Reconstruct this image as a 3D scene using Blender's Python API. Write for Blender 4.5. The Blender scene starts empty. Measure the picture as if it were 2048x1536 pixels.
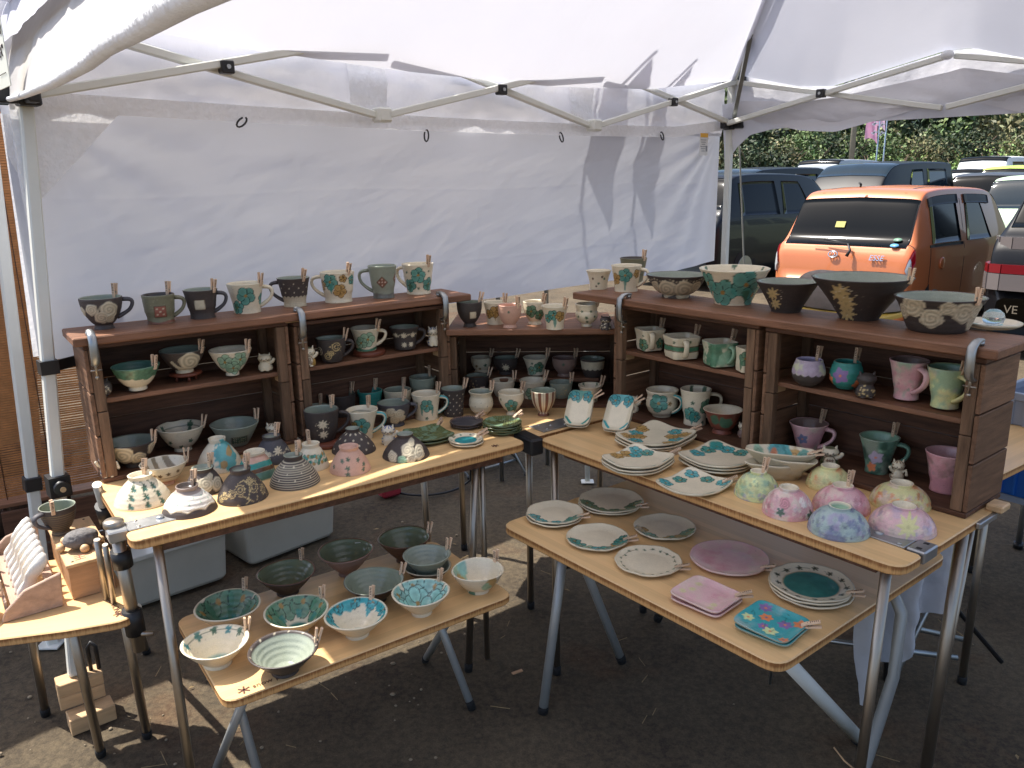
"""Pottery stall under a white canopy tent. Units are metres, camera side is -Y, Z is up."""
import bpy, bmesh, math, random
import numpy as np
from mathutils import Matrix, Vector

random.seed(7)
rng = np.random.default_rng(7)
SC = bpy.context.scene
COL = SC.collection

# ------------------------------------------------------------------ camera, sky, sun, exposure
cam_d = bpy.data.cameras.new('camera'); cam = bpy.data.objects.new('camera', cam_d); COL.objects.link(cam)
cam_d.sensor_width = 36.0; cam_d.lens = 27.92; cam_d.clip_end = 500.0; cam_d.clip_start = 0.02
_p, _r = math.radians(14.289), math.radians(-1.0506)
_f = Vector((0, math.cos(_p), -math.sin(_p))); _u0 = Vector((0, math.sin(_p), math.cos(_p))); _r0 = Vector((1, 0, 0))
_ri = _r0 * math.cos(_r) + _u0 * math.sin(_r); _up = _u0 * math.cos(_r) - _r0 * math.sin(_r)
cam.matrix_world = Matrix(((_ri.x, _up.x, -_f.x, 0), (_ri.y, _up.y, -_f.y, 0), (_ri.z, _up.z, -_f.z, 1.40), (0, 0, 0, 1)))
SC.camera = cam
SUN_AZ, SUN_EL = math.radians(-22.0), math.radians(60.0)      # direction the light travels (azimuth), elevation
travel = Vector((math.cos(SUN_AZ) * math.cos(SUN_EL), math.sin(SUN_AZ) * math.cos(SUN_EL), -math.sin(SUN_EL)))
sun_d = bpy.data.lights.new('sun', 'SUN'); sun = bpy.data.objects.new('sun', sun_d); COL.objects.link(sun)
sun_d.energy = 4.0; sun_d.angle = math.radians(0.53); sun_d.color = (1.0, 0.955, 0.88)
sun.rotation_euler = travel.to_track_quat('-Z', 'Y').to_euler(); sun.location = (-20, 5, 40)
W = bpy.data.worlds.new('World'); SC.world = W; W.use_nodes = True
wn = W.node_tree
sky = wn.nodes.new('ShaderNodeTexSky'); sky.sky_type = 'NISHITA'; sky.sun_disc = False
sky.sun_elevation = SUN_EL; sky.air_density = 0.8; sky.dust_density = 2.5; sky.ozone_density = 0.5
to_sun = -travel
sky.sun_rotation = math.atan2(to_sun.x, to_sun.y)
wn.links.new(sky.outputs[0], wn.nodes['Background'].inputs[0]); wn.nodes['Background'].inputs[1].default_value = 0.13
SC.view_settings.view_transform = 'Standard'; SC.view_settings.look = 'None'
SC.view_settings.exposure = 1.2; SC.view_settings.gamma = 1.0; SC.view_settings.use_curve_mapping = False
SC.cycles.use_denoising = True
SC.cycles.max_bounces = 10; SC.cycles.diffuse_bounces = 5; SC.cycles.transmission_bounces = 6
SC.cycles.caustics_reflective = False; SC.cycles.caustics_refractive = False
SC.cycles.sample_clamp_indirect = 6.0

# ------------------------------------------------------------------ helpers
def hexc(h, a=1.0):
    h = h.lstrip('#'); v = [int(h[i:i + 2], 16) / 255 for i in (0, 2, 4)]
    return tuple((c / 12.92 if c <= .04045 else ((c + .055) / 1.055) ** 2.4) for c in v) + (a,)

MATS = {}
def mat(name, color, rough=.5, metal=0.0, spec=.5, noise=None, bump=None, coat=0.0, trans=0.0, alpha=None, vcol=False, objrand=0.0):
    """noise=(scale, amount, stretch xyz)  bump=(scale, strength)"""
    if name in MATS: return MATS[name]
    m = bpy.data.materials.new(name); m.use_nodes = True; nt = m.node_tree; N = nt.nodes; L = nt.links
    b = N['Principled BSDF']; b.inputs['Roughness'].default_value = rough; b.inputs['Metallic'].default_value = metal
    b.inputs['Specular IOR Level'].default_value = spec; b.inputs['Coat Weight'].default_value = coat
    b.inputs['Transmission Weight'].default_value = trans
    src = None
    if vcol:
        at = N.new('ShaderNodeAttribute'); at.attribute_name = 'Col'; src = at.outputs['Color']
        L.new(at.outputs['Alpha'], b.inputs['Roughness'])
    else:
        c = N.new('ShaderNodeRGB'); c.outputs[0].default_value = color[:3] + (1,); src = c.outputs[0]
    tc = N.new('ShaderNodeTexCoord')
    if noise:
        sc, amt = noise[0], noise[1]; st = noise[2] if len(noise) > 2 else (1, 1, 1)
        mp = N.new('ShaderNodeMapping'); mp.inputs['Scale'].default_value = st; L.new(tc.outputs['Object'], mp.inputs[0])
        oi = N.new('ShaderNodeObjectInfo'); ad = N.new('ShaderNodeVectorMath'); ad.operation = 'ADD'
        mu = N.new('ShaderNodeMath'); mu.operation = 'MULTIPLY'; mu.inputs[1].default_value = 37.0
        L.new(oi.outputs['Random'], mu.inputs[0]); L.new(mp.outputs[0], ad.inputs[0]); L.new(mu.outputs[0], ad.inputs[1])
        nz = N.new('ShaderNodeTexNoise'); nz.inputs['Scale'].default_value = sc; nz.inputs['Detail'].default_value = 5; nz.inputs['Roughness'].default_value = .62
        L.new(ad.outputs[0], nz.inputs['Vector'])
        mr = N.new('ShaderNodeMapRange'); mr.inputs[1].default_value = .25; mr.inputs[2].default_value = .75
        mr.inputs[3].default_value = 1 - amt; mr.inputs[4].default_value = 1 + amt; L.new(nz.outputs['Fac'], mr.inputs[0])
        val = mr.outputs[0]
        if objrand:
            m2 = N.new('ShaderNodeMapRange'); m2.inputs[3].default_value = 1 - objrand; m2.inputs[4].default_value = 1 + objrand
            L.new(oi.outputs['Random'], m2.inputs[0]); mm = N.new('ShaderNodeMath'); mm.operation = 'MULTIPLY'
            L.new(val, mm.inputs[0]); L.new(m2.outputs[0], mm.inputs[1]); val = mm.outputs[0]
        vm = N.new('ShaderNodeVectorMath'); vm.operation = 'SCALE'; L.new(src, vm.inputs[0]); L.new(val, vm.inputs['Scale']); src = vm.outputs[0]
    L.new(src, b.inputs['Base Color'])
    if bump:
        bz = N.new('ShaderNodeTexNoise'); bz.inputs['Scale'].default_value = bump[0]; bz.inputs['Detail'].default_value = 4
        if len(bump) > 2:
            mp2 = N.new('ShaderNodeMapping'); mp2.inputs['Scale'].default_value = bump[2]; L.new(tc.outputs['Object'], mp2.inputs[0]); L.new(mp2.outputs[0], bz.inputs['Vector'])
        else: L.new(tc.outputs['Object'], bz.inputs['Vector'])
        bp = N.new('ShaderNodeBump'); bp.inputs['Strength'].default_value = bump[1]; bp.inputs['Distance'].default_value = .004
        L.new(bz.outputs['Fac'], bp.inputs['Height']); L.new(bp.outputs[0], b.inputs['Normal'])
    MATS[name] = m
    return m

def fabric(name, color, tr=.45, noise=(3, .05), bump=(6, .3)):
    if name in MATS: return MATS[name]
    m = bpy.data.materials.new(name); m.use_nodes = True; nt = m.node_tree; N = nt.nodes; L = nt.links
    N.remove(N['Principled BSDF']); out = N['Material Output']
    d = N.new('ShaderNodeBsdfDiffuse'); t = N.new('ShaderNodeBsdfTranslucent'); mx = N.new('ShaderNodeMixShader'); mx.inputs[0].default_value = tr
    tc = N.new('ShaderNodeTexCoord'); nz = N.new('ShaderNodeTexNoise'); nz.inputs['Scale'].default_value = noise[0]; nz.inputs['Detail'].default_value = 6
    L.new(tc.outputs['Object'], nz.inputs['Vector'])
    mr = N.new('ShaderNodeMapRange'); mr.inputs[1].default_value = .3; mr.inputs[2].default_value = .7; mr.inputs[3].default_value = 1 - noise[1]; mr.inputs[4].default_value = 1 + noise[1] * .4
    L.new(nz.outputs['Fac'], mr.inputs[0])
    vm = N.new('ShaderNodeVectorMath'); vm.operation = 'SCALE'; vm.inputs[0].default_value = color[:3]; L.new(mr.outputs[0], vm.inputs['Scale'])
    L.new(vm.outputs[0], d.inputs[0]); L.new(vm.outputs[0], t.inputs[0])
    bz = N.new('ShaderNodeTexNoise'); bz.inputs['Scale'].default_value = bump[0]; bz.inputs['Detail'].default_value = 7; L.new(tc.outputs['Object'], bz.inputs['Vector'])
    bp = N.new('ShaderNodeBump'); bp.inputs['Strength'].default_value = bump[1]; bp.inputs['Distance'].default_value = .02; L.new(bz.outputs['Fac'], bp.inputs['Height'])
    L.new(bp.outputs[0], d.inputs['Normal']); L.new(bp.outputs[0], t.inputs['Normal'])
    L.new(d.outputs[0], mx.inputs[1]); L.new(t.outputs[0], mx.inputs[2]); L.new(mx.outputs[0], out.inputs[0])
    MATS[name] = m
    return m

def tag(o, label=None, cat=None, group=None, kind=None):
    if label: o['label'] = label
    if cat: o['category'] = cat
    if group: o['group'] = group
    if kind: o['kind'] = kind
    return o

def thing(name, label, cat, loc=(0, 0, 0), rz=0.0, group=None):
    o = bpy.data.objects.new(name, None); COL.objects.link(o)
    o.empty_display_size = .05; o.location = loc; o.rotation_euler = (0, 0, rz)
    return tag(o, label, cat, group)

def mesh_np(name, V, F, smooth=True, mats=(), fmat=None, col=None):
    """V (n,3), F (m,4) quads or list of faces"""
    me = bpy.data.meshes.new(name)
    if isinstance(F, np.ndarray):
        n, k = F.shape
        me.vertices.add(len(V)); me.vertices.foreach_set('co', np.asarray(V, np.float32).ravel())
        me.loops.add(n * k); me.loops.foreach_set('vertex_index', F.astype(np.int32).ravel())
        me.polygons.add(n); me.polygons.foreach_set('loop_start', np.arange(0, n * k, k, dtype=np.int32))
        if fmat is not None: me.polygons.foreach_set('material_index', np.asarray(fmat, np.int32))
        me.update(calc_edges=True)
    else:
        me.from_pydata([tuple(v) for v in V], [], [tuple(f) for f in F]); me.update()
        if fmat is not None: me.polygons.foreach_set('material_index', np.asarray(fmat, np.int32))
    me.polygons.foreach_set('use_smooth', np.full(len(me.polygons), smooth))
    for m in mats: me.materials.append(m)
    if col is not None:
        a = me.color_attributes.new('Col', 'FLOAT_COLOR', 'POINT'); a.data.foreach_set('color', np.asarray(col, np.float32).ravel())
    me.validate(); return me

def link(name, me, parent=None, mw=None):
    o = bpy.data.objects.new(name, me); COL.objects.link(o)
    if parent: o.parent = parent
    if mw is not None: o.matrix_local = mw
    return o

def world_of(o):
    m = Matrix.LocRotScale(o.location, o.rotation_euler, o.scale) if o.rotation_mode != 'QUATERNION' else o.matrix_local
    return (world_of(o.parent) @ m) if o.parent else m

class MB:
    """collects boxes, tubes, prisms given in world metres (or in any one frame) and links them as one mesh object"""
    def __init__(s): s.v = []; s.f = []; s.sm = []; s.mi = []; s.c = []; s.cur = 0; s.col = None
    def _add(s, vs, fs, smooth=False):
        k = len(s.v); s.v += [tuple(map(float, v)) for v in vs]
        s.f += [tuple(i + k for i in f) for f in fs]; s.sm += [smooth] * len(fs); s.mi += [s.cur] * len(fs)
        if s.col is not None: s.c += [s.col] * len(vs)
        return s
    def box(s, c, size, ax=None, taper=1.0):
        hx, hy, hz = [q / 2 for q in size]; ax = ax or ((1, 0, 0), (0, 1, 0), (0, 0, 1))
        A = np.array(ax, float); vs = []
        for z in (-1, 1):
            t = taper if z > 0 else 1.0
            for x, y in ((-1, -1), (1, -1), (1, 1), (-1, 1)): vs.append(np.array(c) + A[0] * x * hx * t + A[1] * y * hy * t + A[2] * z * hz)
        return s._add(vs, [(3, 2, 1, 0), (4, 5, 6, 7), (0, 1, 5, 4), (1, 2, 6, 5), (2, 3, 7, 6), (3, 0, 4, 7)])
    def prism(s, poly, z0, z1, bev=0.0):
        n = len(poly); P = np.array(poly, float); c = P.mean(0)
        rings = [(z0 + bev, 1), (z1 - bev, 1), (z1, 0)] if bev else [(z0, 1), (z1, 1)]
        vs = []
        if bev:
            d = P - c; ln = np.linalg.norm(d, axis=1, keepdims=True); Pi = c + d * (1 - bev / ln)
            for Q, z in ((Pi, z0), (P, z0 + bev), (P, z1 - bev), (Pi, z1)): vs += [(q[0], q[1], z) for q in Q]
            k = 4
        else:
            for z in (z0, z1): vs += [(q[0], q[1], z) for q in P]
            k = 2
        fs = [tuple(range(n - 1, -1, -1)), tuple(range((k - 1) * n, k * n))]
        for r in range(k - 1): fs += [(r * n + i, r * n + (i + 1) % n, (r + 1) * n + (i + 1) % n, (r + 1) * n + i) for i in range(n)]
        return s._add(vs, fs)
    def tube(s, pts, r, n=10, cap=True, flat=None):
        P = [np.array(p, float) for p in pts]; m = len(P); rs = r if hasattr(r, '__len__') else [r] * m
        vs = []; prev = None
        for i in range(m):
            t = P[min(i + 1, m - 1)] - P[max(i - 1, 0)]; t /= np.linalg.norm(t) + 1e-12
            if prev is None:
                a = np.array((0, 0, 1.0)) if abs(t[2]) < .9 else np.array((1.0, 0, 0)); x = np.cross(a, t)
            else: x = prev - t * (prev @ t)
            x /= np.linalg.norm(x); prev = x; y = np.cross(t, x)
            fl = flat or (1, 1)
            for k in range(n):
                a = 2 * math.pi * k / n; vs.append(P[i] + (x * math.cos(a) * fl[0] + y * math.sin(a) * fl[1]) * rs[i])
        fs = [(i * n + k, i * n + (k + 1) % n, (i + 1) * n + (k + 1) % n, (i + 1) * n + k) for i in range(m - 1) for k in range(n)]
        s._add(vs, fs, True)
        if cap:
            k0 = len(s.v) - m * n
            s.f += [tuple(k0 + q for q in range(n - 1, -1, -1)), tuple(k0 + (m - 1) * n + q for q in range(n))]; s.sm += [False] * 2; s.mi += [s.cur] * 2
        return s
    def bar(s, a, b, w, h, up=(0, 0, 1)):
        a = np.array(a, float); b = np.array(b, float); d = b - a; l = np.linalg.norm(d); d /= l
        y = np.cross(np.array(up, float), d); y /= np.linalg.norm(y) + 1e-12; z = np.cross(d, y)
        return s.box((a + b) / 2, (l, w, h), (d, y, z))
    def ball(s, c, r, n=12, m=8):
        R = r if hasattr(r, '__len__') else (r, r, r); vs = []; fs = []
        for i in range(m + 1):
            p = math.pi * i / m
            for k in range(n):
                a = 2 * math.pi * k / n; vs.append((c[0] + R[0] * math.sin(p) * math.cos(a), c[1] + R[1] * math.sin(p) * math.sin(a), c[2] + R[2] * math.cos(p)))
        fs = [(i * n + k, (i + 1) * n + k, (i + 1) * n + (k + 1) % n, i * n + (k + 1) % n) for i in range(m) for k in range(n)]
        return s._add(vs, fs, True)
    def lathe(s, c, prof, n=20):
        vs = []; 
        for r, z in prof:
            for k in range(n):
                a = 2 * math.pi * k / n; vs.append((c[0] + r * math.cos(a), c[1] + r * math.sin(a), c[2] + z))
        m = len(prof)
        return s._add(vs, [(i * n + k, i * n + (k + 1) % n, (i + 1) * n + (k + 1) % n, (i + 1) * n + k) for i in range(m - 1) for k in range(n)], True)
    def quad(s, a, b, c, d): return s._add([a, b, c, d], [(0, 1, 2, 3)])
    def build(s, name, mats, parent=None, label=None, bevel=0.0, frame=None):
        """vertices are in world space unless frame is 'local'"""
        if not isinstance(mats, (list, tuple)): mats = [mats]
        V = np.array(s.v, float)
        org = None
        if parent is not None and frame != 'local':
            M = np.array(world_of(parent).inverted()); V = V @ M[:3, :3].T + M[:3, 3]
        if parent is None:
            org = (V.min(0) + V.max(0)) / 2; org[2] = V[:, 2].min(); V = V - org
        me = bpy.data.meshes.new(name); me.from_pydata(V.tolist(), [], s.f); me.update()
        me.polygons.foreach_set('use_smooth', s.sm); me.polygons.foreach_set('material_index', s.mi)
        for m in mats: me.materials.append(m)
        if s.c:
            a = me.color_attributes.new('Col', 'FLOAT_COLOR', 'POINT'); a.data.foreach_set('color', np.array(s.c, np.float32).ravel())
        if bevel:
            bm = bmesh.new(); bm.from_mesh(me); bmesh.ops.bevel(bm, geom=bm.edges[:], offset=bevel, segments=1, affect='EDGES', clamp_overlap=True); bm.to_mesh(me); bm.free()
        me.validate()
        o = bpy.data.objects.new(name, me); COL.objects.link(o)
        if parent is not None: o.parent = parent
        if org is not None: o.location = org
        if label: o['label'] = label
        return o

def frame_m(o, x, y, z):
    o, x, y, z = [Vector(q) for q in (o, x, y, z)]
    return Matrix(((x.x, y.x, z.x, o.x), (x.y, y.y, z.y, o.y), (x.z, y.z, z.z, o.z), (0, 0, 0, 1)))

_plank_cache = {}
def plank(name, c, size, ax, m, parent=None, bevel=.0015, label=None, jit=0.0):
    """board with its grain along its own local X; ax = three world axes"""
    key = (tuple(round(q, 4) for q in size), m.name, bevel)
    me = _plank_cache.get(key)
    if me is None:
        mb = MB().box((0, 0, 0), size)
        o = mb.build(name, m, None, bevel=bevel); me = o.data; V = np.array([v.co[:] for v in me.vertices]); V[:, 2] -= size[2] / 2
        me.vertices.foreach_set('co', V.astype(np.float32).ravel()); bpy.data.objects.remove(o); _plank_cache[key] = me
    M = frame_m(c, *ax)
    if jit: M = M @ Matrix.Rotation(random.uniform(-jit, jit), 4, 'Z') @ Matrix.Rotation(random.uniform(-jit, jit), 4, 'X')
    if parent: M = world_of(parent).inverted() @ M
    o = link(name, me, parent, M)
    if label: o['label'] = label
    return o

def copy_tree(o, parent=None):
    c = o.copy(); COL.objects.link(c); c.parent = parent
    for ch in [q for q in COL.objects if q.parent is o]: copy_tree(ch, c)
    return c

def text_obj(name, s, size, m, parent, M, extrude=.0004, font_shear=0.0, align='CENTER'):
    cu = bpy.data.curves.new(name, 'FONT'); cu.body = s; cu.size = size; cu.extrude = extrude; cu.align_x = align; cu.align_y = 'CENTER'; cu.shear = font_shear
    t = bpy.data.objects.new(name, cu); COL.objects.link(t)
    dg = bpy.context.evaluated_depsgraph_get(); me = bpy.data.meshes.new_from_object(t.evaluated_get(dg)); me.name = name
    bpy.data.objects.remove(t); me.materials.clear(); me.materials.append(m)
    o = link(name, me, parent, (world_of(parent).inverted() @ M) if parent else M)
    return o

def vnoise(P, s, seed=0):
    P = np.asarray(P, float) * s + 1000.37; I = np.floor(P).astype(np.int64); f = P - I; f = f * f * (3 - 2 * f)
    def h(i, j, k):
        x = (i * 374761393 + j * 668265263 + k * 2147483647 + seed * 1274126177) & 0xffffffff
        x = ((x ^ (x >> 13)) * 1274126177) & 0xffffffff
        return ((x ^ (x >> 16)) & 0xffff) / 65535.0
    r = 0
    for a in (0, 1):
        for b in (0, 1):
            for c in (0, 1):
                w = (f[:, 0] if a else 1 - f[:, 0]) * (f[:, 1] if b else 1 - f[:, 1]) * (f[:, 2] if c else 1 - f[:, 2])
                r = r + w * h(I[:, 0] + a, I[:, 1] + b, I[:, 2] + c)
    return r
def fbm(P, s, seed=0, o=4):
    r = 0; t = 0
    for k in range(o): r = r + vnoise(P, s * 2 ** k, seed + k) * .5 ** k; t += .5 ** k
    return r / t

# ------------------------------------------------------------------ materials
M_clay = mat('glazed_stoneware', (1, 1, 1, 1), vcol=True, noise=(420, .10), bump=(260, .12), spec=.5)
M_crate = mat('old_crate_wood', hexc('5c3f2f'), .62, noise=(6, .55, (1.3, 14, 14)), bump=(40, .35, (1, 10, 10)), objrand=.22, spec=.3)
M_crate_l = mat('pale_crate_wood', hexc('795a44'), .62, noise=(6, .45, (1.3, 14, 14)), bump=(40, .3, (1, 10, 10)), objrand=.25, spec=.3)
M_stile = mat('grey_brown_post_wood', hexc('705743'), .7, noise=(6, .55, (1.3, 12, 12)), bump=(40, .4, (1, 10, 10)), objrand=.25, spec=.25)
M_plank = mat('reddish_plank_wood', hexc('7d5842'), .5, noise=(5, .4, (1.1, 12, 12)), bump=(40, .3, (1, 10, 10)), objrand=.08, spec=.35)
M_pine = mat('pale_pine_wood', hexc('c9a67c'), .55, noise=(6, .25, (1.2, 10, 10)), bump=(30, .2, (1, 9, 9)), objrand=.1)
M_box = mat('small_box_wood', hexc('b08762'), .55, noise=(5, .3, (1.2, 9, 9)), bump=(30, .2, (1, 9, 9)), objrand=.1)
M_grey_w = mat('grey_rack_wood', hexc('a98d7a'), .65, noise=(8, .3, (1, 6, 6)), bump=(30, .3, (1, 9, 9)))
M_peg = mat('peg_wood', hexc('d6b799'), .6, noise=(60, .25, (1, 1, .3)), objrand=.18)
M_ink = mat('dark_ink', hexc('2c201c'), .7)
M_steel = mat('brushed_steel', hexc('a59c90'), .4, 1.0, noise=(8, .1, (20, 20, 1)))
M_alu = mat('aluminium_tube', hexc('a8abab'), .42, 1.0, noise=(10, .08))
M_greyleg = mat('satin_grey_tube', hexc('a4a6a4'), .42, .35, noise=(10, .06))
M_plate = mat('zinc_plate', hexc('a9abad'), .42, .9, noise=(30, .12))
M_white_paint = mat('white_painted_metal', hexc('d9dad2'), .4, noise=(8, .05))
M_black = mat('black_plastic', hexc('17171a'), .45, noise=(20, .1))
M_rubber = mat('black_rubber', hexc('121213'), .8)
M_bin = mat('storage_bin_plastic', hexc('b9b6aa'), .35, noise=(5, .08), spec=.5)
M_lid = mat('storage_bin_lid_plastic', hexc('c6c6bd'), .3, noise=(5, .05))
M_blue = mat('blue_crate_plastic', hexc('1e63b8'), .4, noise=(6, .08))
M_greyp = mat('grey_crate_plastic', hexc('8b95a6'), .4, noise=(6, .08))
M_red = mat('red_webbing', hexc('8c1f2c'), .7, noise=(30, .15))
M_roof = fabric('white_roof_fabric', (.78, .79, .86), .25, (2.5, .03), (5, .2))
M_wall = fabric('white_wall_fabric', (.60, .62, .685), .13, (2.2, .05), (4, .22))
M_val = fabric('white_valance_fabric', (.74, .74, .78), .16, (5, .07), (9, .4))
M_flap = fabric('shade_toned_flap_fabric', (.56, .56, .61), .16, (5, .07), (9, .4))  # white valance cloth again, greyed so the sunlit flap reads as shaded
M_hemb = fabric('white_hem_webbing', (.90, .90, .91), .24, (60, .05), (80, .3))
M_bag = fabric('white_bag_sheet', (.62, .63, .66), .25, (7, .1), (14, .5))
M_brown_cloth = fabric('brown_curtain_cloth', (.36, .19, .085), .2, (9, .18), (30, .3))
M_stick = mat('snow_logo_brown', hexc('5a3424'), .6)

def bamboo_mat():
    m = bpy.data.materials.new('laminated_bamboo'); m.use_nodes = True; nt = m.node_tree; N = nt.nodes; L = nt.links; b = N['Principled BSDF']
    tc = N.new('ShaderNodeTexCoord'); sx = N.new('ShaderNodeSeparateXYZ'); L.new(tc.outputs['Object'], sx.inputs[0])
    d = N.new('ShaderNodeMath'); d.operation = 'DIVIDE'; d.inputs[1].default_value = .021; L.new(sx.outputs['Y'], d.inputs[0])
    fl = N.new('ShaderNodeMath'); fl.operation = 'FLOOR'; L.new(d.outputs[0], fl.inputs[0])
    wn_ = N.new('ShaderNodeTexWhiteNoise'); wn_.noise_dimensions = '1D'; L.new(fl.outputs[0], wn_.inputs['W'])
    mp = N.new('ShaderNodeMapping'); mp.inputs['Scale'].default_value = (2.5, 60, 60); L.new(tc.outputs['Object'], mp.inputs[0])
    nz = N.new('ShaderNodeTexNoise'); nz.inputs['Scale'].default_value = 3; nz.inputs['Detail'].default_value = 5; L.new(mp.outputs[0], nz.inputs['Vector'])
    n2 = N.new('ShaderNodeTexNoise'); n2.inputs['Scale'].default_value = 4.5; n2.inputs['Detail'].default_value = 6; L.new(tc.outputs['Object'], n2.inputs['Vector'])
    a = N.new('ShaderNodeMath'); a.operation = 'MULTIPLY_ADD'; a.inputs[1].default_value = .16; a.inputs[2].default_value = .78; L.new(wn_.outputs[0], a.inputs[0])
    a2 = N.new('ShaderNodeMath'); a2.operation = 'MULTIPLY_ADD'; a2.inputs[1].default_value = .22; L.new(nz.outputs['Fac'], a2.inputs[0]); L.new(a.outputs[0], a2.inputs[2])
    a3 = N.new('ShaderNodeMath'); a3.operation = 'MULTIPLY_ADD'; a3.inputs[1].default_value = .14; L.new(n2.outputs['Fac'], a3.inputs[0]); L.new(a2.outputs[0], a3.inputs[2])
    vm = N.new('ShaderNodeVectorMath'); vm.operation = 'SCALE'; vm.inputs[0].default_value = hexc('d8b27e')[:3]; L.new(a3.outputs[0], vm.inputs['Scale'])
    L.new(vm.outputs[0], b.inputs['Base Color'])
    rr = N.new('ShaderNodeMapRange'); rr.inputs[3].default_value = .3; rr.inputs[4].default_value = .5; L.new(n2.outputs['Fac'], rr.inputs[0]); L.new(rr.outputs[0], b.inputs['Roughness'])
    bp = N.new('ShaderNodeBump'); bp.inputs['Strength'].default_value = .08; bp.inputs['Distance'].default_value = .001; L.new(nz.outputs['Fac'], bp.inputs['Height']); L.new(bp.outputs[0], b.inputs['Normal'])
    return m
M_bamboo = bamboo_mat()
def edge_mat():
    m = bpy.data.materials.new('bamboo_edge_plies'); m.use_nodes = True; nt = m.node_tree; N = nt.nodes; L = nt.links; b = N['Principled BSDF']
    tc = N.new('ShaderNodeTexCoord'); mp = N.new('ShaderNodeMapping'); mp.inputs['Scale'].default_value = (300, 300, 20); L.new(tc.outputs['Object'], mp.inputs[0])
    nz = N.new('ShaderNodeTexNoise'); nz.inputs['Scale'].default_value = 1; nz.inputs['Detail'].default_value = 3; L.new(mp.outputs[0], nz.inputs['Vector'])
    sx = N.new('ShaderNodeSeparateXYZ'); L.new(tc.outputs['Object'], sx.inputs[0])
    w = N.new('ShaderNodeMath'); w.operation = 'MULTIPLY'; w.inputs[1].default_value = 300.0; L.new(sx.outputs['Z'], w.inputs[0])
    s = N.new('ShaderNodeMath'); s.operation = 'SINE'; L.new(w.outputs[0], s.inputs[0])
    ad = N.new('ShaderNodeMath'); ad.operation = 'MULTIPLY_ADD'; ad.inputs[1].default_value = .22; L.new(s.outputs[0], ad.inputs[0]); L.new(nz.outputs['Fac'], ad.inputs[2])
    cr = N.new('ShaderNodeValToRGB'); cr.color_ramp.elements[0].color = hexc('8a5a30'); cr.color_ramp.elements[1].color = hexc('cf9f66'); cr.color_ramp.elements[0].position = .25; cr.color_ramp.elements[1].position = .72
    L.new(ad.outputs[0], cr.inputs[0]); L.new(cr.outputs[0], b.inputs['Base Color']); b.inputs['Roughness'].default_value = .5
    return m
M_edge = edge_mat()

def ground_mat():
    m = bpy.data.materials.new('packed_dirt'); m.use_nodes = True; nt = m.node_tree; N = nt.nodes; L = nt.links; b = N['Principled BSDF']
    tc = N.new('ShaderNodeTexCoord')
    def nz(s, d=6, r=.6):
        n = N.new('ShaderNodeTexNoise'); n.inputs['Scale'].default_value = s; n.inputs['Detail'].default_value = d; n.inputs['Roughness'].default_value = r; L.new(tc.outputs['Object'], n.inputs['Vector']); return n.outputs['Fac']
    def ramp(f, a, c0, b_, c1):
        c = N.new('ShaderNodeValToRGB'); e = c.color_ramp.elements; e[0].position = a; e[0].color = c0; e[1].position = b_; e[1].color = c1; L.new(f, c.inputs[0]); return c.outputs[0]
    def mix(f, a, c, mode='MIX'):
        x = N.new('ShaderNodeMix'); x.data_type = 'RGBA'; x.blend_type = mode
        if isinstance(f, float): x.inputs[0].default_value = f
        else: L.new(f, x.inputs[0])
        L.new(a, x.inputs[6]); L.new(c, x.inputs[7]); return x.outputs[2]
    base = ramp(nz(2.2, 8), .35, hexc('423a31'), .65, hexc('5c5243'))
    red = ramp(nz(3.1, 5), .0, hexc('4f2f1e'), 1, hexc('6a4226'))
    redm = ramp(nz(1.35, 7, .65), .55, (0, 0, 0, 1), .74, (.8, .8, .8, 1))
    c = mix(redm, base, red)
    grit = ramp(nz(55, 4, .7), .38, hexc('352f26'), .62, hexc('8d7c60'))
    c = mix(.2, c, grit)
    fine = ramp(nz(240, 3, .7), .35, (.72, .72, .72, 1), .7, (1.2, 1.2, 1.2, 1))
    c = mix(.75, c, fine, 'MULTIPLY')
    L.new(c, b.inputs['Base Color']); b.inputs['Roughness'].default_value = .95; b.inputs['Specular IOR Level'].default_value = .2
    bp = N.new('ShaderNodeBump'); bp.inputs['Strength'].default_value = .55; bp.inputs['Distance'].default_value = .012
    L.new(nz(38, 8, .72), bp.inputs['Height']); L.new(bp.outputs[0], b.inputs['Normal'])
    return m
M_ground = ground_mat()
def chip_mat(name, cols, rough=.55):
    """vertex-coloured matte material for foliage and such"""
    m = bpy.data.materials.new(name); m.use_nodes = True; N = m.node_tree.nodes; L = m.node_tree.links; b = N['Principled BSDF']
    at = N.new('ShaderNodeAttribute'); at.attribute_name = 'Col'; L.new(at.outputs['Color'], b.inputs['Base Color']); b.inputs['Roughness'].default_value = rough
    b.inputs['Specular IOR Level'].default_value = .25
    return m
M_leaf = chip_mat('leaf_green', None)

# ------------------------------------------------------------------ measured frames
uL = np.array([.81188, .58382, 0]); nL = np.array([-.58382, .81188, 0]); oL = np.array([-1.034, 1.882, .68])   # front face of the left crates
uR = np.array([.62306, -.78217, 0]); nR = np.array([.78217, .62306, 0]); oR = np.array([.313, 2.396, .68])     # front face of the right crates
uC = np.array([.9985, -.0548, 0]); nC = np.array([.0548, .9985, 0]); oC = np.array([-.192, 2.505, .68])
UP = np.array([0, 0, 1.0])
tA = np.array([-1.144, 2.002, 0]); tu = np.array([.74213, .67025, 0]); tm = np.array([.67025, -.74213, 0])     # tent: corner, along back side, inward
def T(u, m, z): return tA + tu * u + tm * m + UP * z
T_TOP = 1.836; T_LOW = 1.62; T_LEN = 2.983

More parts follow.
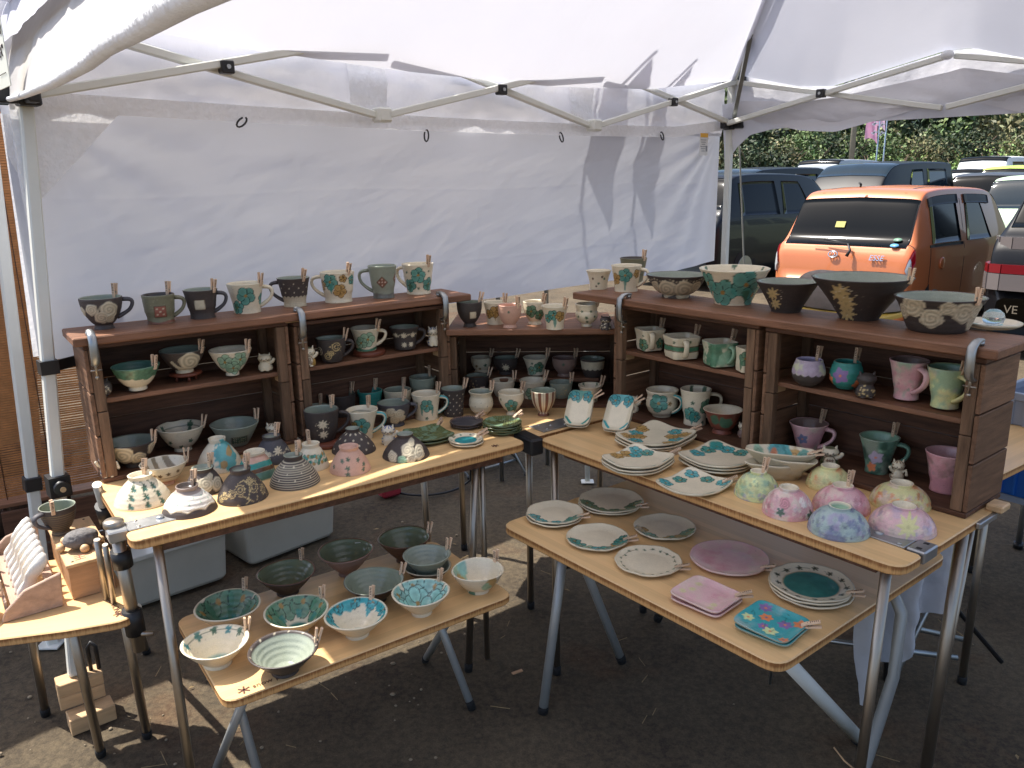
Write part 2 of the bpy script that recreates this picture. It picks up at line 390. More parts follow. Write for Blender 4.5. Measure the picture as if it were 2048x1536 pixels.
# ------------------------------------------------------------------ ground
def gz(x, y):
    z = -.19 * np.clip((y - 4.6) / 1.8, 0, 1) ** 2 * (3 - 2 * np.clip((y - 4.6) / 1.8, 0, 1))
    return z
xs = np.concatenate([np.linspace(-90, -3.2, 24), np.arange(-3, 3.6, .035), np.linspace(3.8, 120, 40)])
ys = np.concatenate([np.linspace(-30, .2, 12), np.arange(.4, 4.4, .035), np.linspace(4.5, 7, 20), np.linspace(7.5, 160, 40)])
X, Y = np.meshgrid(xs, ys); Pg = np.stack([X.ravel(), Y.ravel(), 0 * X.ravel()], 1)
near = np.clip((4.2 - Pg[:, 1]) / .6, 0, 1) * np.clip((3.4 - np.abs(Pg[:, 0])) / .6, 0, 1)
Pg[:, 2] = gz(Pg[:, 0], Pg[:, 1]) + near * ((fbm(Pg, 1.4, 3) - .5) * .03 + (fbm(Pg, 9, 5, 3) - .5) * .014 - .006)
nx, ny = len(xs), len(ys)
I = (np.arange(ny - 1)[:, None] * nx + np.arange(nx - 1)[None, :]).ravel()
g = link('ground', mesh_np('ground', Pg, np.stack([I, I + 1, I + nx + 1, I + nx], 1), True, [M_ground])); tag(g, kind='structure')
# loose stones on the dirt
ms = MB()
for k in range(150):
    x, y = random.uniform(-1.9, 1.6), random.uniform(1.2, 3.4)
    if k < 90: x, y = random.uniform(-1.7, -.2), random.uniform(1.3, 2.3)
    s_ = random.choice((.002, .003, .004, .006)) * random.uniform(.7, 1.2)
    ms.ball((x, y, .001), (s_ * random.uniform(.8, 1.4), s_, s_ * .55), 6, 4)
ds = MB()
for k in range(130):
    x, y = random.uniform(-1.7, 1.5), random.uniform(1.3, 3.2); a = random.uniform(0, 3.1); l_ = random.uniform(.008, .03); d_ = np.array([math.cos(a), math.sin(a), 0]); p_ = np.array([x, y, .004])
    if k % 3: ds.bar(p_ - d_ * l_, p_ + d_ * l_ + np.array([0, 0, .004]), .0016, .0012)
    else: n_ = np.array([-d_[1], d_[0], 0]); ds.quad(p_ - d_ * l_ * .5, p_ + n_ * l_ * .22 + np.array([0, 0, .003]), p_ + d_ * l_ * .5, p_ - n_ * l_ * .22 + np.array([0, 0, .002]))
tag(ds.build('dry_litter', mat('dry_straw', hexc('8f7a55'), .8, noise=(30, .4))), 'bits of dry straw and leaf litter on the dirt', 'litter', kind='stuff')
M_pebble = mat('loose_stone', hexc('8d7f68'), .9, noise=(3, .35))
tag(ms.build('gravel', M_pebble), 'small loose stones scattered over the dirt under the tables', 'gravel', kind='stuff')
# ------------------------------------------------------------------ the canopy tent
tent = thing('canopy_tent', 'white pop-up canopy tent with scissor truss over the pottery stall', 'tent', tuple(tA))
def sheet(name, fn, nu, nv, m, parent=None, label=None):
    """fn(u01, v01) -> (n,3) world points"""
    U, Vv = np.meshgrid(np.linspace(0, 1, nu), np.linspace(0, 1, nv)); P = fn(U.ravel(), Vv.ravel())
    I = (np.arange(nv - 1)[:, None] * nu + np.arange(nu - 1)[None, :]).ravel(); F = np.stack([I, I + 1, I + nu + 1, I + nu], 1)
    if parent is not None:
        M = np.array(world_of(parent).inverted()); P = P @ M[:3, :3].T + M[:3, 3]; o = link(name, mesh_np(name, P, F, True, [m]), parent)
    else:
        c = P.mean(0); c[2] = P[:, 2].min(); o = link(name, mesh_np(name, P - c, F, True, [m])); o.location = c
    if label: o['label'] = label
    return o
def Tn(u, m, z): return tA[None] + u[:, None] * tu + m[:, None] * tm + z[:, None] * UP
# roof: four panels to the peak; the eaves sag between the nodes
APEX = (1.49, 1.49, 2.86)
eu = [-.05, .283, .587, 1.034, 1.722, 2.313, 2.96]; ez = [1.82, 1.785, 1.765, 1.747, 1.740, 1.765, 1.842]
ru = [-.04, .064, .359, .521, .956, 1.061, 1.233, 1.5, 2.0, 2.5, 3.02]; rz_ = [1.842, 1.86, 1.786, 1.771, 1.857, 1.856, 1.80, 1.775, 1.85, 1.78, 1.84]
def panel(p0, p1, zf, off):
    def fn(a, b):
        k = 1 - b; eu_, em_ = p0[0] + (p1[0] - p0[0]) * a, p0[1] + (p1[1] - p0[1]) * a
        z0 = zf(a); u = eu_ * k + APEX[0] * b; m = em_ * k + APEX[1] * b
        base = 1.838 + (APEX[2] - 1.838) * b
        z = base + (z0 - 1.838) * np.maximum(0, 1 - b * 3.2) ** 1.3
        P = Tn(u, m, z); w = (fbm(P, 3.0, off, 4) - .5) * .035 + (fbm(P * np.array([1, 1, .3]), 9, off + 7, 3) - .5) * .010
        P[:, 2] += w * np.clip(b * 6, 0, 1) * np.clip((1 - b) * 8, 0, 1) * np.clip(np.minimum(a, 1 - a) * 12, 0, 1)
        return P
    return fn
RL = 3.02
sheet('roof_panel', panel((-.05, .035), (2.96, .035), lambda a: np.interp(-.05 + 3.01 * a, eu, ez), 1), 120, 60, M_roof, tent, 'roof panel over the back wall')
sheet('roof_panel', panel((2.95, -.02), (2.95, RL), lambda a: np.interp(-.02 + 3.04 * a, ru, rz_), 21), 120, 60, M_roof, tent, 'roof panel on the car park side')
sheet('roof_panel', panel((-.03, RL), (-.03, -.02), lambda a: 1.83 - .03 * np.sin(np.pi * a), 41), 60, 40, M_roof, tent)
sheet('roof_panel', panel((2.96, RL), (-.03, RL), lambda a: 1.83 - .03 * np.sin(np.pi * a), 61), 60, 40, M_roof, tent)
# valance skirts: back (bright, creased), left with its rolled hem
def back_val(a, b):
    u = -.02 + 3.0 * a; z = 1.86 - .265 * b
    P = Tn(u, np.full_like(u, -.045), z); d = (fbm(P * np.array([1, 1, 1.6]), 5, 91, 5) - .5) * .05 + (fbm(P * np.array([1, 1, 2.5]), 14, 95, 3) - .5) * .014
    return P + np.outer(d, tm)
sheet('valance', back_val, 160, 24, M_val, tent, 'creased white skirt above the back wall')
for cu in (.99, 1.99):
    def rein(a, b, cu=cu): P = back_val((cu + .01 - .07 + .14 * a + .02) / 3.0 - .02 / 3.0, b); return P + .006 * tm[None]
    sheet('reinforcing_strip', rein, 8, 24, M_hemb, tent)
FE_M = [-.04, .299, .588, 1.078, 1.391, 1.555, 1.714, 1.896, 2.9]; FE_U = [-.03, -.07, -.12, -.20, -.25, -.28, -.31, -.35, -.45]; FE_Z = [1.611, 1.589, 1.567, 1.532, 1.514, 1.506, 1.493, 1.476, 1.42]
def flap(m, b): return Tn(.03 + (np.interp(m, FE_M, FE_U) - .03) * b ** .8, m, 1.862 + (np.interp(m, FE_M, FE_Z) - 1.862) * b)
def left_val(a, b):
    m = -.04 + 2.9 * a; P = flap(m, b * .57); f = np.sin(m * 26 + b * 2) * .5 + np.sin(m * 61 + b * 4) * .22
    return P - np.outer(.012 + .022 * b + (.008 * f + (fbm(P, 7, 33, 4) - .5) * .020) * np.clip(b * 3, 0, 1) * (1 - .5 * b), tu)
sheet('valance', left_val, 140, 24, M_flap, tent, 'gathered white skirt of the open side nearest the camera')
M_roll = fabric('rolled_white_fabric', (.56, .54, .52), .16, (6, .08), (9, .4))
def roll(a, b):
    m = -.03 + 2.9 * a; P = flap(m, .34 + .66 * b); return P - np.outer((fbm(P, 3.5, 12, 3) - .5) * .03 * (1 - b) + .006 * np.sin(b * np.pi) + .005 * np.exp(-((np.mod(m, .37) - .18) / .008) ** 2), tu)
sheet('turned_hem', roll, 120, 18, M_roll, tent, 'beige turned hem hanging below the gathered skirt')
mb = MB(); pts = [flap(np.array([q]), np.array([1.0]))[0] for q in np.linspace(-.04, 2.8, 60)]
mb.tube(pts, .008, 8, flat=(1, .8)); mb.build('zip_edge', M_hemb, tent, 'ribbed zip edge of the turned hem')
# label patch printed on the left skirt
lab = T(-.098, .30, 1.668); M_lab = mat('label_cream', hexc('dfe0d2'), .6)
mb = MB().box(lab, (.002, .10, .13), (tuple(-tu), tuple(tm), (0, 0, 1))); lp = mb.build('label_patch', M_lab, tent)
for s_, zz, sz in (('NANO', 1.708, .030), ('"TEX"', 1.668, .030), ('- - - - -', 1.63, .02)):
    text_obj('printed_letters', s_, sz, M_ink, tent, frame_m(T(-.100, .305, zz), tm, UP, np.cross(tm, UP)))
# right side: sheet tied up under the eave as a hanging strip
ctu = [-.02, .081, .371, .531, .966, 1.027, 1.239, 1.6, 2.0, 2.6, 3.0]; ctz = [1.74, 1.747, 1.721, 1.724, 1.779, 1.791, 1.742, 1.73, 1.79, 1.73, 1.75]
chu = [-.03, .035, .099, .215, .446, .792, 1.241, 2.0, 3.0]; chz = [1.461, 1.541, 1.595, 1.615, 1.619, 1.618, 1.613, 1.61, 1.61]
def r_cur(a, b):
    m = -.03 + 3.03 * a ** 1.3; z0 = np.interp(m, ctu, ctz); z1 = np.interp(m, chu, chz); z = z0 * (1 - b) + z1 * b
    P = Tn(np.full_like(m, 2.955), m, z) + np.outer(.045 * b, tu)
    d = (fbm(P * np.array([1, 1, 1]) + np.outer(z * 2.0, tm), 6, 51, 4) - .5) * .045
    return P + np.outer(d * np.clip(m * 6, .2, 1), tu)
sheet('hanging_strip', r_cur, 140, 18, M_val, tent, 'side sheet tied up as a strip over the car park opening')
def r_val(a, b):
    m = -.02 + 3.03 * a; z = np.interp(m, ru, rz_) + .004 - .19 * b
    P = Tn(np.full_like(m, 2.99), m, z); return P + np.outer((fbm(P, 6, 71, 4) - .5) * .03, tu)
sheet('valance', r_val, 120, 12, M_val, tent, 'skirt behind the hanging strip')
# legs
def leg(name, foot, top, r=.021, lab_=None):
    mb = MB(); mb.bar(foot, top, .030, .030, tuple(tm)); o = mb.build(name, M_white_paint, tent, lab_, bevel=.004); return o
footA = np.array([-1.205, 1.905, .122]); topA = np.array([-1.150, 2.045, 1.86])
footC = np.array([1.09, 4.03, -.02]); topC = T(T_LEN, 0, 1.86)
l1 = leg('leg', footA, topA, lab_='left leg standing on wooden blocks'); l2 = leg('leg', footC, topC)
leg('leg', T(0, 3.0, 0) - UP * .02, T(0, 3.0, 1.84)); leg('leg', T(T_LEN, 3.0, 0) - UP * .02, T(T_LEN, 3.0, 1.84))
# black parts on the left leg: strap at the wall hem, adjuster with knob
def on_leg(f, t, z): k = (z - f[2]) / (t[2] - f[2]); return f + (t - f) * k
mb = MB(); c = on_leg(footA, topA, .965); mb.box(c, (.042, .042, .035), (tu, tm, UP)); mb.bar(c + tu * .02, c + tu * .075 - tm * .03, .004, .028)
mb.build('tie_strap', M_black, tent, 'black strap tying wall hem to the leg')
mb = MB(); c = on_leg(footA, topA, .655); mb.box(c, (.05, .05, .055), (tu, tm, UP)); c2 = c + tm * .03 - tu * .0
mb.tube([c, c + tm * .045], .019, 14); mb.build('height_adjuster', M_black, tent, 'black height adjuster with a round knob')
mb = MB(); mb.tube([c + tm * .045, c + tm * .050], .007, 12); mb.build('knob_pin', M_pine, tent)
# truss: three scissor units along the back, three along the car park side
def bar(a, b, lab_=None): return MB().bar(a, b, .022, .022, (0, 0, 1)).build('truss_bar', M_white_paint, tent, lab_, bevel=.003)
def pin(c, ax, lab_=None):
    mb = MB(); a, b, cc = ax; mb.box(c, (.036, .03, .034), (a, b, cc)); o = mb.build('truss_clip', M_black, tent, lab_, bevel=.003)
    m2 = MB(); m2.tube([np.array(c) + np.array(b) * .014, np.array(c) + np.array(b) * .019], .006, 10); w = m2.build('rivet', M_alu, o); return o
nodes = [0.0, .99, 1.99, 2.983]
for i in range(3):
    a, b = nodes[i], nodes[i + 1]; lo, hi = (1.618, T_TOP) if i else (1.625, 1.80); 
    bar(T(a + .01, .012, hi), T(b - .01, .012, 1.61 if i < 2 else 1.652)); bar(T(a + .01, .034, lo - .006), T(b - .01, .034, T_TOP if i < 2 else 1.838))
    pin(T((a + b) / 2 - .01, .040, 1.714 + .008 * (i == 2)), (tu, tm, UP))
for n in nodes[1:3]:
    mb = MB(); mb.box(T(n, .02, 1.612), (.05, .05, .045), (tu, tm, UP)); mb.build('truss_joint', M_white_paint, tent, bevel=.006)
rn = [0, .976, 1.97, 2.96]
for i in range(3):
    a, b = rn[i], rn[i + 1]; up0, up1 = 1.838, 1.835
    bar(T(T_LEN - .02, a + .015, up0 if i % 1 == 0 else 1.65), T(T_LEN - .02, b - .01, 1.65)); bar(T(T_LEN - .045, a + .015, 1.65), T(T_LEN - .045, b - .01, up1))
    pin(T(T_LEN - .055, (a + b) / 2 - .008, 1.744), (tm, -tu, UP))
mb = MB(); mb.ball(T(T_LEN - .05, .976, 1.84), (.024, .024, .018), 14, 8); mb.build('truss_joint', M_hemb, tent, 'cloth wrapped joint under the eave')
# black brackets on the corner legs and sliders
def bracket(c):
    mb = MB(); mb.box(c, (.05, .05, .05), (tu, tm, UP)); mb.box(c + tm * .045 - UP * .0, (.028, .05, .042), (tu, tm, UP)); mb.box(c - tu * .045, (.05, .028, .042), (tu, tm, UP)); return mb.build('leg_bracket', M_black, tent, bevel=.004)
bracket(T(T_LEN, .004, 1.85)); bracket(T(T_LEN, .004, 1.648)); bracket(T(.004, .004, 1.62))
# peak strut rising along the hip, braced from the slider
hip = T(T_LEN - .03, .03, 1.85); hd = (T(2.48, .5, 2.19) - T(T_LEN - .03, .03, 1.85))
MB().bar(hip, hip + hd * 1.9, .022, .022).build('peak_strut', M_white_paint, tent, bevel=.003)
MB().bar(hip + tu * .02 + tm * .012, hip + hd * 1.9 + tu * .02 + tm * .012 + UP * .02, .014, .014).build('peak_strut', M_alu, tent)
MB().bar(T(T_LEN - .02, .03, 1.66), hip + hd * .42 - UP * .012, .018, .014).build('strut_brace', M_alu, tent)
pin(hip + hd * .42, (tuple(hd / np.linalg.norm(hd)), tuple(tm), tuple(np.cross(hd / np.linalg.norm(hd), tm))))
# ------------------------------------------------------------------ the hung back wall
wall = thing('tent_side_wall', 'white fabric wall hung along the back of the tent', 'tent wall', tuple(T(1.49, -.04, .965)))
FC_ = [(2.95, 1.62), (0.02, 1.62)]
def wallf(a, b):
    u = -.045 + 3.03 * a; z = 1.60 - .015 * np.sin(np.pi * a) + .03 * np.clip(a * 8 - 7, 0, 1) - (.635 - .018 * np.sin(np.pi * a)) * b
    belly = np.sin(np.pi * np.clip(b, 0, 1)) ** .8 * np.sin(np.pi * a) ** .6
    P = Tn(u, np.full_like(u, -.055), z)
    # folds running down from the two upper corners, soft cross wrinkles, a crumpled lower right
    d = np.zeros_like(u)
    for (cu, cz, s, n_) in ((2.98, 1.62, 1, 9), (-.03, 1.62, -1, 7)):
        ang = np.arctan2(cz - z, np.abs(u - cu) + 1e-3); rr = np.hypot(u - cu, z - cz)
        d += .008 * np.sin(ang * n_ * 2.3 + 1.3 * s + 2.2 * fbm(P, 2.2, 7, 2)) * np.clip(rr * 3, 0, 1) * np.exp(-rr * 1.3) * 1.6
    q = np.stack([u * .9 + z * 1.6, z * 3.2 - u * 1.1, 0 * u], 1)
    d += (fbm(q, 1.3, 13, 3) - .5) * .055 + (fbm(q * np.array([1, 2.2, 1]), 4.0, 17, 3) - .5) * .008
    for cu in (.74, 1.49, 2.24): d += .0012 * np.exp(-((u - cu + .01 * np.sin(z * 7)) / .007) ** 2)
    for cz in (1.12, 1.38): d += .0012 * np.exp(-((z - cz + .006 * np.sin(u * 5)) / .006) ** 2)
    qd = np.stack([u * 2.2 + z * 2.0, z * 7 - u * 5.5, 0 * u], 1); d += np.clip(fbm(qd, 2.6, 29, 3) - .55, 0, 1) * .012
    q2 = np.stack([u * 1.2, z * 3 + u * .5, 0 * u], 1); lowr = np.clip((1.25 - z) * 3, 0, 1)
    d += (fbm(q2, 3, 23, 3) - .5) * .016 * lowr
    P = P - np.outer(.055 * belly + .035 * b * np.clip(1 - a * 2, 0, 1) + d * np.clip(b * 6, 0, 1) * np.clip(np.minimum(a, 1 - a) * 14, 0, 1), tm)
    return P
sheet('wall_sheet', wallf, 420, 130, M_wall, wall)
def bandf(a, b):
    u = -.03 + 3.0 * a; z = 1.606 + .014 * (1 - b) * 2 - .016 * np.sin(np.pi * a) + .035 * np.clip(a * 8 - 7, 0, 1) - .018 * b; return Tn(u, np.full_like(u, -.03), z)
sheet('hem_band', bandf, 80, 3, M_hemb, wall, 'white webbing along the top of the wall')
def gus(a, b): # reinforcing triangle in the upper left corner
    u = -.03 + .26 * a * (1 - b); z = 1.60 - .26 * b; return Tn(u, np.full_like(u, -.028 - .01), z)
sheet('corner_patch', gus, 8, 8, M_hemb, wall)
def sidehem(a, b):
    z = 1.58 - .61 * b; u = -.048 + .02 * a; return Tn(u, np.full_like(u, -.052 - .0) , z) - np.outer(.09 * b ** 1.2, tm)
sheet('side_hem', sidehem, 3, 20, M_hemb, wall)
for u_, z_, rot in ((.547, 1.584, .9), (1.188, 1.566, .1), (1.836, 1.574, -.4), (2.474, 1.593, -.5)):
    mb = MB(); c = T(u_, -.02, z_); ca, sa = math.cos(rot), math.sin(rot); P_ = []
    for k in range(11):
        a = -.3 + k / 10 * 5.6; x, y = .009 * math.sin(a), .019 * math.cos(a) - .010; P_.append(c + tu * (x * ca + y * sa) + UP * (y * ca - x * sa) + tm * .004)
    mb.tube(P_, .0028, 6); mb.build('hanging_hook', M_black, wall)
cl = thing('care_label', 'small white care label with orange heading on the wall corner', 'label', tuple(T(2.80, -.018, 1.53)))
MB().box(T(2.80, -.018, 1.553), (.065, .002, .10), (tu, tm, UP)).build('label_card', mat('label_white', hexc('dcdcdc'), .6), cl)
MB().box(T(2.80, -.0165, 1.595), (.060, .0015, .018), (tu, tm, UP)).build('label_heading', mat('label_orange', hexc('e8b24a'), .6), cl)
mb = MB()
for k in range(6): mb.box(T(2.795, -.0165, 1.574 - k * .010), (.045 - .01 * (k % 3), .001, .003), (tu, tm, UP))
mb.box(T(2.822, -.0165, 1.535), (.012, .001, .026), (tu, tm, UP)); mb.build('fine_print', mat('label_grey', hexc('8c8f96'), .7), cl)
gy = thing('guy_rope', 'thin grey guy rope from tent corner down to the car park', 'rope', (1.35, 4.2, 0)); P_ = [T(T_LEN + .03, .03, 1.64) * (1 - k / 12) + np.array([1.42, 4.55, .0]) * (k / 12) for k in range(13)]
MB().tube(P_, .004, 6).build('rope', mat('grey_rope', hexc('9a9a92'), .8), gy)
# wooden blocks under the left leg, clip above them
for k, (o_, z0, h_, w_, rot) in enumerate((((-1.165, 1.885), 0, .046, .058, .12), ((-1.195, 1.905), .0465, .038, .055, .05), ((-1.195, 1.905), .085, .036, .055, .08))):
    r_ = math.radians(32) + rot; ax = ((math.cos(r_), math.sin(r_), 0), (-math.sin(r_), math.cos(r_), 0), (0, 0, 1))
    lb = ('lowest wood block, set askew under the tent leg', 'middle wood block under the left tent leg', 'top wood block carrying the left tent leg')[k]
    c_ = (o_[0], o_[1], z0 + h_ / 2) if k else (o_[0] + .012, o_[1] - .02, z0 + h_ / 2)
    o = plank('wood_block', c_, (.11, w_, h_), ax, M_pine, bevel=.002); tag(o, lb, 'wood block', 'wooden blocks under the tent leg')
dc = thing('leg_clip', 'black spring clip standing on the top wood block', 'clip', (-1.165, 1.925, .122))
MB().tube([(-1.17, 1.925, .122), (-1.17, 1.925, .19), (-1.162, 1.928, .205), (-1.152, 1.932, .19), (-1.152, 1.932, .122)], .0055, 8).build('clip_arm', M_black, dc)

# ------------------------------------------------------------------ tables
def rounded(pts, r, n=5):
    out = []; m = len(pts)
    for i in range(m):
        p, a, b = np.array(pts[i], float), np.array(pts[i - 1], float), np.array(pts[(i + 1) % m], float)
        ri = r[i] if hasattr(r, '__len__') else r
        if ri == 0: out.append(tuple(p)); continue
        da = (a - p) / np.linalg.norm(a - p); db = (b - p) / np.linalg.norm(b - p)
        A, B = p + da * ri, p + db * ri
        for k in range(n + 1):
            t = k / n; out.append(tuple((1 - t) ** 2 * A + 2 * t * (1 - t) * p + t * t * B))
    return out
def tabletop(parent, o, u, n, poly, z0, z1, lab_=None):
    """poly in (along, depth) coordinates of the frame; grain runs along u"""
    mb = MB(); mb.prism(poly, 0, z1 - z0, .0025)
    V = np.array(mb.v); me = bpy.data.meshes.new('tabletop'); me.from_pydata(V.tolist(), [], mb.f); me.update()
    me.materials.append(M_bamboo); me.materials.append(M_edge)
    nn = len(poly); me.polygons.foreach_set('material_index', [0, 0] + [1] * nn + [1] * nn + [0] * nn)
    M = frame_m(np.array([o[0], o[1], z0]), u, n, UP)
    ob = link('tabletop', me, parent, world_of(parent).inverted() @ M)
    if lab_: ob['label'] = lab_
    return ob
def tleg(parent, top, foot, r=.0108, m=None, foot_h=.026, lab_=None):
    top = np.array(top, float); foot = np.array(foot, float); d = (foot - top) / np.linalg.norm(foot - top)
    o = MB().tube([top, foot - d * foot_h * .5], r, 14).build('leg', m or M_steel, parent, lab_)
    MB().tube([foot - d * foot_h, foot - d * foot_h * .6, foot], [r * 1.12, r * 1.18, r * 1.1], 12).build('rubber_foot', M_rubber, o); return o
def sleeve(parent, a, b, r, lab_=None): return MB().tube([a, b], r, 12).build('leg_sleeve', M_black, parent, lab_)
tabL = thing('bamboo_table', 'long bamboo table holding upturned rice bowls on the left', 'table', (-.4, 1.95, 0), group='bamboo tables of the stall')
cL = np.array([-.806, 1.538, 0])
# outline with the notch for the joint plate at the front left corner
PL = rounded([(.135, 0), (1.044, 0), (1.044, .42), (0, .42), (0, .10), (.045, .10), (.045, .055), (.135 - .09, .055), (.045, 0)], [0] * 9)
PL = rounded([(.040, 0), (1.044, 0), (1.044, .45), (-.0, .45), (-.0, .118), (.052, .118), (.052, .060), (-.0, .060), (-.0, .0)], [0, .035, .0, .0, .012, .0, .0, .012, .03])
tabletop(tabL, cL, uL, nL, PL, .658, .68)
def tl(s, t, z): return cL + uL * s + nL * t + UP * z
for a, b in (((.06, .05), (.98, .05)), ((.06, .40), (.98, .40))): MB().bar(tl(*a, .642), tl(*b, .642), .03, .028).build('frame_rail', M_crate, tabL)
tleg(tabL, tl(.055, .03, .657), (-.737, 1.515, -.004)); tleg(tabL, tl(.90, .05, .657), (-.145, 2.075, -.004))
o_ = tleg(tabL, tl(-.005, .36, .70), (-1.155, 2.20, -.004)); tleg(tabL, tl(.92, .40, .657), tl(.95, .43, 0)); 
MB().tube([tl(.925, .06, .657), tl(.928, .065, 0)], .009, 10).build('leg_stay', M_steel, tabL)
a_, b_ = tl(-.005, .36, .70), np.array([-1.155, 2.20, 0]); sleeve(tabL, a_ + (b_ - a_) * .10, a_ + (b_ - a_) * .20, .020)
# joint plate with screws and knob, tube socket and sleeve under it
jp = thing('joint_plate', 'zinc joint plate with round knob at the left table corner', 'bracket', tuple(tl(.06, .09, .68)), group='zinc joint plates of the tables')
MB().box(tl(.075, .089, .6815), (.135, .055, .003), (uL, nL, UP)).build('plate', M_plate, jp, bevel=.001)
MB().box(tl(-.012, .089, .672), (.04, .05, .026), (uL, nL, UP)).build('socket_block', M_plate, jp, bevel=.003)
for s_, t_ in ((.03, .07), (.03, .108), (.128, .07), (.128, .108)): MB().lathe(tl(s_, t_, .683), [(.0045, 0), (.004, .0012), (0, .0016)], 10).build('screw', M_steel, jp)
MB().lathe(tl(.078, .09, .683), [(.009, 0), (.0085, .004), (0, .0045)], 14).build('screw', M_plate, jp, 'large centre screw')
MB().lathe(tl(-.014, .105, .683), [(.021, 0), (.022, .004), (.0215, .012), (.018, .0155), (0, .016)], 20).build('knob', M_steel, jp)
jl = thing('socket_leg', 'steel socket leg with black sleeve below the left joint plate', 'table leg', tuple(tl(-.02, .09, 0)))
a_, b_ = tl(-.012, .089, .66), tl(.0, .11, .37); MB().tube([a_, b_], .014, 14).build('tube', M_steel, jl)
for k0, k1 in ((.10, .24), (.62, .84)): MB().tube([a_ + (b_ - a_) * k0, a_ + (b_ - a_) * k1], .0215, 14).build('sleeve', M_black, jl)
MB().tube([tl(-.035, .12, .64), tl(-.03, .17, .475)], .006, 10).build('thin_tube', M_steel, jl); MB().tube([tl(-.045, .16, .64), tl(-.04, .20, .475)], .007, 10).build('thin_tube', M_steel, jl)
MB().tube([tl(-.012, .10, .42), tl(.03, .08, .415)], .006, 8).build('pull_pin', M_steel, jl)

tabR = thing('bamboo_table', 'long bamboo table with white square plates and pastel bowls on the right', 'table', (.5, 1.9, 0), group='bamboo tables of the stall')
cR = np.array([.0735, 2.179, 0])
PR = rounded([(0, 0), (1.049, 0), (1.049, .085), (1.010, .085), (1.010, .150), (1.049, .150), (1.049, .43), (0, .43)], [.03, .04, .012, 0, 0, .012, .0, 0])
tabletop(tabR, cR, uR, nR, PR, .659, .68)
def tr(s, t, z): return cR + uR * s + nR * t + UP * z
for a, b in (((.06, .06), (.98, .06)), ((.06, .38), (.98, .38))): MB().bar(tr(*a, .643), tr(*b, .643), .03, .026).build('frame_rail', M_crate, tabR)
tleg(tabR, tr(.035, .03, .658), (.116, 2.05, -.004)); tleg(tabR, tr(1.005, .035, .658), (.708, 1.405, -.004)); tleg(tabR, tr(1.0, .40, .658), (.945, 1.565, -.004), .0135); tleg(tabR, tr(.05, .39, .658), tr(.06, .40, 0))
MB().tube([tr(1.01, .425, .658), np.array([.962, 1.590, .02])], .007, 10).build('leg_stay', M_steel, tabR)
jr = thing('joint_plate', 'zinc joint plate with a slotted end at the right table corner', 'bracket', tuple(tr(.97, .12, .68)), group='zinc joint plates of the tables')
MB().box(tr(.948, .118, .6815), (.125, .06, .003), (uR, nR, UP)).build('plate', M_plate, jr, bevel=.001)
MB().box(tr(1.032, .118, .672), (.038, .058, .026), (uR, nR, UP)).build('socket_block', M_plate, jr, bevel=.003)
for s_, t_ in ((.9, .1), (.9, .137), (.995, .1), (.995, .137)): MB().lathe(tr(s_, t_, .683), [(.0045, 0), (.004, .0012), (0, .0016)], 10).build('screw', M_alu, jr)
MB().lathe(tr(.945, .118, .683), [(.010, 0), (.0095, .0025), (0, .003)], 14).build('screw', M_plate, jr, 'large centre screw')
for t_ in (.102, .134): MB().box(tr(1.033, t_, .6853), (.010, .008, .001), (uR, nR, UP)).build('slot', M_black, jr)
cp = thing('corner_catch', 'grey metal catch with wooden block on the rear corner of right table', 'bracket', tuple(tr(1.045, .41, .66)))
MB().box(tr(1.054, .37, .672), (.010, .09, .014), (uR, nR, UP)).build('rail', M_plate, cp, bevel=.002); MB().box(tr(1.052, .43, .688), (.035, .045, .016), (uR, nR, UP)).build('block', M_pine, cp, bevel=.003)
# corner board under the centre crate, with its black end cap and riveted plate
ctab = thing('corner_board', 'bamboo corner board joining both long tables behind the gap', 'table', (.05, 2.6, 0))
tabletop(ctab, (0, 0), np.array([1., 0, 0]), np.array([0, 1., 0]), rounded([(.028, 2.205), (.066, 2.205), (.33, 2.41), (.50, 2.56), (.42, 2.95), (-.26, 2.95), (-.36, 2.66), (-.215, 2.50)], .006), .6585, .6795)
for f_ in ((-.2, 2.85), (.33, 2.85), (.05, 2.40)): tleg(ctab, (f_[0], f_[1], .658), (f_[0], f_[1] + .02, 0), .011)
ec = thing('end_cap', 'black plastic end cap between the two table ends', 'bracket', (.045, 2.2, .65)); MB().box((.045, 2.205, .660), (.046, .10, .05), ((.85, .52, 0), (-.52, .85, 0), (0, 0, 1))).build('cap_body', M_black, ec, bevel=.006)
rp_ = thing('riveted_plate', 'grey riveted plate lying across the corner board', 'bracket', (.13, 2.33, .68)); ax = ((.80, .6, 0), (-.6, .80, 0), (0, 0, 1)); MB().box((.13, 2.31, .6818), (.15, .07, .004), ax).build('plate', M_plate, rp_, bevel=.001)
for a, b in ((-.05, -.02), (-.05, .02), (-.02, 0), (.02, -.02), (.05, .02)): MB().lathe((.13 + .8 * a - .6 * b, 2.31 + .6 * a + .8 * b, .6838), [(.005, 0), (.0045, .0015), (0, .002)], 10).build('rivet', M_alu, rp_)
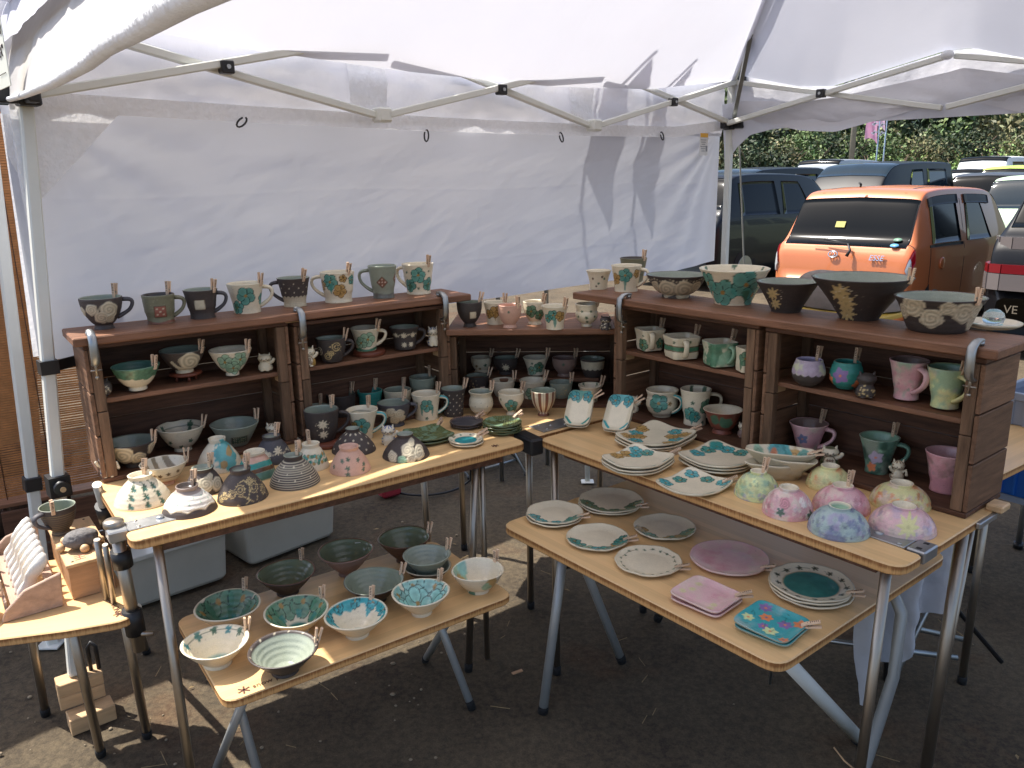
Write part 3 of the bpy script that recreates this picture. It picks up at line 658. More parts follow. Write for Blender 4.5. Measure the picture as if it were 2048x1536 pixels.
# low tables
lowL = thing('low_table', 'low bamboo table with noodle bowls under the left table', 'table', (-.4, 1.75, 0), group='low bamboo tables')
dL = np.array([.8160, .5781, 0]); dLn = np.array([-.5781, .8160, 0]); c0 = np.array([-.585, 1.381, 0])
def ll(s, t, z): return c0 + dL * s + dLn * t + UP * z
tabletop(lowL, c0, dL, dLn, rounded([(0, 0), (.711, 0), (.711, .40), (0, .40)], .035), .380, .40)
for s_ in (.09, .62):
    f_ = -.03 if s_ < .3 else .0
    tleg(lowL, ll(s_, .10, .378), (ll(.03, .33, 0) if s_ < .3 else (-.279, 2.127, 0)), .0105, M_greyleg); tleg(lowL, ll(s_ - .02, .28, .378), ((-.612, 1.60, 0) if s_ < .3 else (-.125, 1.892, 0)), .0105, M_greyleg)
MB().bar(ll(.05, .2, .372), ll(.66, .2, .372), .02, .012).build('frame_rail', M_alu, lowL)
lowR = thing('low_table', 'low bamboo table with round plates under the right table', 'table', (.5, 1.9, 0), group='low bamboo tables')
eR = np.array([.6227, -.7825, 0]); eRn = np.array([.7825, .6227, 0]); e0 = np.array([-.0386, 1.9956, 0])
def lr(s, t, z): return e0 + eR * s + eRn * t + UP * z
tabletop(lowR, e0, eR, eRn, rounded([(0, 0), (.860, 0), (.860, .716), (0, .716)], .042), .478, .50)
tleg(lowR, lr(.19, .06, .477), (.067, 1.872, 0), .0125, M_greyleg, .02); tleg(lowR, lr(.10, .16, .477), (.315, 2.10, 0), .0125, M_greyleg); tleg(lowR, lr(.22, .58, .477), lr(.05, .60, 0), .0125, M_alu)
tleg(lowR, lr(.74, .11, .477), (.875, 1.74, 0), .017, M_white_paint, lab_='thick pale leg'); 
lg = MB().tube([lr(.68, .64, .47), lr(.76, .60, .46), lr(.84, .54, .40), np.array([.93, 1.72, .20]), np.array([.80, 1.58, .0])], .014, 12).build('leg', M_greyleg, lowR, 'bent silver leg')
MB().tube([lr(.13, .12, .42), lr(.17, .09, .42)], .018, 10).build('leg_joint', M_black, lowR)
MB().bar(lr(.1, .4, .468), lr(.78, .4, .468), .025, .016).build('frame_rail', M_alu, lowR)
# small corner table at the far left
kt = thing('corner_table', 'small round cornered bamboo table with wooden box at far left', 'table', (-1.2, 1.85, 0))
tabletop(kt, (0, 0), np.array([.95, .3122, 0]), np.array([-.3122, .95, 0]), [(p[0] * .95 + p[1] * .3122, -p[0] * .3122 + p[1] * .95) for p in rounded([(-1.27, 1.502), (-1.22, 1.507), (-1.107, 1.519), (-.982, 1.547), (-.848, 1.591), (-.921, 1.707), (-1.085, 1.925), (-1.155, 1.905), (-1.27, 1.87)], [.02, .0, .0, .0, .05, .0, .01, .01, .02])], .4505, .4705)
tleg(kt, (-1.00, 1.60, .45), (-1.066, 1.736, 0)); tleg(kt, (-.915, 1.665, .45), (-.978, 1.804, 0)); tleg(kt, (-1.25, 1.54, .45), (-1.32, 1.56, 0)); tleg(kt, (-1.25, 1.83, .45), (-1.30, 1.90, 0))
# printed logos: an asterisk of six strokes and the maker's word
def logo(par, o, u, n, z, s, word, up_first=False):
    mb = MB()
    for k in range(3):
        a = math.pi * k / 3 + .3; d = np.array(u) * math.cos(a) + np.array(n) * math.sin(a); mb.bar(np.array(o) - d * s + UP * z, np.array(o) + d * s + UP * z, s * .28, .0006)
    mb.build('printed_asterisk', M_stick, par)
    if word: text_obj('printed_word', word, s * 1.5, M_stick, par, frame_m(np.array(o) + np.array(u) * s * 4.6 + UP * (z), u, n, UP), .0002)
logo(lowL, ll(.045, .022, 0), dL, dLn, .4006, .013, 'snow peak'); logo(tabL, tl(.955, .035, 0), uL, nL, .6806, .011, None)
ku = np.array([-.60, .80, 0]); logo(kt, np.array([-.895, 1.612, 0]), ku, np.array([-.80, -.60, 0]), .4711, .0125, 'SNOW PEAK')

# ------------------------------------------------------------------ crates
def crate(label, o, u, n, w, z0, z1, d, shelf=None, back=3, group='wooden fruit crates used as shelves'):
    o = np.array([o[0], o[1], 0]); root = thing('wooden_crate', label, 'crate', tuple(o + u * w / 2 + n * d / 2 + UP * z0), group=group)
    def q(s, t, z): return o + u * s + n * t + UP * z
    ax = (u, n, UP); t = .011
    plank('bottom_board', q(w / 2, d / 2, z0 + t / 2), (w - .001, d, t), ax, M_crate, root)
    k = 2
    for i in range(k): plank('top_board', q(w / 2, d * (i + .5) / k, z1 - t / 2), (w - .001, d / k - .004, t), ax, M_crate, root)
    hh = z1 - z0 - 2 * t; nb = 3
    for sx, mm in ((t / 2, M_crate_l), (w - t / 2, M_crate_l)):
        for i in range(nb):
            h = hh / nb; plank('side_slat', q(sx, d / 2 + .001, z0 + t + h * (i + .5)), (d - .004, t - .001, h - .004), (n, -u, UP), mm, root, jit=.004)
    for i in range(back):
        h = hh / back; plank('back_slat', q(w / 2, d - .005, z0 + t + h * (i + .5)), (w - 2 * t - .002, .009, h - .0016), ax, M_crate, root, jit=.0012)
    for sx in (t + .0125, w - t - .0125):
        zs = [z0 + t + .0005, z0 + t + hh * .52, z1 - t - .0005]
        for a, b in zip(zs[:-1], zs[1:]): plank('corner_post', q(sx, .012, (a + b) / 2), (b - a - .002, .024, .022), (UP, u, n), M_stile, root)
        plank('corner_post', q(sx, d - .020, (z0 + z1) / 2), (hh - .002, .024, .02), (UP, u, n), M_stile, root)
    if shelf:
        plank('shelf_board', q(w / 2, d / 2 + .006, shelf - .0065), (w - 2 * t - .004, d - .028, .012), ax, M_plank, root)
        for sx in (t + .010, w - t - .010): plank('shelf_cleat', q(sx, .046, shelf - .023), (.040, .018, .02), (n, -u, UP), M_pine, root)
    return root
TOPZ = 1.0345
crate('left crate with white bowls and mugs, nearest the tent leg', oL, uL, nL, .512, .681, TOPZ, .185, .893)
crate('second left crate, with mugs and lucky cat on its shelf', oL + uL * .528, uL, nL, .508, .681, 1.0295, .185, .893)
crate('first right crate, with square mugs on its shelf', oR, uR, nR, .512, .681, TOPZ, .185, .893)
crate('last right crate, with pastel mugs and black cat', oR + uR * .530, uR, nR, .520, .681, 1.0325, .185, .893)
cc = crate('centre crate set back between the left and right crates', oC - uC * .022 + nC * .012, uC, nC, .585, .6805, .932, .30, None, back=2)
plank('step_board', oC + uC * .254 + nC * .225 + UP * (.0573), (.455, .13, .013), (uC, nC, UP), M_plank, cc)
for s_ in (.08, .43): plank('step_block', oC + uC * s_ + nC * .225 + UP * .031, (.10, .03, .038), (nC, uC, UP), M_crate, cc)
def shim(label, c, s, ax): tag(plank('wood_shim', c, s, ax, M_pine, bevel=.001), label, 'wood shim', 'small wood shims under the planks')
shim('thin wood shim under the left plank between crates', oL + uL * .53 + nL * .03 + UP * .3525, (.05, .06, .003), (uL, nL, UP))
shim('pale wood shim under the right plank between crates', oR + uR * .54 + nR * .03 + UP * .3541, (.05, .06, .0012), (uR, nR, UP))
pk = tag(plank('display_plank', oL + uL * .545 + nL * .077 + UP * .366, (1.13, .185, .021), (uL, nL, UP), M_plank, bevel=.003), 'reddish plank across the left crates under a row of mugs', 'plank', 'planks laid on the crates')
pk = tag(plank('display_plank', oR + uR * .455 + nR * .085 + UP * .366, (1.24, .205, .021), (uR, nR, UP), M_plank, bevel=.003), 'reddish plank across the right crates under large bowls', 'plank', 'planks laid on the crates')
pk = tag(plank('display_plank', oC + uC * .254 + nC * .12 + UP * .262, (.53, .32, .018), (uC, nC, UP), M_plank, bevel=.002), 'short plank on the centre crate under small goblets', 'plank', 'planks laid on the crates')
# C clamps gripping plank and crate
def clamp(label, o, u, n, s, zt=1.0558, yaw=0.0):
    c = np.array([o[0], o[1], 0]) + u * s; root = thing('c_clamp', label, 'clamp', tuple(c + UP * (zt - .08)), group='steel clamps holding the planks')
    off = -.026
    def q(t, z, e=0): return c + n * t + UP * z + u * e
    P_ = [q(.020, zt + .011), q(.004, zt + .013), q(-.012, zt + .011), q(off, zt + .002), q(off - .003, zt - .020), q(off - .003, zt - .045), q(off + .002, zt - .062), q(off + .016, zt - .070), q(.000, zt - .070)]
    MB().tube(P_, [.006, .0075, .009, .010, .010, .010, .009, .008, .007], 10, flat=(1.0, .62)).build('clamp_frame', M_alu, root)
    MB().tube([q(.012, zt + .010), q(.012, zt + .001)], .008, 10).build('anvil', M_alu, root)
    MB().tube([q(-.016, zt - .048), q(-.016, zt - .098)], .0032, 8).build('screw', M_steel, root)
    MB().tube([q(-.016, zt - .082, -.013), q(-.016, zt - .082, .013)], .002, 6).build('handle', M_steel, root)
    MB().ball(q(-.016, zt - .100), .0048, 10, 6).build('bead', M_steel, root)
clamp('steel clamp at the left end of the left plank', oL, uL, nL, .02); clamp('steel clamp under the lace mug on left plank', oL, uL, nL, .543); clamp('steel clamp at the right end of left plank', oL, uL, nL, 1.006)
clamp('steel clamp at the left end of the right plank', oR, uR, nR, .05); clamp('steel clamp below the rose bowl on right plank', oR, uR, nR, 1.03)

# ------------------------------------------------------------------ measured pottery (metres): kind, name, place, x, y, z, rim radius, foot radius, height, upside down, profile, glaze, painting, peg angle, handle angle
POTS = [
('mug', 'charcoal cup with cream roses', 'at the left end of the left plank', -1.0345, 1.9998, 1.056, 0.0504, 0.0242, 0.0799, 0, 'cup', 'CH', [('rose', -30, 0.68, 0.016), ('rose', 20, 0.66, 0.022), ('rose', -5, 0.42, 0.017), ('rose', 25, 0.36, 0.012), ('rose', -75, 0.6, 0.014)], 135, 90),
('mug', 'olive mug with pink dotted patch', 'between two charcoal mugs on the left plank', -0.9235, 2.0774, 1.056, 0.0412, 0.0343, 0.0747, 0, 'waist', 'OL', [('sq', 2, 0.45, 0.03, 'brick', 'cream', 0), ('band', 0, 0.1, 'brownclay')], 138, 95),
('mug', 'charcoal mug with plain cream square', 'on the left plank beside an olive mug', -0.8375, 2.1447, 1.056, 0.0445, 0.0327, 0.0773, 0, 'waist', 'CH', [('sq', -8, 0.52, 0.028, 'cream', None, 0)], 51, 88),
('mug', 'white mug with one big teal flower', 'third from last on left crates plank', -0.7429, 2.2287, 1.056, 0.0504, 0.0353, 0.0824, 0, 'taper', 'W', [('fl', -2, 0.62, 0.021, 'teal'), ('fl', -45, 0.22, 0.016, 'teal'), ('fl', 75, 0.45, 0.014, 'teal'), ('dr', -50, 0.3, 0.0, 0.012, 'green')], 57, 85),
('mug', 'charcoal mug with white lace foot', 'on the left plank above the middle clamp', -0.6353, 2.332, 1.056, 0.0468, 0.0325, 0.0831, 0, 'waist', 'CH', [('lace', 0.34, -1, 'cream'), ('dots', 'cream', 3, 9, 0.0022, 0.45, 0.9)], 39, -98),
('mug', 'white mug with teal and ochre flowers', 'on left plank right of the lace mug', -0.522, 2.4053, 1.056, 0.0512, 0.0411, 0.0905, 0, 'waist', 'W', [('fl', -28, 0.72, 0.02, 'teal'), ('fl', 8, 0.42, 0.017, 'ochre'), ('fl', 20, 0.82, 0.01, 'ochre'), ('fl', -70, 0.6, 0.014, 'ochre'), ('dr', -25, 0.6, 0.3, 0.01, 'teal'), ('fl', 60, 0.75, 0.013, 'teal')], 42, -97),
('mug', 'grey green mug with red diamond patch', 'second from right end of the left plank', -0.3958, 2.4768, 1.056, 0.0449, 0.0336, 0.0999, 0, 'waist', 'CEL', [('sq', -4, 0.52, 0.026, 'brownclay', 'pinkw', 45), ('sq', 72, 0.6, 0.022, 'brownclay', 'pinkw', 45), ('band', 0, 0.16, 'greyclay')], None, -100),
('mug', 'white mug with teal flowers', 'at the right end of the left plank', -0.2952, 2.559, 1.056, 0.052, 0.0396, 0.0956, 0, 'waist', 'W', [('fl', 0, 0.66, 0.02, 'teal'), ('fl', -42, 0.32, 0.018, 'teal'), ('fl', 48, 0.34, 0.018, 'teal'), ('st', 0, 0.22, 0.005), ('st', -48, 0.75, 0.005), ('st', 45, 0.78, 0.004), ('dr', -40, 0.3, 0.08, 0.012, 'green'), ('dr', 45, 0.3, 0.08, 0.012, 'green')], 42, -120),
('bowl', 'white bowl with mottled green upper half', 'on upper left shelf next to black cat', -0.9659, 1.9898, 0.898, 0.059, 0.0226, 0.0628, 0, 'bowl', 'WG', [('splash', 0.55, 'green')], 51, None),
('bowl', 'charcoal bowl with white snail motif', 'on a little wooden stand on the shelf', -0.8838, 2.0926, 0.918, 0.0591, 0.023, 0.0616, 0, 'bowl', 'CH', [('rose', 22, 0.55, 0.03), ('snail', -10, 0.38), ('band', 0, 0.16, 'cream')], 54, None),
('bowl', 'white bowl with pale green blossoms', 'on upper left shelf beside cream cat', -0.7697, 2.1334, 0.898, 0.0561, 0.0179, 0.0714, 0, 'bowl', 'W', [('fl', -22, 0.62, 0.019, 'sage'), ('fl', 30, 0.68, 0.019, 'sage'), ('fl', 5, 0.35, 0.017, 'sage'), ('dr', -20, 0.45, 0.15, 0.014, 'sage')], 57, None),
('bowl', 'charcoal bowl with large cream roses', 'on the bottom of the left crate', -1.0008, 1.982, 0.692, 0.0635, 0.0211, 0.0695, 0, 'bowl', 'CHB', [('rose', -28, 0.62, 0.03), ('rose', 18, 0.45, 0.02), ('rose', 65, 0.7, 0.022)], 63, None),
('bowl', 'white bowl with small green clovers', 'middle bowl at the bottom of left crate', -0.9211, 2.1074, 0.692, 0.063, 0.0237, 0.0688, 0, 'bowl', 'W', [('st', -40, 0.5, 0.007), ('st', 28, 0.52, 0.008), ('st', -5, 0.25, 0.008), ('ist', -60, 0.8, 0.008), ('ist', 30, 0.8, 0.009), ('iline', 0.82)], 75, None),
('bowl', 'grey green bowl with dotted panel', 'at bottom right of the left crate', -0.7855, 2.1486, 0.692, 0.067, 0.0298, 0.0626, 0, 'cone', 'CEL', [('sqw', 12, 0.38, 0.045, 0.022, 'darkg', 'cream')], 111, None),
('rice_bowl', 'upturned white bowl with turquoise wash', 'in the second row of left table', -0.7795, 1.9945, 0.68, 0.0204, 0.0598, 0.0809, 1, 'inv', 'W', [('spl2', 25, 0.5, 0.035, 'turq'), ('spl2', 45, 0.6, 0.012, 'ochre'), ('spl2', -35, 0.15, 0.015, 'ochre'), ('spl2', 10, 0.25, 0.01, 'ochre')], None, None),
('rice_bowl', 'upturned slate bowl with white daisies', 'before the calico cat on left table', -0.6525, 2.0452, 0.68, 0.0223, 0.0517, 0.0684, 1, 'inv', 'SL', [('daisy', -22, 0.36, 0.013, 'cream'), ('daisy', 20, 0.5, 0.012, 'cream'), ('leafs', 0.42, 'cream')], 138, None),
('bowl', 'cream bowl with brown brushed pattern', 'upright among upturned bowls on left table', -0.875, 1.8793, 0.68, 0.0556, 0.0208, 0.0564, 0, 'bowl', 'W', [('st', -32, 0.62, 0.006, 'brown'), ('st', -15, 0.6, 0.006, 'brown'), ('st', 10, 0.66, 0.006, 'brown'), ('st', 40, 0.7, 0.006, 'brown'), ('oline', 0.45, 'brown'), ('istrip', 30, 'brownw'), ('band', 0, 0.25, 'pinkclay')], 87, None),
('rice_bowl', 'upturned white bowl with green clover vines', 'at the left end of left table', -0.8804, 1.7644, 0.68, 0.0247, 0.0636, 0.0678, 1, 'inv', 'W', [('vine', -32), ('vine', 5), ('vine', 38)], 153, None),
('rice_bowl', 'upturned charcoal bowl with white roses', 'behind the lace bowl on left table', -0.7591, 1.832, 0.68, 0.0238, 0.0461, 0.0585, 1, 'inv', 'CH', [('rose', 5, 0.45, 0.018), ('rose', 45, 0.35, 0.017), ('rose', -35, 0.5, 0.012), ('rose', 28, 0.7, 0.008)], 126, None),
('rice_bowl', 'upturned white bowl with lace edge', 'front row of the left table by the hinge', -0.7495, 1.7097, 0.68, 0.0223, 0.0606, 0.0593, 1, 'inv', 'CHW', [('lace2', 0.22), ('dots', 'sage', 2, 11, 0.002, 0.4, 0.75)], 135, None),
('rice_bowl', 'upturned dark bowl with gold filigree', 'front row, right of the lace bowl', -0.649, 1.779, 0.68, 0.0225, 0.0593, 0.0734, 1, 'inv', 'CHP', [('filig',)], 132, None),
('rice_bowl', 'upturned bowl in pink, teal and brown bands', 'behind the ribbed bowl on left table', -0.6602, 1.9234, 0.68, 0.0242, 0.0495, 0.0666, 1, 'inv', 'W', [('band', 0.66, 0.9, 'pinkclay'), ('band', 0.46, 0.66, 'turqg'), ('band', 0.3, 0.46, 'brown'), ('band', 0, 0.3, 'green2')], None, None),
('rice_bowl', 'upturned charcoal bowl ribbed with white lines', 'in front row at middle of left table', -0.5476, 1.87, 0.68, 0.0217, 0.0614, 0.0728, 1, 'inv', 'CH', [('rings', 'cream', 15, 0.38), ('dots', 'cream', 3, 8, 0.0025, 0.2, 0.8)], 144, None),
('rice_bowl', 'upturned white bowl with green circle band', 'behind the ribbed bowl, left table', -0.5304, 1.9795, 0.68, 0.0209, 0.0435, 0.0666, 1, 'inv', 'W', [('circ', 0.45)], -168, None),
('rice_bowl', 'upturned charcoal bowl with scattered dots', 'behind the pink upturned bowl', -0.4458, 2.1118, 0.68, 0.0181, 0.0609, 0.0646, 1, 'inv', 'CH', [('dots', 'cream', 4, 10, 0.0028, 0.1, 0.9)], None, None),
('rice_bowl', 'upturned pink bowl with green stars', 'near middle of left table front row', -0.4256, 1.9556, 0.68, 0.0233, 0.0535, 0.0648, 1, 'inv', 'PKC', [('st', -30, 0.55, 0.006), ('st', -8, 0.3, 0.007), ('st', -8, 0.08, 0.007), ('st', -8, 0.62, 0.006), ('st', 32, 0.55, 0.006), ('st', 48, 0.35, 0.006), ('st', 40, 0.18, 0.006), ('st', -60, 0.3, 0.006)], None, None),
('rice_bowl', 'upturned charcoal bowl with raised white roses', 'by the green leaf dishes, left table', -0.2936, 2.0609, 0.68, 0.0211, 0.065, 0.0622, 1, 'inv', 'CH', [('rose', 5, 0.48, 0.017), ('rose', -38, 0.22, 0.015), ('rose', 40, 0.32, 0.019), ('rose', 12, 0.12, 0.013), ('rose', -10, 0.12, 0.012, 'sage'), ('rose', 30, 0.72, 0.01)], None, None),
('mug', 'charcoal mug with two white snowflakes', 'in front of second left crate on wood slab', -0.5447, 2.1726, 0.694, 0.0497, 0.033, 0.0894, 0, 'cup2', 'CHB', [('daisy', 3, 0.62, 0.015, 'cream'), ('daisy', 3, 0.28, 0.013, 'cream'), ('frost', 3, 0.5, 0.026)], 138, 90),
('mug', 'white mug with teal rose and striped handle', 'between snowflake mug and rose mug', -0.4383, 2.2253, 0.68, 0.0459, 0.0265, 0.0858, 0, 'taper', 'W', [('fl', -8, 0.5, 0.022, 'teal'), ('fl', -50, 0.5, 0.012, 'ochre'), ('iline', 0.8)], 153, 82),
('mug', 'charcoal cup covered with white roses', 'third mug before the second left crate', -0.3639, 2.3465, 0.68, 0.0498, 0.0309, 0.0716, 0, 'cup', 'SLB', [('rose', -12, 0.72, 0.016), ('rose', 20, 0.62, 0.017), ('rose', 2, 0.35, 0.016), ('rose', 38, 0.4, 0.012), ('rose', -38, 0.6, 0.013)], 138, 85),
('mug', 'white mug with teal blossom, striped teal handle', 'beside the tall dotted tumbler', -0.2717, 2.4128, 0.68, 0.0456, 0.0348, 0.0809, 0, 'taper', 'W', [('fl', 3, 0.62, 0.017, 'teal'), ('dr', -22, 0.5, 0.2, 0.008, 'teal'), ('dr', 28, 0.5, 0.2, 0.008, 'teal'), ('st', 0, 0.1, 0.006), ('st', -45, 0.7, 0.005)], 120, 84),
('tumbler', 'charcoal tumbler with white dots', 'at right of second left crate', -0.1879, 2.4413, 0.68, 0.0405, 0.0304, 0.0881, 0, 'tumb', 'CHB', [('dots', 'cream', 6, 10, 0.0022, 0.08, 0.9)], 108, None),
('teacup', 'plain celadon cup', 'at the back corner of second left crate', -0.2942, 2.5418, 0.72, 0.0453, 0.0298, 0.063, 0, 'cup2', 'CEL', [], 144, None),
('teacup', 'charcoal cup with pale oval', 'at back left of second left crate', -0.5418, 2.4274, 0.692, 0.0458, 0.035, 0.0688, 0, 'cup2', 'CHB', [('sq', 25, 0.25, 0.018, 'cream', None, 0)], 129, None),
('teacup', 'turquoise banded cup', 'at the back of the second left crate', -0.4593, 2.4772, 0.692, 0.0411, 0.034, 0.0654, 0, 'tumb', 'TQ', [('band', 0.18, 0.3, 'ochre'), ('band', 0, 0.18, 'brownclay'), ('band', 0.55, 0.6, 'teal')], 150, None),
('teacup', 'pale grey cup with flared lip', 'at back of second crate behind rose cup', -0.3711, 2.4858, 0.692, 0.0445, 0.0309, 0.064, 0, 'cup2', 'CRM', [], 150, None),
('teacup', 'small grey cup mostly hidden', 'behind the snowflake mug', -0.6022, 2.3654, 0.692, 0.0356, 0.028, 0.0468, 0, 'cup2', 'CEL', [], 162, None),
('mug', 'charcoal mug with gold rings', 'on shelf next to lucky cat', -0.529, 2.2915, 0.898, 0.0447, 0.028, 0.0683, 0, 'cup2', 'CHB', [('ring', -18, 0.3, 0.01, 'gold'), ('ring', 20, 0.7, 0.012, 'gold'), ('ring', -2, 0.42, 0.007, 'gold'), ('ring', -60, 0.5, 0.012, 'cream'), ('goldots', 10, 0.6)], 72, 88),
('mug', 'white mug with faint green flowers', 'on round wooden slab on shelf', -0.4457, 2.3941, 0.908, 0.0458, 0.03, 0.0686, 0, 'taper', 'W', [('fl', 10, 0.55, 0.02, 'sage'), ('fl', -25, 0.4, 0.016, 'sage'), ('band', 0, 0.12, 'green')], 57, 86),
('mug', 'charcoal mug with two rows of daisies', 'on shelf next to striped cat', -0.3341, 2.4567, 0.898, 0.047, 0.0323, 0.0683, 0, 'tumb', 'CHB', [('daisy', -5, 0.68, 0.01, 'cream'), ('daisy', 40, 0.68, 0.01, 'cream'), ('daisy', -5, 0.24, 0.009, 'cream'), ('daisy', 32, 0.24, 0.009, 'cream'), ('daisy', -45, 0.68, 0.008, 'cream'), ('leafs', 0.68, 'cream')], None, 88),
('goblet', 'charcoal goblet with cream square', 'leftmost on the centre plank', -0.132, 2.5259, 0.951, 0.0408, 0.0217, 0.0793, 0, 'goblet', 'CHB', [('sq', 18, 0.52, 0.024, 'cream', None, 0)], 114, None),
('teacup', 'white cup with ochre flowers', 'second on centre plank behind pink cup', -0.0505, 2.5684, 0.951, 0.0374, 0.027, 0.0721, 0, 'taper', 'W', [('fl', 0, 0.6, 0.016, 'ochre'), ('fl', -40, 0.5, 0.013, 'ochre'), ('dr', 0, 0.5, 0.2, 0.006, 'ochre')], 63, None),
('goblet', 'pale pink cup with jagged rim', 'third on the centre plank', -0.0031, 2.4956, 0.951, 0.0372, 0.0223, 0.0721, 0, 'goblet', 'PKC', [('st', -5, 0.75, 0.005)], 45, None),
('teacup', 'white cup with teal blossoms, set back', 'fourth on the centre plank', 0.0783, 2.5508, 0.951, 0.0379, 0.0228, 0.0738, 0, 'goblet', 'W', [('fl', -20, 0.62, 0.017, 'green'), ('fl', 30, 0.45, 0.014, 'green')], 51, None),
('teacup', 'white cup with teal and ochre blossoms, nearer front', 'fifth on the centre plank', 0.1382, 2.4596, 0.951, 0.0429, 0.0267, 0.0724, 0, 'taper', 'W', [('fl', -10, 0.66, 0.014, 'teal'), ('fl', 30, 0.6, 0.014, 'ochre'), ('fl', -45, 0.5, 0.012, 'teal'), ('dr', 0, 0.4, 0.1, 0.01, 'teal')], 48, None),
('goblet', 'white goblet with green clover dots', 'right on centre plank beside dotted cat', 0.2403, 2.4924, 0.951, 0.0371, 0.0175, 0.0713, 0, 'gobl2', 'W', [('st', -25, 0.72, 0.005), ('st', 25, 0.72, 0.005), ('st', 0, 0.45, 0.006), ('st', 45, 0.48, 0.005), ('st', -45, 0.48, 0.005), ('st', 5, 0.25, 0.005)], 69, None),
('teacup', 'white cup with ochre and green spots', 'first on centre crate shelf', -0.1084, 2.7645, 0.745, 0.0374, 0.0268, 0.0514, 0, 'goblet', 'W', [('st', -30, 0.5, 0.006, 'ochre'), ('st', 25, 0.55, 0.007), ('st', -10, 0.3, 0.005, 'ochre')], 105, None),
('teacup', 'dark cup with white snow crystal', 'second on centre crate shelf', -0.0206, 2.7274, 0.745, 0.0422, 0.0265, 0.0567, 0, 'goblet', 'CHB', [('daisy', 0, 0.5, 0.013, 'cream'), ('frost', 0, 0.5, 0.02)], 105, None),
('teacup', 'white cup with green blossoms and dark inside', 'third on centre crate shelf', 0.0849, 2.7135, 0.745, 0.0446, 0.0281, 0.059, 0, 'taper', 'W', [('fl', 20, 0.5, 0.016, 'green'), ('fl', -25, 0.3, 0.014, 'sage'), ('st', -20, 0.75, 0.005)], 111, None),
('teacup', 'mauve brown cup with spot', 'fourth on centre crate shelf', 0.183, 2.682, 0.745, 0.0432, 0.0261, 0.0624, 0, 'goblet', 'MAU', [('st', -5, 0.75, 0.006)], 114, None),
('teacup', 'dark cup with cream lace collar', 'last on centre crate shelf', 0.2784, 2.6618, 0.745, 0.0429, 0.0276, 0.0633, 0, 'cup2', 'CH', [('laceb', 0.5, 0.9)], None, None),
('teacup', 'charcoal cup with white oval patch', 'left of middle row in centre crate', -0.1186, 2.6582, 0.692, 0.0413, 0.0294, 0.0642, 0, 'cup2', 'CHB', [('sq', 28, 0.35, 0.02, 'pinkw', None, 0), ('goldots', -20, 0.5)], 90, None),
('teacup', 'white cup with green dots, dark lip', 'second of middle row, centre crate', -0.0299, 2.624, 0.692, 0.0409, 0.0274, 0.0548, 0, 'cup2', 'W', [('st', -25, 0.4, 0.006), ('st', 25, 0.4, 0.006)], 105, None),
('teacup', 'white cup with pale green wash', 'third of middle row, centre crate', 0.0701, 2.5931, 0.692, 0.0463, 0.0288, 0.0609, 0, 'taper', 'W', [('fl', -10, 0.35, 0.018, 'sage'), ('fl', 35, 0.3, 0.016, 'sage')], 114, None),
('teacup', 'grey speckled cup', 'last of middle row, centre crate', 0.1648, 2.5894, 0.692, 0.0395, 0.0253, 0.0528, 0, 'cup2', 'CEL', [('goldots', 0, 0.4)], 114, None),
('teacup', 'cream round pot with turned-out lip', 'front row before the centre crate', -0.0997, 2.4428, 0.68, 0.039, 0.0208, 0.0764, 0, 'jar', 'CRM', [('dots', 'greyclay', 3, 6, 0.0016, 0.2, 0.7)], 114, None),
('teacup', 'white cup with a teal five petal flower', 'middle of front row, centre', -0.0034, 2.4383, 0.68, 0.0421, 0.0168, 0.0733, 0, 'goblet', 'W', [('fl', 0, 0.5, 0.018, 'teal'), ('dr', -18, 0.4, 0.15, 0.012, 'green'), ('dr', 20, 0.4, 0.15, 0.012, 'green'), ('st', -55, 0.75, 0.005)], 120, None),
('tumbler', 'grey brown tumbler with cream vertical stripes', 'right of front row, centre', 0.0983, 2.423, 0.68, 0.0402, 0.0191, 0.0808, 0, 'goblet', 'OLB', [('vst',)], None, None),
('teacup', 'white cup with green hearts', 'beside the leaning dishes, centre', 0.2579, 2.5393, 0.68, 0.0405, 0.0249, 0.0649, 0, 'flare', 'W', [('st', 0, 0.25, 0.007), ('st', -20, 0.55, 0.006), ('st', 30, 0.6, 0.006), ('st', -40, 0.3, 0.005), ('st', 40, 0.3, 0.005), ('ist', -40, 0.9, 0.006), ('ist', 40, 0.9, 0.006)], 108, None),
('teacup', 'small white cup with green dots', 'at left end of the right plank', 0.2881, 2.5878, 1.056, 0.0406, 0.0278, 0.0602, 0, 'flare', 'W', [('st', 0, 0.35, 0.005), ('st', -35, 0.6, 0.005, 'brown'), ('st', 35, 0.6, 0.005), ('st', 20, 0.7, 0.005, 'brown'), ('st', -15, 0.2, 0.004, 'brown')], None, None),
('mug', 'white mug with one teal flower and ochre leaf', 'by the left clamp on right plank', 0.3688, 2.5245, 1.056, 0.0482, 0.0351, 0.0822, 0, 'taper', 'W', [('fl', -5, 0.66, 0.019, 'teal'), ('dr', -5, 0.5, 0.05, 0.008, 'teal'), ('fl', -55, 0.5, 0.016, 'ochre'), ('fl', 50, 0.7, 0.012, 'ochre')], None, 75),
('mug', 'olive mug almost hidden behind white mug', 'on right plank near left end', 0.4225, 2.7302, 1.056, 0.0461, 0.0344, 0.0852, 0, 'waist', 'OL', [], 51, None),
('bowl', 'wide charcoal bowl with cream petals', 'on right plank beside flowered white bowl', 0.4971, 2.372, 1.056, 0.0902, 0.042, 0.0677, 0, 'bowl', 'CHB', [('rose', -25, 0.45, 0.03), ('rose', 20, 0.42, 0.032), ('rose', -60, 0.5, 0.022), ('rose', 55, 0.5, 0.022), ('leafs', 0.85, 'cream')], None, None),
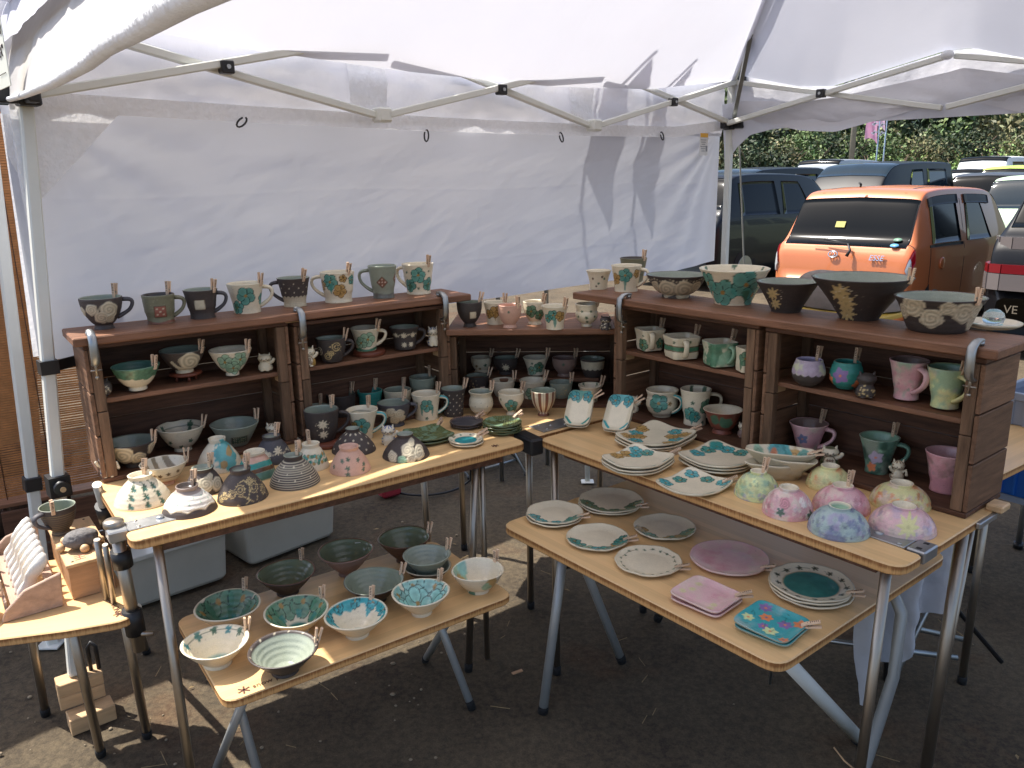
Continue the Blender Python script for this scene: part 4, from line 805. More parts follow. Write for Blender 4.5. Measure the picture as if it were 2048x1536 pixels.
('large_bowl', 'large white bowl with teal blossoms', 'on the right plank', 0.6272, 2.227, 1.056, 0.0978, 0.0494, 0.0991, 0, 'cone2', 'W', [('fl', 25, 0.62, 0.034, 'teal'), ('fl', -25, 0.38, 0.032, 'teal'), ('fl', -65, 0.6, 0.03, 'teal'), ('fl', 55, 0.3, 0.03, 'teal'), ('dr', 30, 0.4, 0.1, 0.02, 'green'), ('st', -12, 0.75, 0.006), ('ist', -60, 0.93, 0.008), ('ist', 0, 0.95, 0.008), ('ist', 60, 0.93, 0.008)], None, None),
('bowl', 'charcoal flared bowl with gold snowflakes', 'between white bowl and largest dark bowl', 0.725, 2.0733, 1.056, 0.0803, 0.0363, 0.0796, 0, 'cone2', 'CHB', [('daisy', -33, 0.66, 0.018, 'gold'), ('daisy', -33, 0.32, 0.016, 'gold'), ('frost', -33, 0.5, 0.03)], None, None),
('large_bowl', 'largest charcoal flared bowl, gold snowflakes', 'in the middle of right plank', 0.8622, 1.9434, 1.056, 0.1174, 0.044, 0.1035, 0, 'cone2', 'CHB', [('daisy', -30, 0.7, 0.026, 'gold'), ('daisy', -25, 0.44, 0.024, 'gold'), ('daisy', -30, 0.18, 0.022, 'gold'), ('frost', -28, 0.5, 0.045)], 63, None),
('large_bowl', 'large charcoal bowl ringed with cream roses', 'near right end of the right plank', 0.9665, 1.7743, 1.056, 0.0944, 0.0568, 0.0772, 0, 'cone3', 'CHB', [('rose', -38, 0.8, 0.028), ('rose', -10, 0.48, 0.024), ('rose', 12, 0.8, 0.017), ('rose', 38, 0.66, 0.026), ('rose', 62, 0.7, 0.022), ('rose', 70, 0.3, 0.02), ('rose', -62, 0.6, 0.02)], 51, None),
('mug', 'square fluted white mug, leftmost', 'on the right crate upper shelf', 0.4213, 2.3707, 0.898, 0.0432, 0.0351, 0.0636, 0, 'square', 'W', [('fl', -35, 0.3, 0.016, 'green'), ('fl', 55, 0.35, 0.014, 'green'), ('st', -30, 0.75, 0.004)], 123, 10),
('mug', 'square white mug with green and brown bands', 'second on right upper shelf', 0.4932, 2.2555, 0.898, 0.0506, 0.0436, 0.0621, 0, 'square', 'W', [('band', 0.38, 0.58, 'green'), ('band', 0.58, 0.62, 'brown'), ('band', 0.34, 0.38, 'brown'), ('st', -25, 0.82, 0.005), ('st', 30, 0.82, 0.005), ('st', 12, 0.78, 0.005)], 120, 15),
('mug', 'square mug washed all over green', 'third on right upper shelf', 0.5769, 2.1506, 0.898, 0.0455, 0.0403, 0.0654, 0, 'square', 'GRN', [('spl2', -20, 0.5, 0.03, 'green'), ('spl2', 20, 0.4, 0.02, 'sage')], 129, 45),
('mug', 'square white mug half hidden by crate post', 'fourth on right upper shelf', 0.6294, 2.0685, 0.898, 0.0293, 0.0268, 0.0644, 0, 'square', 'W', [('fl', -10, 0.6, 0.016, 'green'), ('dr', -35, 0.4, 0.1, 0.01, 'green')], None, 120),
('mug', 'white mug with teal rose and banded handle', 'on right crate floor by white cat', 0.4607, 2.3537, 0.692, 0.0498, 0.0294, 0.0822, 0, 'jar2', 'W', [('fl', -12, 0.62, 0.024, 'teal'), ('st', 30, 0.6, 0.008, 'ochre'), ('st', 45, 0.2, 0.008, 'brown')], None, 55),
('mug', 'tall white mug with falling teal flowers', 'on floor of first right crate', 0.5427, 2.2648, 0.692, 0.045, 0.0328, 0.1063, 0, 'waist', 'W', [('fl', -25, 0.34, 0.018, 'teal'), ('fl', 55, 0.55, 0.02, 'green'), ('fl', 0, 0.28, 0.014, 'teal'), ('dr', -15, 0.3, 0.05, 0.014, 'teal'), ('st', -12, 0.68, 0.007), ('ist', -20, 0.9, 0.008), ('ist', 40, 0.9, 0.008), ('st', 45, 0.1, 0.006)], None, 100),
('bowl', 'white lipped bowl with red brown body', 'near cat in first right crate', 0.6016, 2.1761, 0.692, 0.0557, 0.0288, 0.068, 0, 'bowl2', 'RB', [('spl2', 10, 0.55, 0.02, 'green'), ('spl2', -30, 0.7, 0.015, 'green')], None, None),
('teacup', 'round cup with lilac lace over charcoal', 'on right end crate shelf', 0.7357, 1.9117, 0.898, 0.0395, 0.0212, 0.0641, 0, 'ball', 'CH2', [('laceb', 0.5, 1.01, 'lilac')], 141, None),
('teacup', 'round turquoise cup with purple flower', 'behind the black cat figurine', 0.8155, 1.8785, 0.898, 0.0395, 0.0233, 0.0649, 0, 'ball', 'TQ2', [('pfl', -20, 0.55, 0.022, 'purple'), ('pfl', 50, 0.2, 0.016, 'orange'), ('pfl', -70, 0.3, 0.016, 'orange')], 141, None),
('mug', 'tall pink marbled mug', 'beside the yellow mug on last right shelf', 0.9137, 1.775, 0.898, 0.043, 0.0273, 0.09, 0, 'waist', 'PKM', [], None, 35),
('mug', 'tall yellow and lilac marbled mug', 'at right end of shelf', 0.9626, 1.6986, 0.898, 0.0435, 0.029, 0.0897, 0, 'waist', 'YLM', [], 39, 40),
('mug', 'pink mug with dusky blue flowers', 'on floor of last crate, left', 0.7787, 1.9943, 0.692, 0.0493, 0.0279, 0.0803, 0, 'waist', 'PKM', [('pfl', -22, 0.55, 0.016, 'dusk'), ('pfl', -25, 0.1, 0.012, 'dusk')], 138, 80),
('mug', 'green mug with lilac flower', 'on floor of last crate, middle', 0.8943, 1.8404, 0.692, 0.0457, 0.0271, 0.0907, 0, 'waist', 'GRM', [('pfl', -8, 0.5, 0.02, 'lilac'), ('pfl', -28, 0.2, 0.014, 'orange')], 135, 82),
('mug', 'rose pink mug', 'on floor of last crate, right end', 0.994, 1.7139, 0.692, 0.0474, 0.0312, 0.0923, 0, 'waist', 'RSM', [], None, 80),
('rice_bowl', 'upturned yellow green bowl with lilac edges', 'before the stacked oval bowls', 0.5691, 1.736, 0.68, 0.018, 0.0527, 0.0593, 1, 'inv2', 'YGM', [], 129, None),
('rice_bowl', 'upturned pink bowl with rose blossoms', 'left in the front of right table bowls', 0.6053, 1.6347, 0.68, 0.0204, 0.0555, 0.0588, 1, 'inv2', 'PWM', [('rose2', -8, 0.6, 0.012), ('st', 60, 0.15, 0.012, 'green'), ('st', -15, 0.3, 0.01, 'green')], None, None),
('rice_bowl', 'upturned orange yellow bowl', 'at the back row beside crate', 0.7551, 1.7827, 0.68, 0.0209, 0.0528, 0.0516, 1, 'inv2', 'YOM', [], None, None),
('rice_bowl', 'upturned pink bowl, evenly pink', 'between blue bowl and yellow bowl', 0.7304, 1.6493, 0.68, 0.0216, 0.0615, 0.0551, 1, 'inv2', 'PKD', [], 141, None),
('rice_bowl', 'upturned pale yellow bowl', 'behind the lilac pink bowl by the crate', 0.8704, 1.6675, 0.68, 0.0235, 0.0638, 0.0508, 1, 'inv2', 'YPM', [], None, None),
('rice_bowl', 'upturned blue green bowl', 'front of the right table', 0.6782, 1.5355, 0.68, 0.0218, 0.0613, 0.0556, 1, 'inv2', 'BLM', [], None, None),
('rice_bowl', 'upturned lilac pink bowl with yellow flower', 'next to the hinge plate, right table', 0.8148, 1.5413, 0.68, 0.023, 0.0658, 0.0514, 1, 'inv2', 'LPM', [('daisy', 12, 0.5, 0.022, 'ylw')], None, None),
('noodle_bowl', 'dark bowl with ribbed olive inside', 'back left of lower left table', -0.5785, 1.8264, 0.4, 0.0738, 0.0279, 0.0571, 0, 'flarb', 'CHO', [], 144, None),
('noodle_bowl', 'beige bowl with olive inside and paper tag', 'at back of lower left table', -0.4456, 1.9219, 0.4, 0.0738, 0.0239, 0.0679, 0, 'flarb', 'BGO', [], None, None),
('noodle_bowl', 'brown bowl with olive inside', 'far back right of lower left table', -0.3016, 1.9935, 0.4, 0.0721, 0.0247, 0.0681, 0, 'flarb', 'BRO', [], 105, None),
('noodle_bowl', 'celadon bowl, upper of two', 'stacked at right of lower left table', -0.2274, 1.879, 0.422, 0.0618, 0.0291, 0.05, 0, 'flarb', 'CEL', [], 114, None),
('noodle_bowl', 'dark banded bowl under the celadon bowl', 'at right of lower left table', -0.2274, 1.879, 0.4, 0.0609, 0.0286, 0.04, 0, 'flarb', 'CRM', [('band', 0.6, 1.01, 'char')], None, None),
('noodle_bowl', 'wide plain celadon bowl', 'in the middle of lower left table', -0.3502, 1.7834, 0.4, 0.0735, 0.0286, 0.0521, 0, 'flarb', 'CELD', [], 105, None),
('noodle_bowl', 'bowl lined with dark green blossoms', 'left of lower left table', -0.6753, 1.676, 0.4, 0.0754, 0.0306, 0.0528, 0, 'flarb', 'W', [('iring', 6, 0.75, 0.03, 'green'), ('idrip', 'green')], 144, None),
('noodle_bowl', 'bowl with green blossoms dripping to centre', 'second in flowered row, lower left', -0.5059, 1.6467, 0.4, 0.0743, 0.0267, 0.0529, 0, 'flarb', 'W', [('iring', 7, 0.8, 0.026, 'green'), ('idrip2', 'teal')], 123, None),
('noodle_bowl', 'bowl with turquoise rim running down', 'third in flowered row, lower left', -0.3652, 1.6271, 0.4, 0.0724, 0.0276, 0.0532, 0, 'flarb', 'W', [('irim', 'turq')], 147, None),
('noodle_bowl', 'bowl scattered with pale teal blossoms', 'fourth in flowered row, lower left', -0.2272, 1.7163, 0.4, 0.0692, 0.0253, 0.056, 0, 'flarb', 'W', [('iring', 6, 0.78, 0.024, 'pteal'), ('iring', 4, 0.35, 0.024, 'pteal')], 135, None),
('noodle_bowl', 'white bowl with ochre and teal patch', 'at right end of lower left table', -0.0948, 1.8202, 0.4, 0.0654, 0.0279, 0.057, 0, 'bowl', 'W', [('ispl', -70, 0.8, 0.026, 'sage'), ('ispl', -80, 0.6, 0.016, 'ochre'), ('ispl', -50, 0.9, 0.02, 'pteal'), ('spl2', 35, 0.7, 0.02, 'ochre'), ('spl2', 25, 0.6, 0.014, 'sage'), ('spl2', -40, 0.05, 0.01, 'green')], 132, None),
('noodle_bowl', 'white bowl with star garland, turquoise centre', 'front left on lower left table', -0.6481, 1.5218, 0.4, 0.0699, 0.0293, 0.054, 0, 'flarb', 'W', [('iline', 0.85), ('ist', -75, 0.85, 0.008, 'turq'), ('ist', -35, 0.85, 0.009, 'teal'), ('ist', 0, 0.86, 0.008, 'green'), ('ist', 30, 0.85, 0.008, 'turq'), ('ist', 60, 0.86, 0.009, 'green'), ('icen', 0.4, 'turq')], 105, None),
('noodle_bowl', 'grey blue bowl with spotted charcoal rim', 'front on lower left table', -0.4937, 1.4894, 0.4, 0.0729, 0.0287, 0.0526, 0, 'flarb', 'CHG', [('idots', 0.93, 13)], 96, None)]
CATS = [
('round black cat with white whiskers', 'at left end of upper left shelf', -1.027, 1.9278, 0.898, 0.0489, 0.0482, 'blackround', 0),
('cream cat figurine raising a paw', 'at right of the upper left shelf', -0.6929, 2.182, 0.898, 0.0479, 0.052, 'cream', 1),
('standing white cat with blue stripes', 'at bottom left corner of left crate', -1.0309, 1.9085, 0.692, 0.0459, 0.0686, 'bluestripe', -1),
('white cat head with brown marks', 'behind slate bowl in left crate', -0.6883, 2.1781, 0.692, 0.0489, 0.0565, 'calico', 0),
('white cat with blue striped back', 'before white mug on left table', -0.3551, 2.1598, 0.68, 0.0486, 0.0616, 'bluestripe', 1),
('lucky cat with a written belly', 'at left end of second crate shelf', -0.5815, 2.2282, 0.898, 0.046, 0.0621, 'lucky', 1),
('waving white cat with blue stripes', 'at right end of second crate shelf', -0.2485, 2.4885, 0.898, 0.0431, 0.0666, 'bluestripe', 1),
('black dotted cat', 'at right end of the centre plank', 0.2929, 2.426, 0.951, 0.0434, 0.0458, 'blackdots', 0),
('white cat with brown belly', 'at left in first right crate', 0.3782, 2.4022, 0.692, 0.0457, 0.0565, 'white', 1),
('white and grey cat beside the post', 'at right in first right crate', 0.6494, 2.1327, 0.692, 0.0381, 0.045, 'greywhite', 0),
('black cat seen from behind', 'in front of turquoise cup', 0.8274, 1.7934, 0.898, 0.0539, 0.0638, 'black', 0),
('green lucky cat with round belly', 'beside pink mug on crate floor', 0.7946, 1.8858, 0.692, 0.0529, 0.0578, 'lucky2', 1),
('brown striped tiger cat reaching up', 'between green and rose mugs', 0.9148, 1.7776, 0.692, 0.0358, 0.0576, 'tiger', -1)]
ROUND = [
('white plate edged with turquoise blossoms', 'at left corner of low table', 0.1116, 2.0264, 0.5, 0.0775, 0.0775, 2, 0.026, 'W', [('ring', -70, 'turq'), ('ring', -40, 'turq'), ('ring', 5, 'turq'), ('ring', 45, 'turqg'), ('ring', 58, 'turqg')], (0.193, 1.9863), 0),
('white plate edged with green leaves', 'at back of lower right table', 0.2755, 2.1059, 0.5, 0.0899, 0.0899, 2, 0.026, 'W', [('ring', -75, 'green'), ('ring', -50, 'green'), ('ring', -25, 'green'), ('ring', 10, 'green'), ('ring', 55, 'green'), ('ring', 70, 'green')], (0.3607, 2.0469), 0),
('white plate with teal and ochre sprays', 'second from the left front edge', 0.2121, 1.8817, 0.5, 0.0795, 0.0795, 1, 0.016, 'W', [('ring', -70, 'turqg'), ('ring', -45, 'turqg'), ('ring', -20, 'sage'), ('ring', 0, 'turq'), ('ring', 20, 'turqg'), ('ring', 55, 'ochre'), ('ring', 65, 'turqg'), ('ring', 78, 'turqg')], (0.2927, 1.8578), 0),
('white plate with olive and green blossoms', 'behind the clover wreath plate', 0.3955, 1.936, 0.5, 0.0799, 0.0799, 1, 0.016, 'W', [('ring', -75, 'ochre'), ('ring', -38, 'teal'), ('ring', 15, 'ochre'), ('ring', 25, 'green'), ('ring', 45, 'ochre'), ('ring', 68, 'green')], None, 0),
('white plate with green clover wreath', 'at middle front of lower right table', 0.3202, 1.7461, 0.5, 0.0794, 0.0794, 1, 0.016, 'W', [('wreath', 'green')], (0.3937, 1.6997), 0),
('large oval pink plate', 'behind the pink square dishes', 0.5174, 1.7542, 0.5, 0.0924, 0.0924, 1, 0.016, 'PKP', [], (0.6005, 1.6818), 0),
('plate with green glazed centre and garland', 'on low table by the leg', 0.6574, 1.5999, 0.5, 0.0881, 0.0881, 3, 0.036, 'W', [('cen', 0.68, 'turqg'), ('garl', 'darkg')], (0.7319, 1.5382), 0),
('grey oval dish with dotted rim', 'at right on left table', -0.1407, 2.3162, 0.68, 0.0507, 0.0507, 2, 0.026, 'SLP', [('rimdots',)], (-0.1066, 2.3515), 0),
('small white dish with turquoise centre', 'front right on left table', -0.1342, 2.1464, 0.68, 0.0485, 0.0485, 2, 0.026, 'W', [('cen', 0.66, 'turq'), ('gst', 'green')], (-0.09, 2.1737), 0),
('round green leaf dish', 'at the right tip of left table', -0.0313, 2.258, 0.68, 0.0573, 0.0573, 4, 0.03, 'GLF', [('leaf',)], (0.0132, 2.2983), 0),
('white oval bowl with turquoise rose', 'by lucky cat on right table', 0.6568, 1.8413, 0.68, 0.0846, 0.0382, 3, 0.05, 'W', [('iblob', -40, 0.5, 0.022, 'ochre'), ('iblob', -60, 0.7, 0.018, 'teal'), ('iblob', 5, 0.55, 0.03, 'turq'), ('iblob', 20, 0.6, 0.012, 'orange'), ('iblob', 60, 0.7, 0.016, 'sage')], (0.721, 1.8087), 1),
('small white plate with blue marks', 'at right end of right plank', 1.1028, 1.7957, 1.056, 0.0616, 0.0616, 1, 0.012, 'W', [('iblob', -20, 0.3, 0.02, 'turq'), ('iblob', 80, 0.6, 0.01, 'teal'), ('iblob', -90, 0.6, 0.01, 'teal'), ('iblob', 150, 0.6, 0.01, 'teal')], None, 0)]
SQUARE = [
('square white plate with two ochre corners', 'pile by the leaning dishes', 0.3988, 2.1135, 0.68, 0.1616, 0.1902, -0.8293, 3, 'W', [('corner', 0, 'turqo'), ('corner', 2, 'turqo')], (0.5199, 2.1508), 0.012),
('square white plate flowered at back corner', 'pile at right table front', 0.32, 1.9249, 0.68, 0.1361, 0.1535, -0.8274, 3, 'W', [('corner', 1, 'turqo2'), ('edge', 3, 'teal')], (0.4194, 1.9502), 0.012),
('square white plate with turquoise blossoms', 'pile beside the crates', 0.5314, 1.9314, 0.68, 0.1576, 0.1698, -0.8751, 3, 'W', [('corner', 1, 'turqs'), ('edge', 3, 'teal')], (0.6586, 1.9686), 0.012),
('single square plate with teal flower row', 'at front of right table', 0.4334, 1.7862, 0.68, 0.1365, 0.1496, -0.864, 1, 'W', [('corner', 1, 'turqr'), ('edge', 3, 'teal')], (0.522, 1.7903), 0.012),
('pink square dish', 'between clover plate and blue dish', 0.416, 1.5696, 0.5, 0.1243, 0.1137, -0.8222, 2, 'PKP', [('tinyfl',)], (0.4951, 1.5527), 0),
('blue square dish with orange and purple flowers', 'at low table corner', 0.5223, 1.4541, 0.5, 0.1194, 0.1185, -0.8184, 2, 'BLP', [('bigfl',)], (0.5954, 1.4286), 0),
('square green leaf dish', 'behind the raised rose bowl', -0.245, 2.1958, 0.68, 0.1306, 0.1172, -1.0196, 2, 'GLF', [('leaf',)], (-0.2184, 2.2842), 0.006)]
# ------------------------------------------------------------------ painted pottery
def C3(h): return np.array(hexc(h)[:3])
PAL = dict(W=C3('dfd3b8'), cream=C3('d2c6aa'), pinkw=C3('d9c3b4'), char=C3('463d39'), charb=C3('3f3835'), slate=C3('4a484c'), ol=C3('7a7860'), cel=C3('8d9484'), celd=C3('7f8876'), celb=C3('8f9687'),
           teal=C3('4b9488'), turq=C3('3fa0a4'), turqg=C3('3c8d83'), green=C3('4f7f63'), green2=C3('5f8474'), darkg=C3('2b4a3c'), sage=C3('8fb397'), pteal=C3('8dbdb3'), ochre=C3('b08a4a'), brown=C3('6a4a32'), brownw=C3('8f7c5c'), brownclay=C3('7a4e3c'),
           greyclay=C3('6c6c66'), pinkclay=C3('cfa48e'), brick=C3('95594a'), gold=C3('c2ab78'), lilac=C3('b5a6b8'), purple=C3('8b6fa3'), orange=C3('e0875a'), dusk=C3('6f7795'), ylw=C3('d9d39a'), pink=C3('dcb2b4'), pinkd=C3('d3979e'), mau=C3('8a7268'), rb=C3('8a4f3e'), bro=C3('5b3f30'),
           oliv=C3('6f7860'), leafg=C3('667048'), leafd=C3('454a2e'), lav=C3('a29bb5'), blu=C3('8d9fb0'), blug=C3('a5b8b4'), paleg=C3('cfd9a0'), wht=C3('e0dbd0'))
# base: outside, inside, rim, roughness outside, inside
B_ = lambda o, i, r='W', ro=.22, ri=.2: (PAL[o], PAL[i], PAL[r], ro, ri)
BASE = dict(W=B_('W', 'W', 'W'), WG=B_('W', 'green2', 'sage'), CH=B_('char', 'cel', 'cel', .62), CHB=B_('charb', 'celb', 'char', .62), CHW=B_('wht', 'char', 'char', .5), CHP=B_('char', 'celb', 'char', .6), SL=B_('slate', 'cel', 'slate', .6), SLB=B_('slate', 'celb', 'slate', .55),
            OL=B_('ol', 'char', 'char', .4), OLB=B_('brownclay', 'cel', 'cel', .45), CEL=B_('cel', 'celb', 'cel', .3), CELD=B_('charb', 'celd', 'cel', .5, .14), CRM=B_('cream', 'cel', 'cream', .35), PKC=B_('pinkclay', 'pinkclay', 'pinkclay', .45), TQ=B_('turqg', 'turqg', 'cel', .2), TQ2=B_('turqg', 'turqg', 'cel', .25),
            MAU=B_('mau', 'mau', 'mau', .4), RB=B_('rb', 'W', 'W', .4), CH2=B_('charb', 'lav', 'lilac', .6), GRN=B_('sage', 'W', 'W'), PKM=B_('pink', 'mau', 'pink', .3), YLM=B_('ylw', 'sage', 'ylw', .3), GRM=B_('green2', 'sage', 'cel', .3), RSM=B_('pinkd', 'pink', 'pink', .35),
            YGM=B_('paleg', 'W', 'W', .22), PWM=B_('pinkw', 'W', 'W', .2), YOM=B_('ylw', 'W', 'W', .22), PKD=B_('pinkd', 'W', 'W', .22), YPM=B_('ylw', 'W', 'W', .22), BLM=B_('blug', 'sage', 'W', .22), LPM=B_('pink', 'W', 'W', .2),
            CHO=B_('charb', 'oliv', 'brownclay', .55, .12), BGO=B_('mau', 'oliv', 'brownclay', .6, .12), BRO=B_('bro', 'oliv', 'bro', .5, .12), CHG=B_('charb', 'celb', 'char', .55, .13),
            PKP=B_('pink', 'pink', 'pinkw', .3, .25), SLP=B_('charb', 'slate', 'char', .5, .3), GLF=B_('leafg', 'leafg', 'leafd', .3, .22), BLP=B_('blug', 'turq', 'cel', .3, .3))
BLOTCH = dict(PKM=('pink', 'pinkw', 'sage', 'pinkd'), YLM=('ylw', 'lilac', 'paleg', 'sage'), GRM=('green2', 'sage', 'cel', 'darkg'), RSM=('pinkd', 'pink', 'mau', 'pinkd'), YGM=('paleg', 'ylw', 'lav', 'sage'), PWM=('pinkw', 'pink', 'wht', 'pinkd'), YOM=('ylw', 'orange', 'paleg', 'ylw'), PKD=('pinkd', 'pink', 'pinkw', 'pinkd'),
              YPM=('ylw', 'orange', 'ylw', 'pinkw'), BLM=('blug', 'lav', 'blug', 'dusk'), LPM=('pink', 'pinkw', 'lilac', 'pink'), PKP=('pink', 'pinkw', 'pinkd', 'pinkw'), BLP=('turq', 'blug', 'turq', 'turq'), GRN=('sage', 'green', 'W', 'green'))
def smooth(x, a, b): t = np.clip((x - a) / (b - a), 0, 1); return t * t * (3 - 2 * t)

class Paint:
    """colour (rgb), roughness and relief on mesh points; (U, V) are surface coordinates in metres of the face being painted"""
    def __init__(s, n): s.c = np.zeros((n, 3)); s.r = np.full(n, .3); s.d = np.zeros(n)
    def put(s, m, col, a=1.0, rough=None):
        m = np.clip(m * a, 0, 1)[:, None]; s.c = s.c * (1 - m) + np.asarray(col) * m
        if rough is not None: s.r = s.r * (1 - m[:, 0]) + rough * m[:, 0]
    def disc(s, U, V, u, v, r, col, sel=1.0, soft=.0011, a=1.0): s.put((1 - smooth(np.hypot(U - u, V - v), r - soft, r + soft)) * sel, col, a)
    def flower(s, U, V, u, v, R, col, sel=1.0, rot=None, five=5):
        R = R * 1.28; rot = rng.uniform(0, 1.2) if rot is None else rot; col = np.asarray(col); line = np.zeros(len(U)); body = np.zeros(len(U)); tint = np.zeros(len(U))
        for k in range(five):
            a = rot + k * 2 * math.pi / five + rng.uniform(-.08, .08); pr = R * rng.uniform(.42, .5); pu, pv = u + math.sin(a) * R * .52, v + math.cos(a) * R * .52
            d = np.hypot(U - pu, V - pv); inn = 1 - smooth(d, pr - .0008, pr + .0008); body = np.maximum(body, inn)
            line = np.maximum(line * (1 - inn), (1 - smooth(np.abs(d - pr + .0004), .0005, .0014))); tint = np.where(inn > .5, .78 + .42 * np.clip(d / pr, 0, 1) + rng.uniform(-.08, .08), tint)
        s.put(body * sel, col[None] * np.clip(tint, .6, 1.3)[:, None], .92); s.put(line * sel * (body + .5), col * .22 + .01, .85)
        s.disc(U, V, u, v, R * .16, PAL['ochre'] * .8, sel); s.d += body * sel * .0002
    def petals(s, U, V, u, v, R, col, sel=1.0, n=8, wid=.28, rot=0.0):
        du, dv = U - u, V - v; rr = np.hypot(du, dv); an = np.arctan2(du, dv) + rot; k = np.abs(np.mod(an * n / (2 * np.pi) + .5, 1) - .5) * 2 * np.pi / n * rr
        prof = R * wid * np.sin(np.pi * np.clip(rr / R, 0, 1) ** .8) + 1e-5; m = (1 - smooth(k, prof * .75, prof * 1.1)) * (1 - smooth(rr, R * .93, R)); s.put(m * sel, col); s.d += m * sel * .0004
        s.disc(U, V, u, v, R * .16, np.asarray(col) * .8, sel)
    def star(s, U, V, u, v, R, col, sel=1.0):
        du, dv = U - u, V - v; rr = np.hypot(du, dv); an = np.arctan2(du, dv) + rng.uniform(0, 1); e = R * (.45 + .55 * np.abs(np.cos(an * 2.5)))
        s.put((1 - smooth(rr, e - .0010, e + .0008)) * sel, np.asarray(col) * (.75 + .3 * np.clip(rr / R, 0, 1))[:, None], .92)
    def rose(s, U, V, u, v, R, col, sel=1.0):
        du, dv = (U - u), (V - v) * 1.08; rr = np.hypot(du, dv); an = np.arctan2(du, dv); edge = R * (1 + .07 * np.sin(an * 5 + u * 90)); m = 1 - smooth(rr, edge - .0012, edge + .0010)
        sp = .5 + .5 * np.sin(2 * np.pi * (rr / R * 2.6 - an / (2 * np.pi)) + np.sin(an * 3) * .5); col = np.asarray(col)
        s.put(m * sel, col[None] * (.62 + .42 * sp)[:, None], 1, .55); s.d += m * sel * (.0009 + .0007 * sp)
    def curve(s, U, V, pts, w, col, sel=1.0):
        best = np.full(len(U), 9.0)
        for (a, b), (c, d) in zip(pts[:-1], pts[1:]):
            vx, vy = c - a, d - b; t = np.clip(((U - a) * vx + (V - b) * vy) / (vx * vx + vy * vy + 1e-12), 0, 1); best = np.minimum(best, np.hypot(U - a - t * vx, V - b - t * vy))
        s.put((1 - smooth(best, w * .5, w * .5 + .0009)) * sel, col)

def PR(kind, h, rt, rb):
    h = np.asarray(h, float); s = np.sin
    if kind == 'taper': return rb + (rt - rb) * h ** 1.5 + rb * .05 * np.exp(-h * 14)
    if kind == 'waist': return rb * (1 - .07 * s(np.pi * np.clip(h / .4, 0, 1))) + (rt - rb) * h ** 2.2 + (rt + rb) * .025 * s(np.pi * h)
    if kind == 'cup2': return rb + (rt - rb) * (.86 * (1 - (1 - h) ** 2.4) + .14 * h ** 5)
    if kind == 'cup': return np.where(h < .15, rb * (1 - .14 * (h / .15)), rb * .86 + (rt - rb * .86) * s(np.pi / 2 * np.clip((h - .15) / .85, 0, 1)) ** .72)
    if kind == 'bowl': return np.where(h < .16, rb * (1 - .05 * h / .16), rb * .95 + (rt - rb * .95) * np.clip((h - .16) / .84, 0, 1) ** .58)
    if kind == 'bowl2': return np.where(h < .18, rb * (1 - .16 * h / .18), rb * .84 + (rt - rb * .84) * (.8 * np.clip((h - .18) / .82, 0, 1) ** .5 + .2 * np.clip((h - .18) / .82, 0, 1) ** 5))
    if kind == 'cone': return rb + (rt - rb) * h ** .85
    if kind == 'cone2': return rb * (1 + .03 * np.exp(-h * 20)) + (rt - rb) * h ** 1.12
    if kind == 'cone3': return rb + (rt - rb) * (.75 * h ** .7 + .25 * h ** 4)
    if kind == 'flarb': return np.where(h < .14, rb * (1 - .05 * h / .14), rb * .95 + (rt - rb * .95) * np.clip((h - .14) / .86, 0, 1) ** .86)
    if kind == 'tumb': return rb + (rt - rb) * (.5 * h + .5 * h ** 4) + rb * .02 * s(h * 9)
    if kind == 'goblet': return np.where(h < .16, rb * (1 - .18 * s(np.pi / 2 * h / .16)), rb * .82 + (rt - rb * .82) * (.92 * s(np.pi / 2 * np.clip((h - .16) / .6, 0, 1)) ** .8 + .08 * np.clip((h - .6) / .4, 0, 1)))
    if kind == 'gobl2': return np.where(h < .14, rb * (1 - .1 * h / .14), rb * .9 + (rt - rb * .9) * (s(np.pi * np.clip((h - .14) / .80, 0, 1)) ** .7 * .98 * (h < .72) + (h >= .72) * (.86 + .14 * ((h - .72) / .28) ** 2)))
    if kind in ('jar', 'jar2'): 
        nk = .84 if kind == 'jar' else .9
        return np.interp(h, [0, .06, .2, .42, .62, .8, .92, 1], [rb * .96, rb, rb + (rt - rb) * .62, rt * .99, rt * .97, rt * nk, rt * (nk + .06), rt])
    if kind == 'flare': return rb + (rt - rb) * (.35 * h + .65 * h ** 3)
    if kind == 'ball': return np.interp(h, [0, .04, .12, .28, .45, .62, .8, .93, 1], [rb * .95, rb, rt * .76, rt * .95, rt, rt * .985, rt * .9, rt * .815, rt * .79])
    if kind == 'square': return rb * .98 + (rt - rb) * h + rb * .03 * s(h * 8)
    if kind == 'inv': return np.where(h < .84, rt + (rb - rt) * (1 - np.clip(h / .84, 0, 1) ** 1.45) ** .85, rt * (1 + .10 * (h - .84) / .16))
    if kind == 'inv2': return np.where(h < .87, rt + (rb - rt) * (1 - np.clip(h / .87, 0, 1) ** 1.9) ** .62, rt * (1 + .05 * (h - .87) / .13))
    raise KeyError(kind)

def grid_faces(rows, n):
    I = (np.arange(rows - 1)[:, None] * n + np.arange(n)[None]).ravel(); J = (np.arange(rows - 1)[:, None] * n + ((np.arange(n) + 1) % n)[None]).ravel()
    return np.stack([I, J, J + n, I + n], 1)

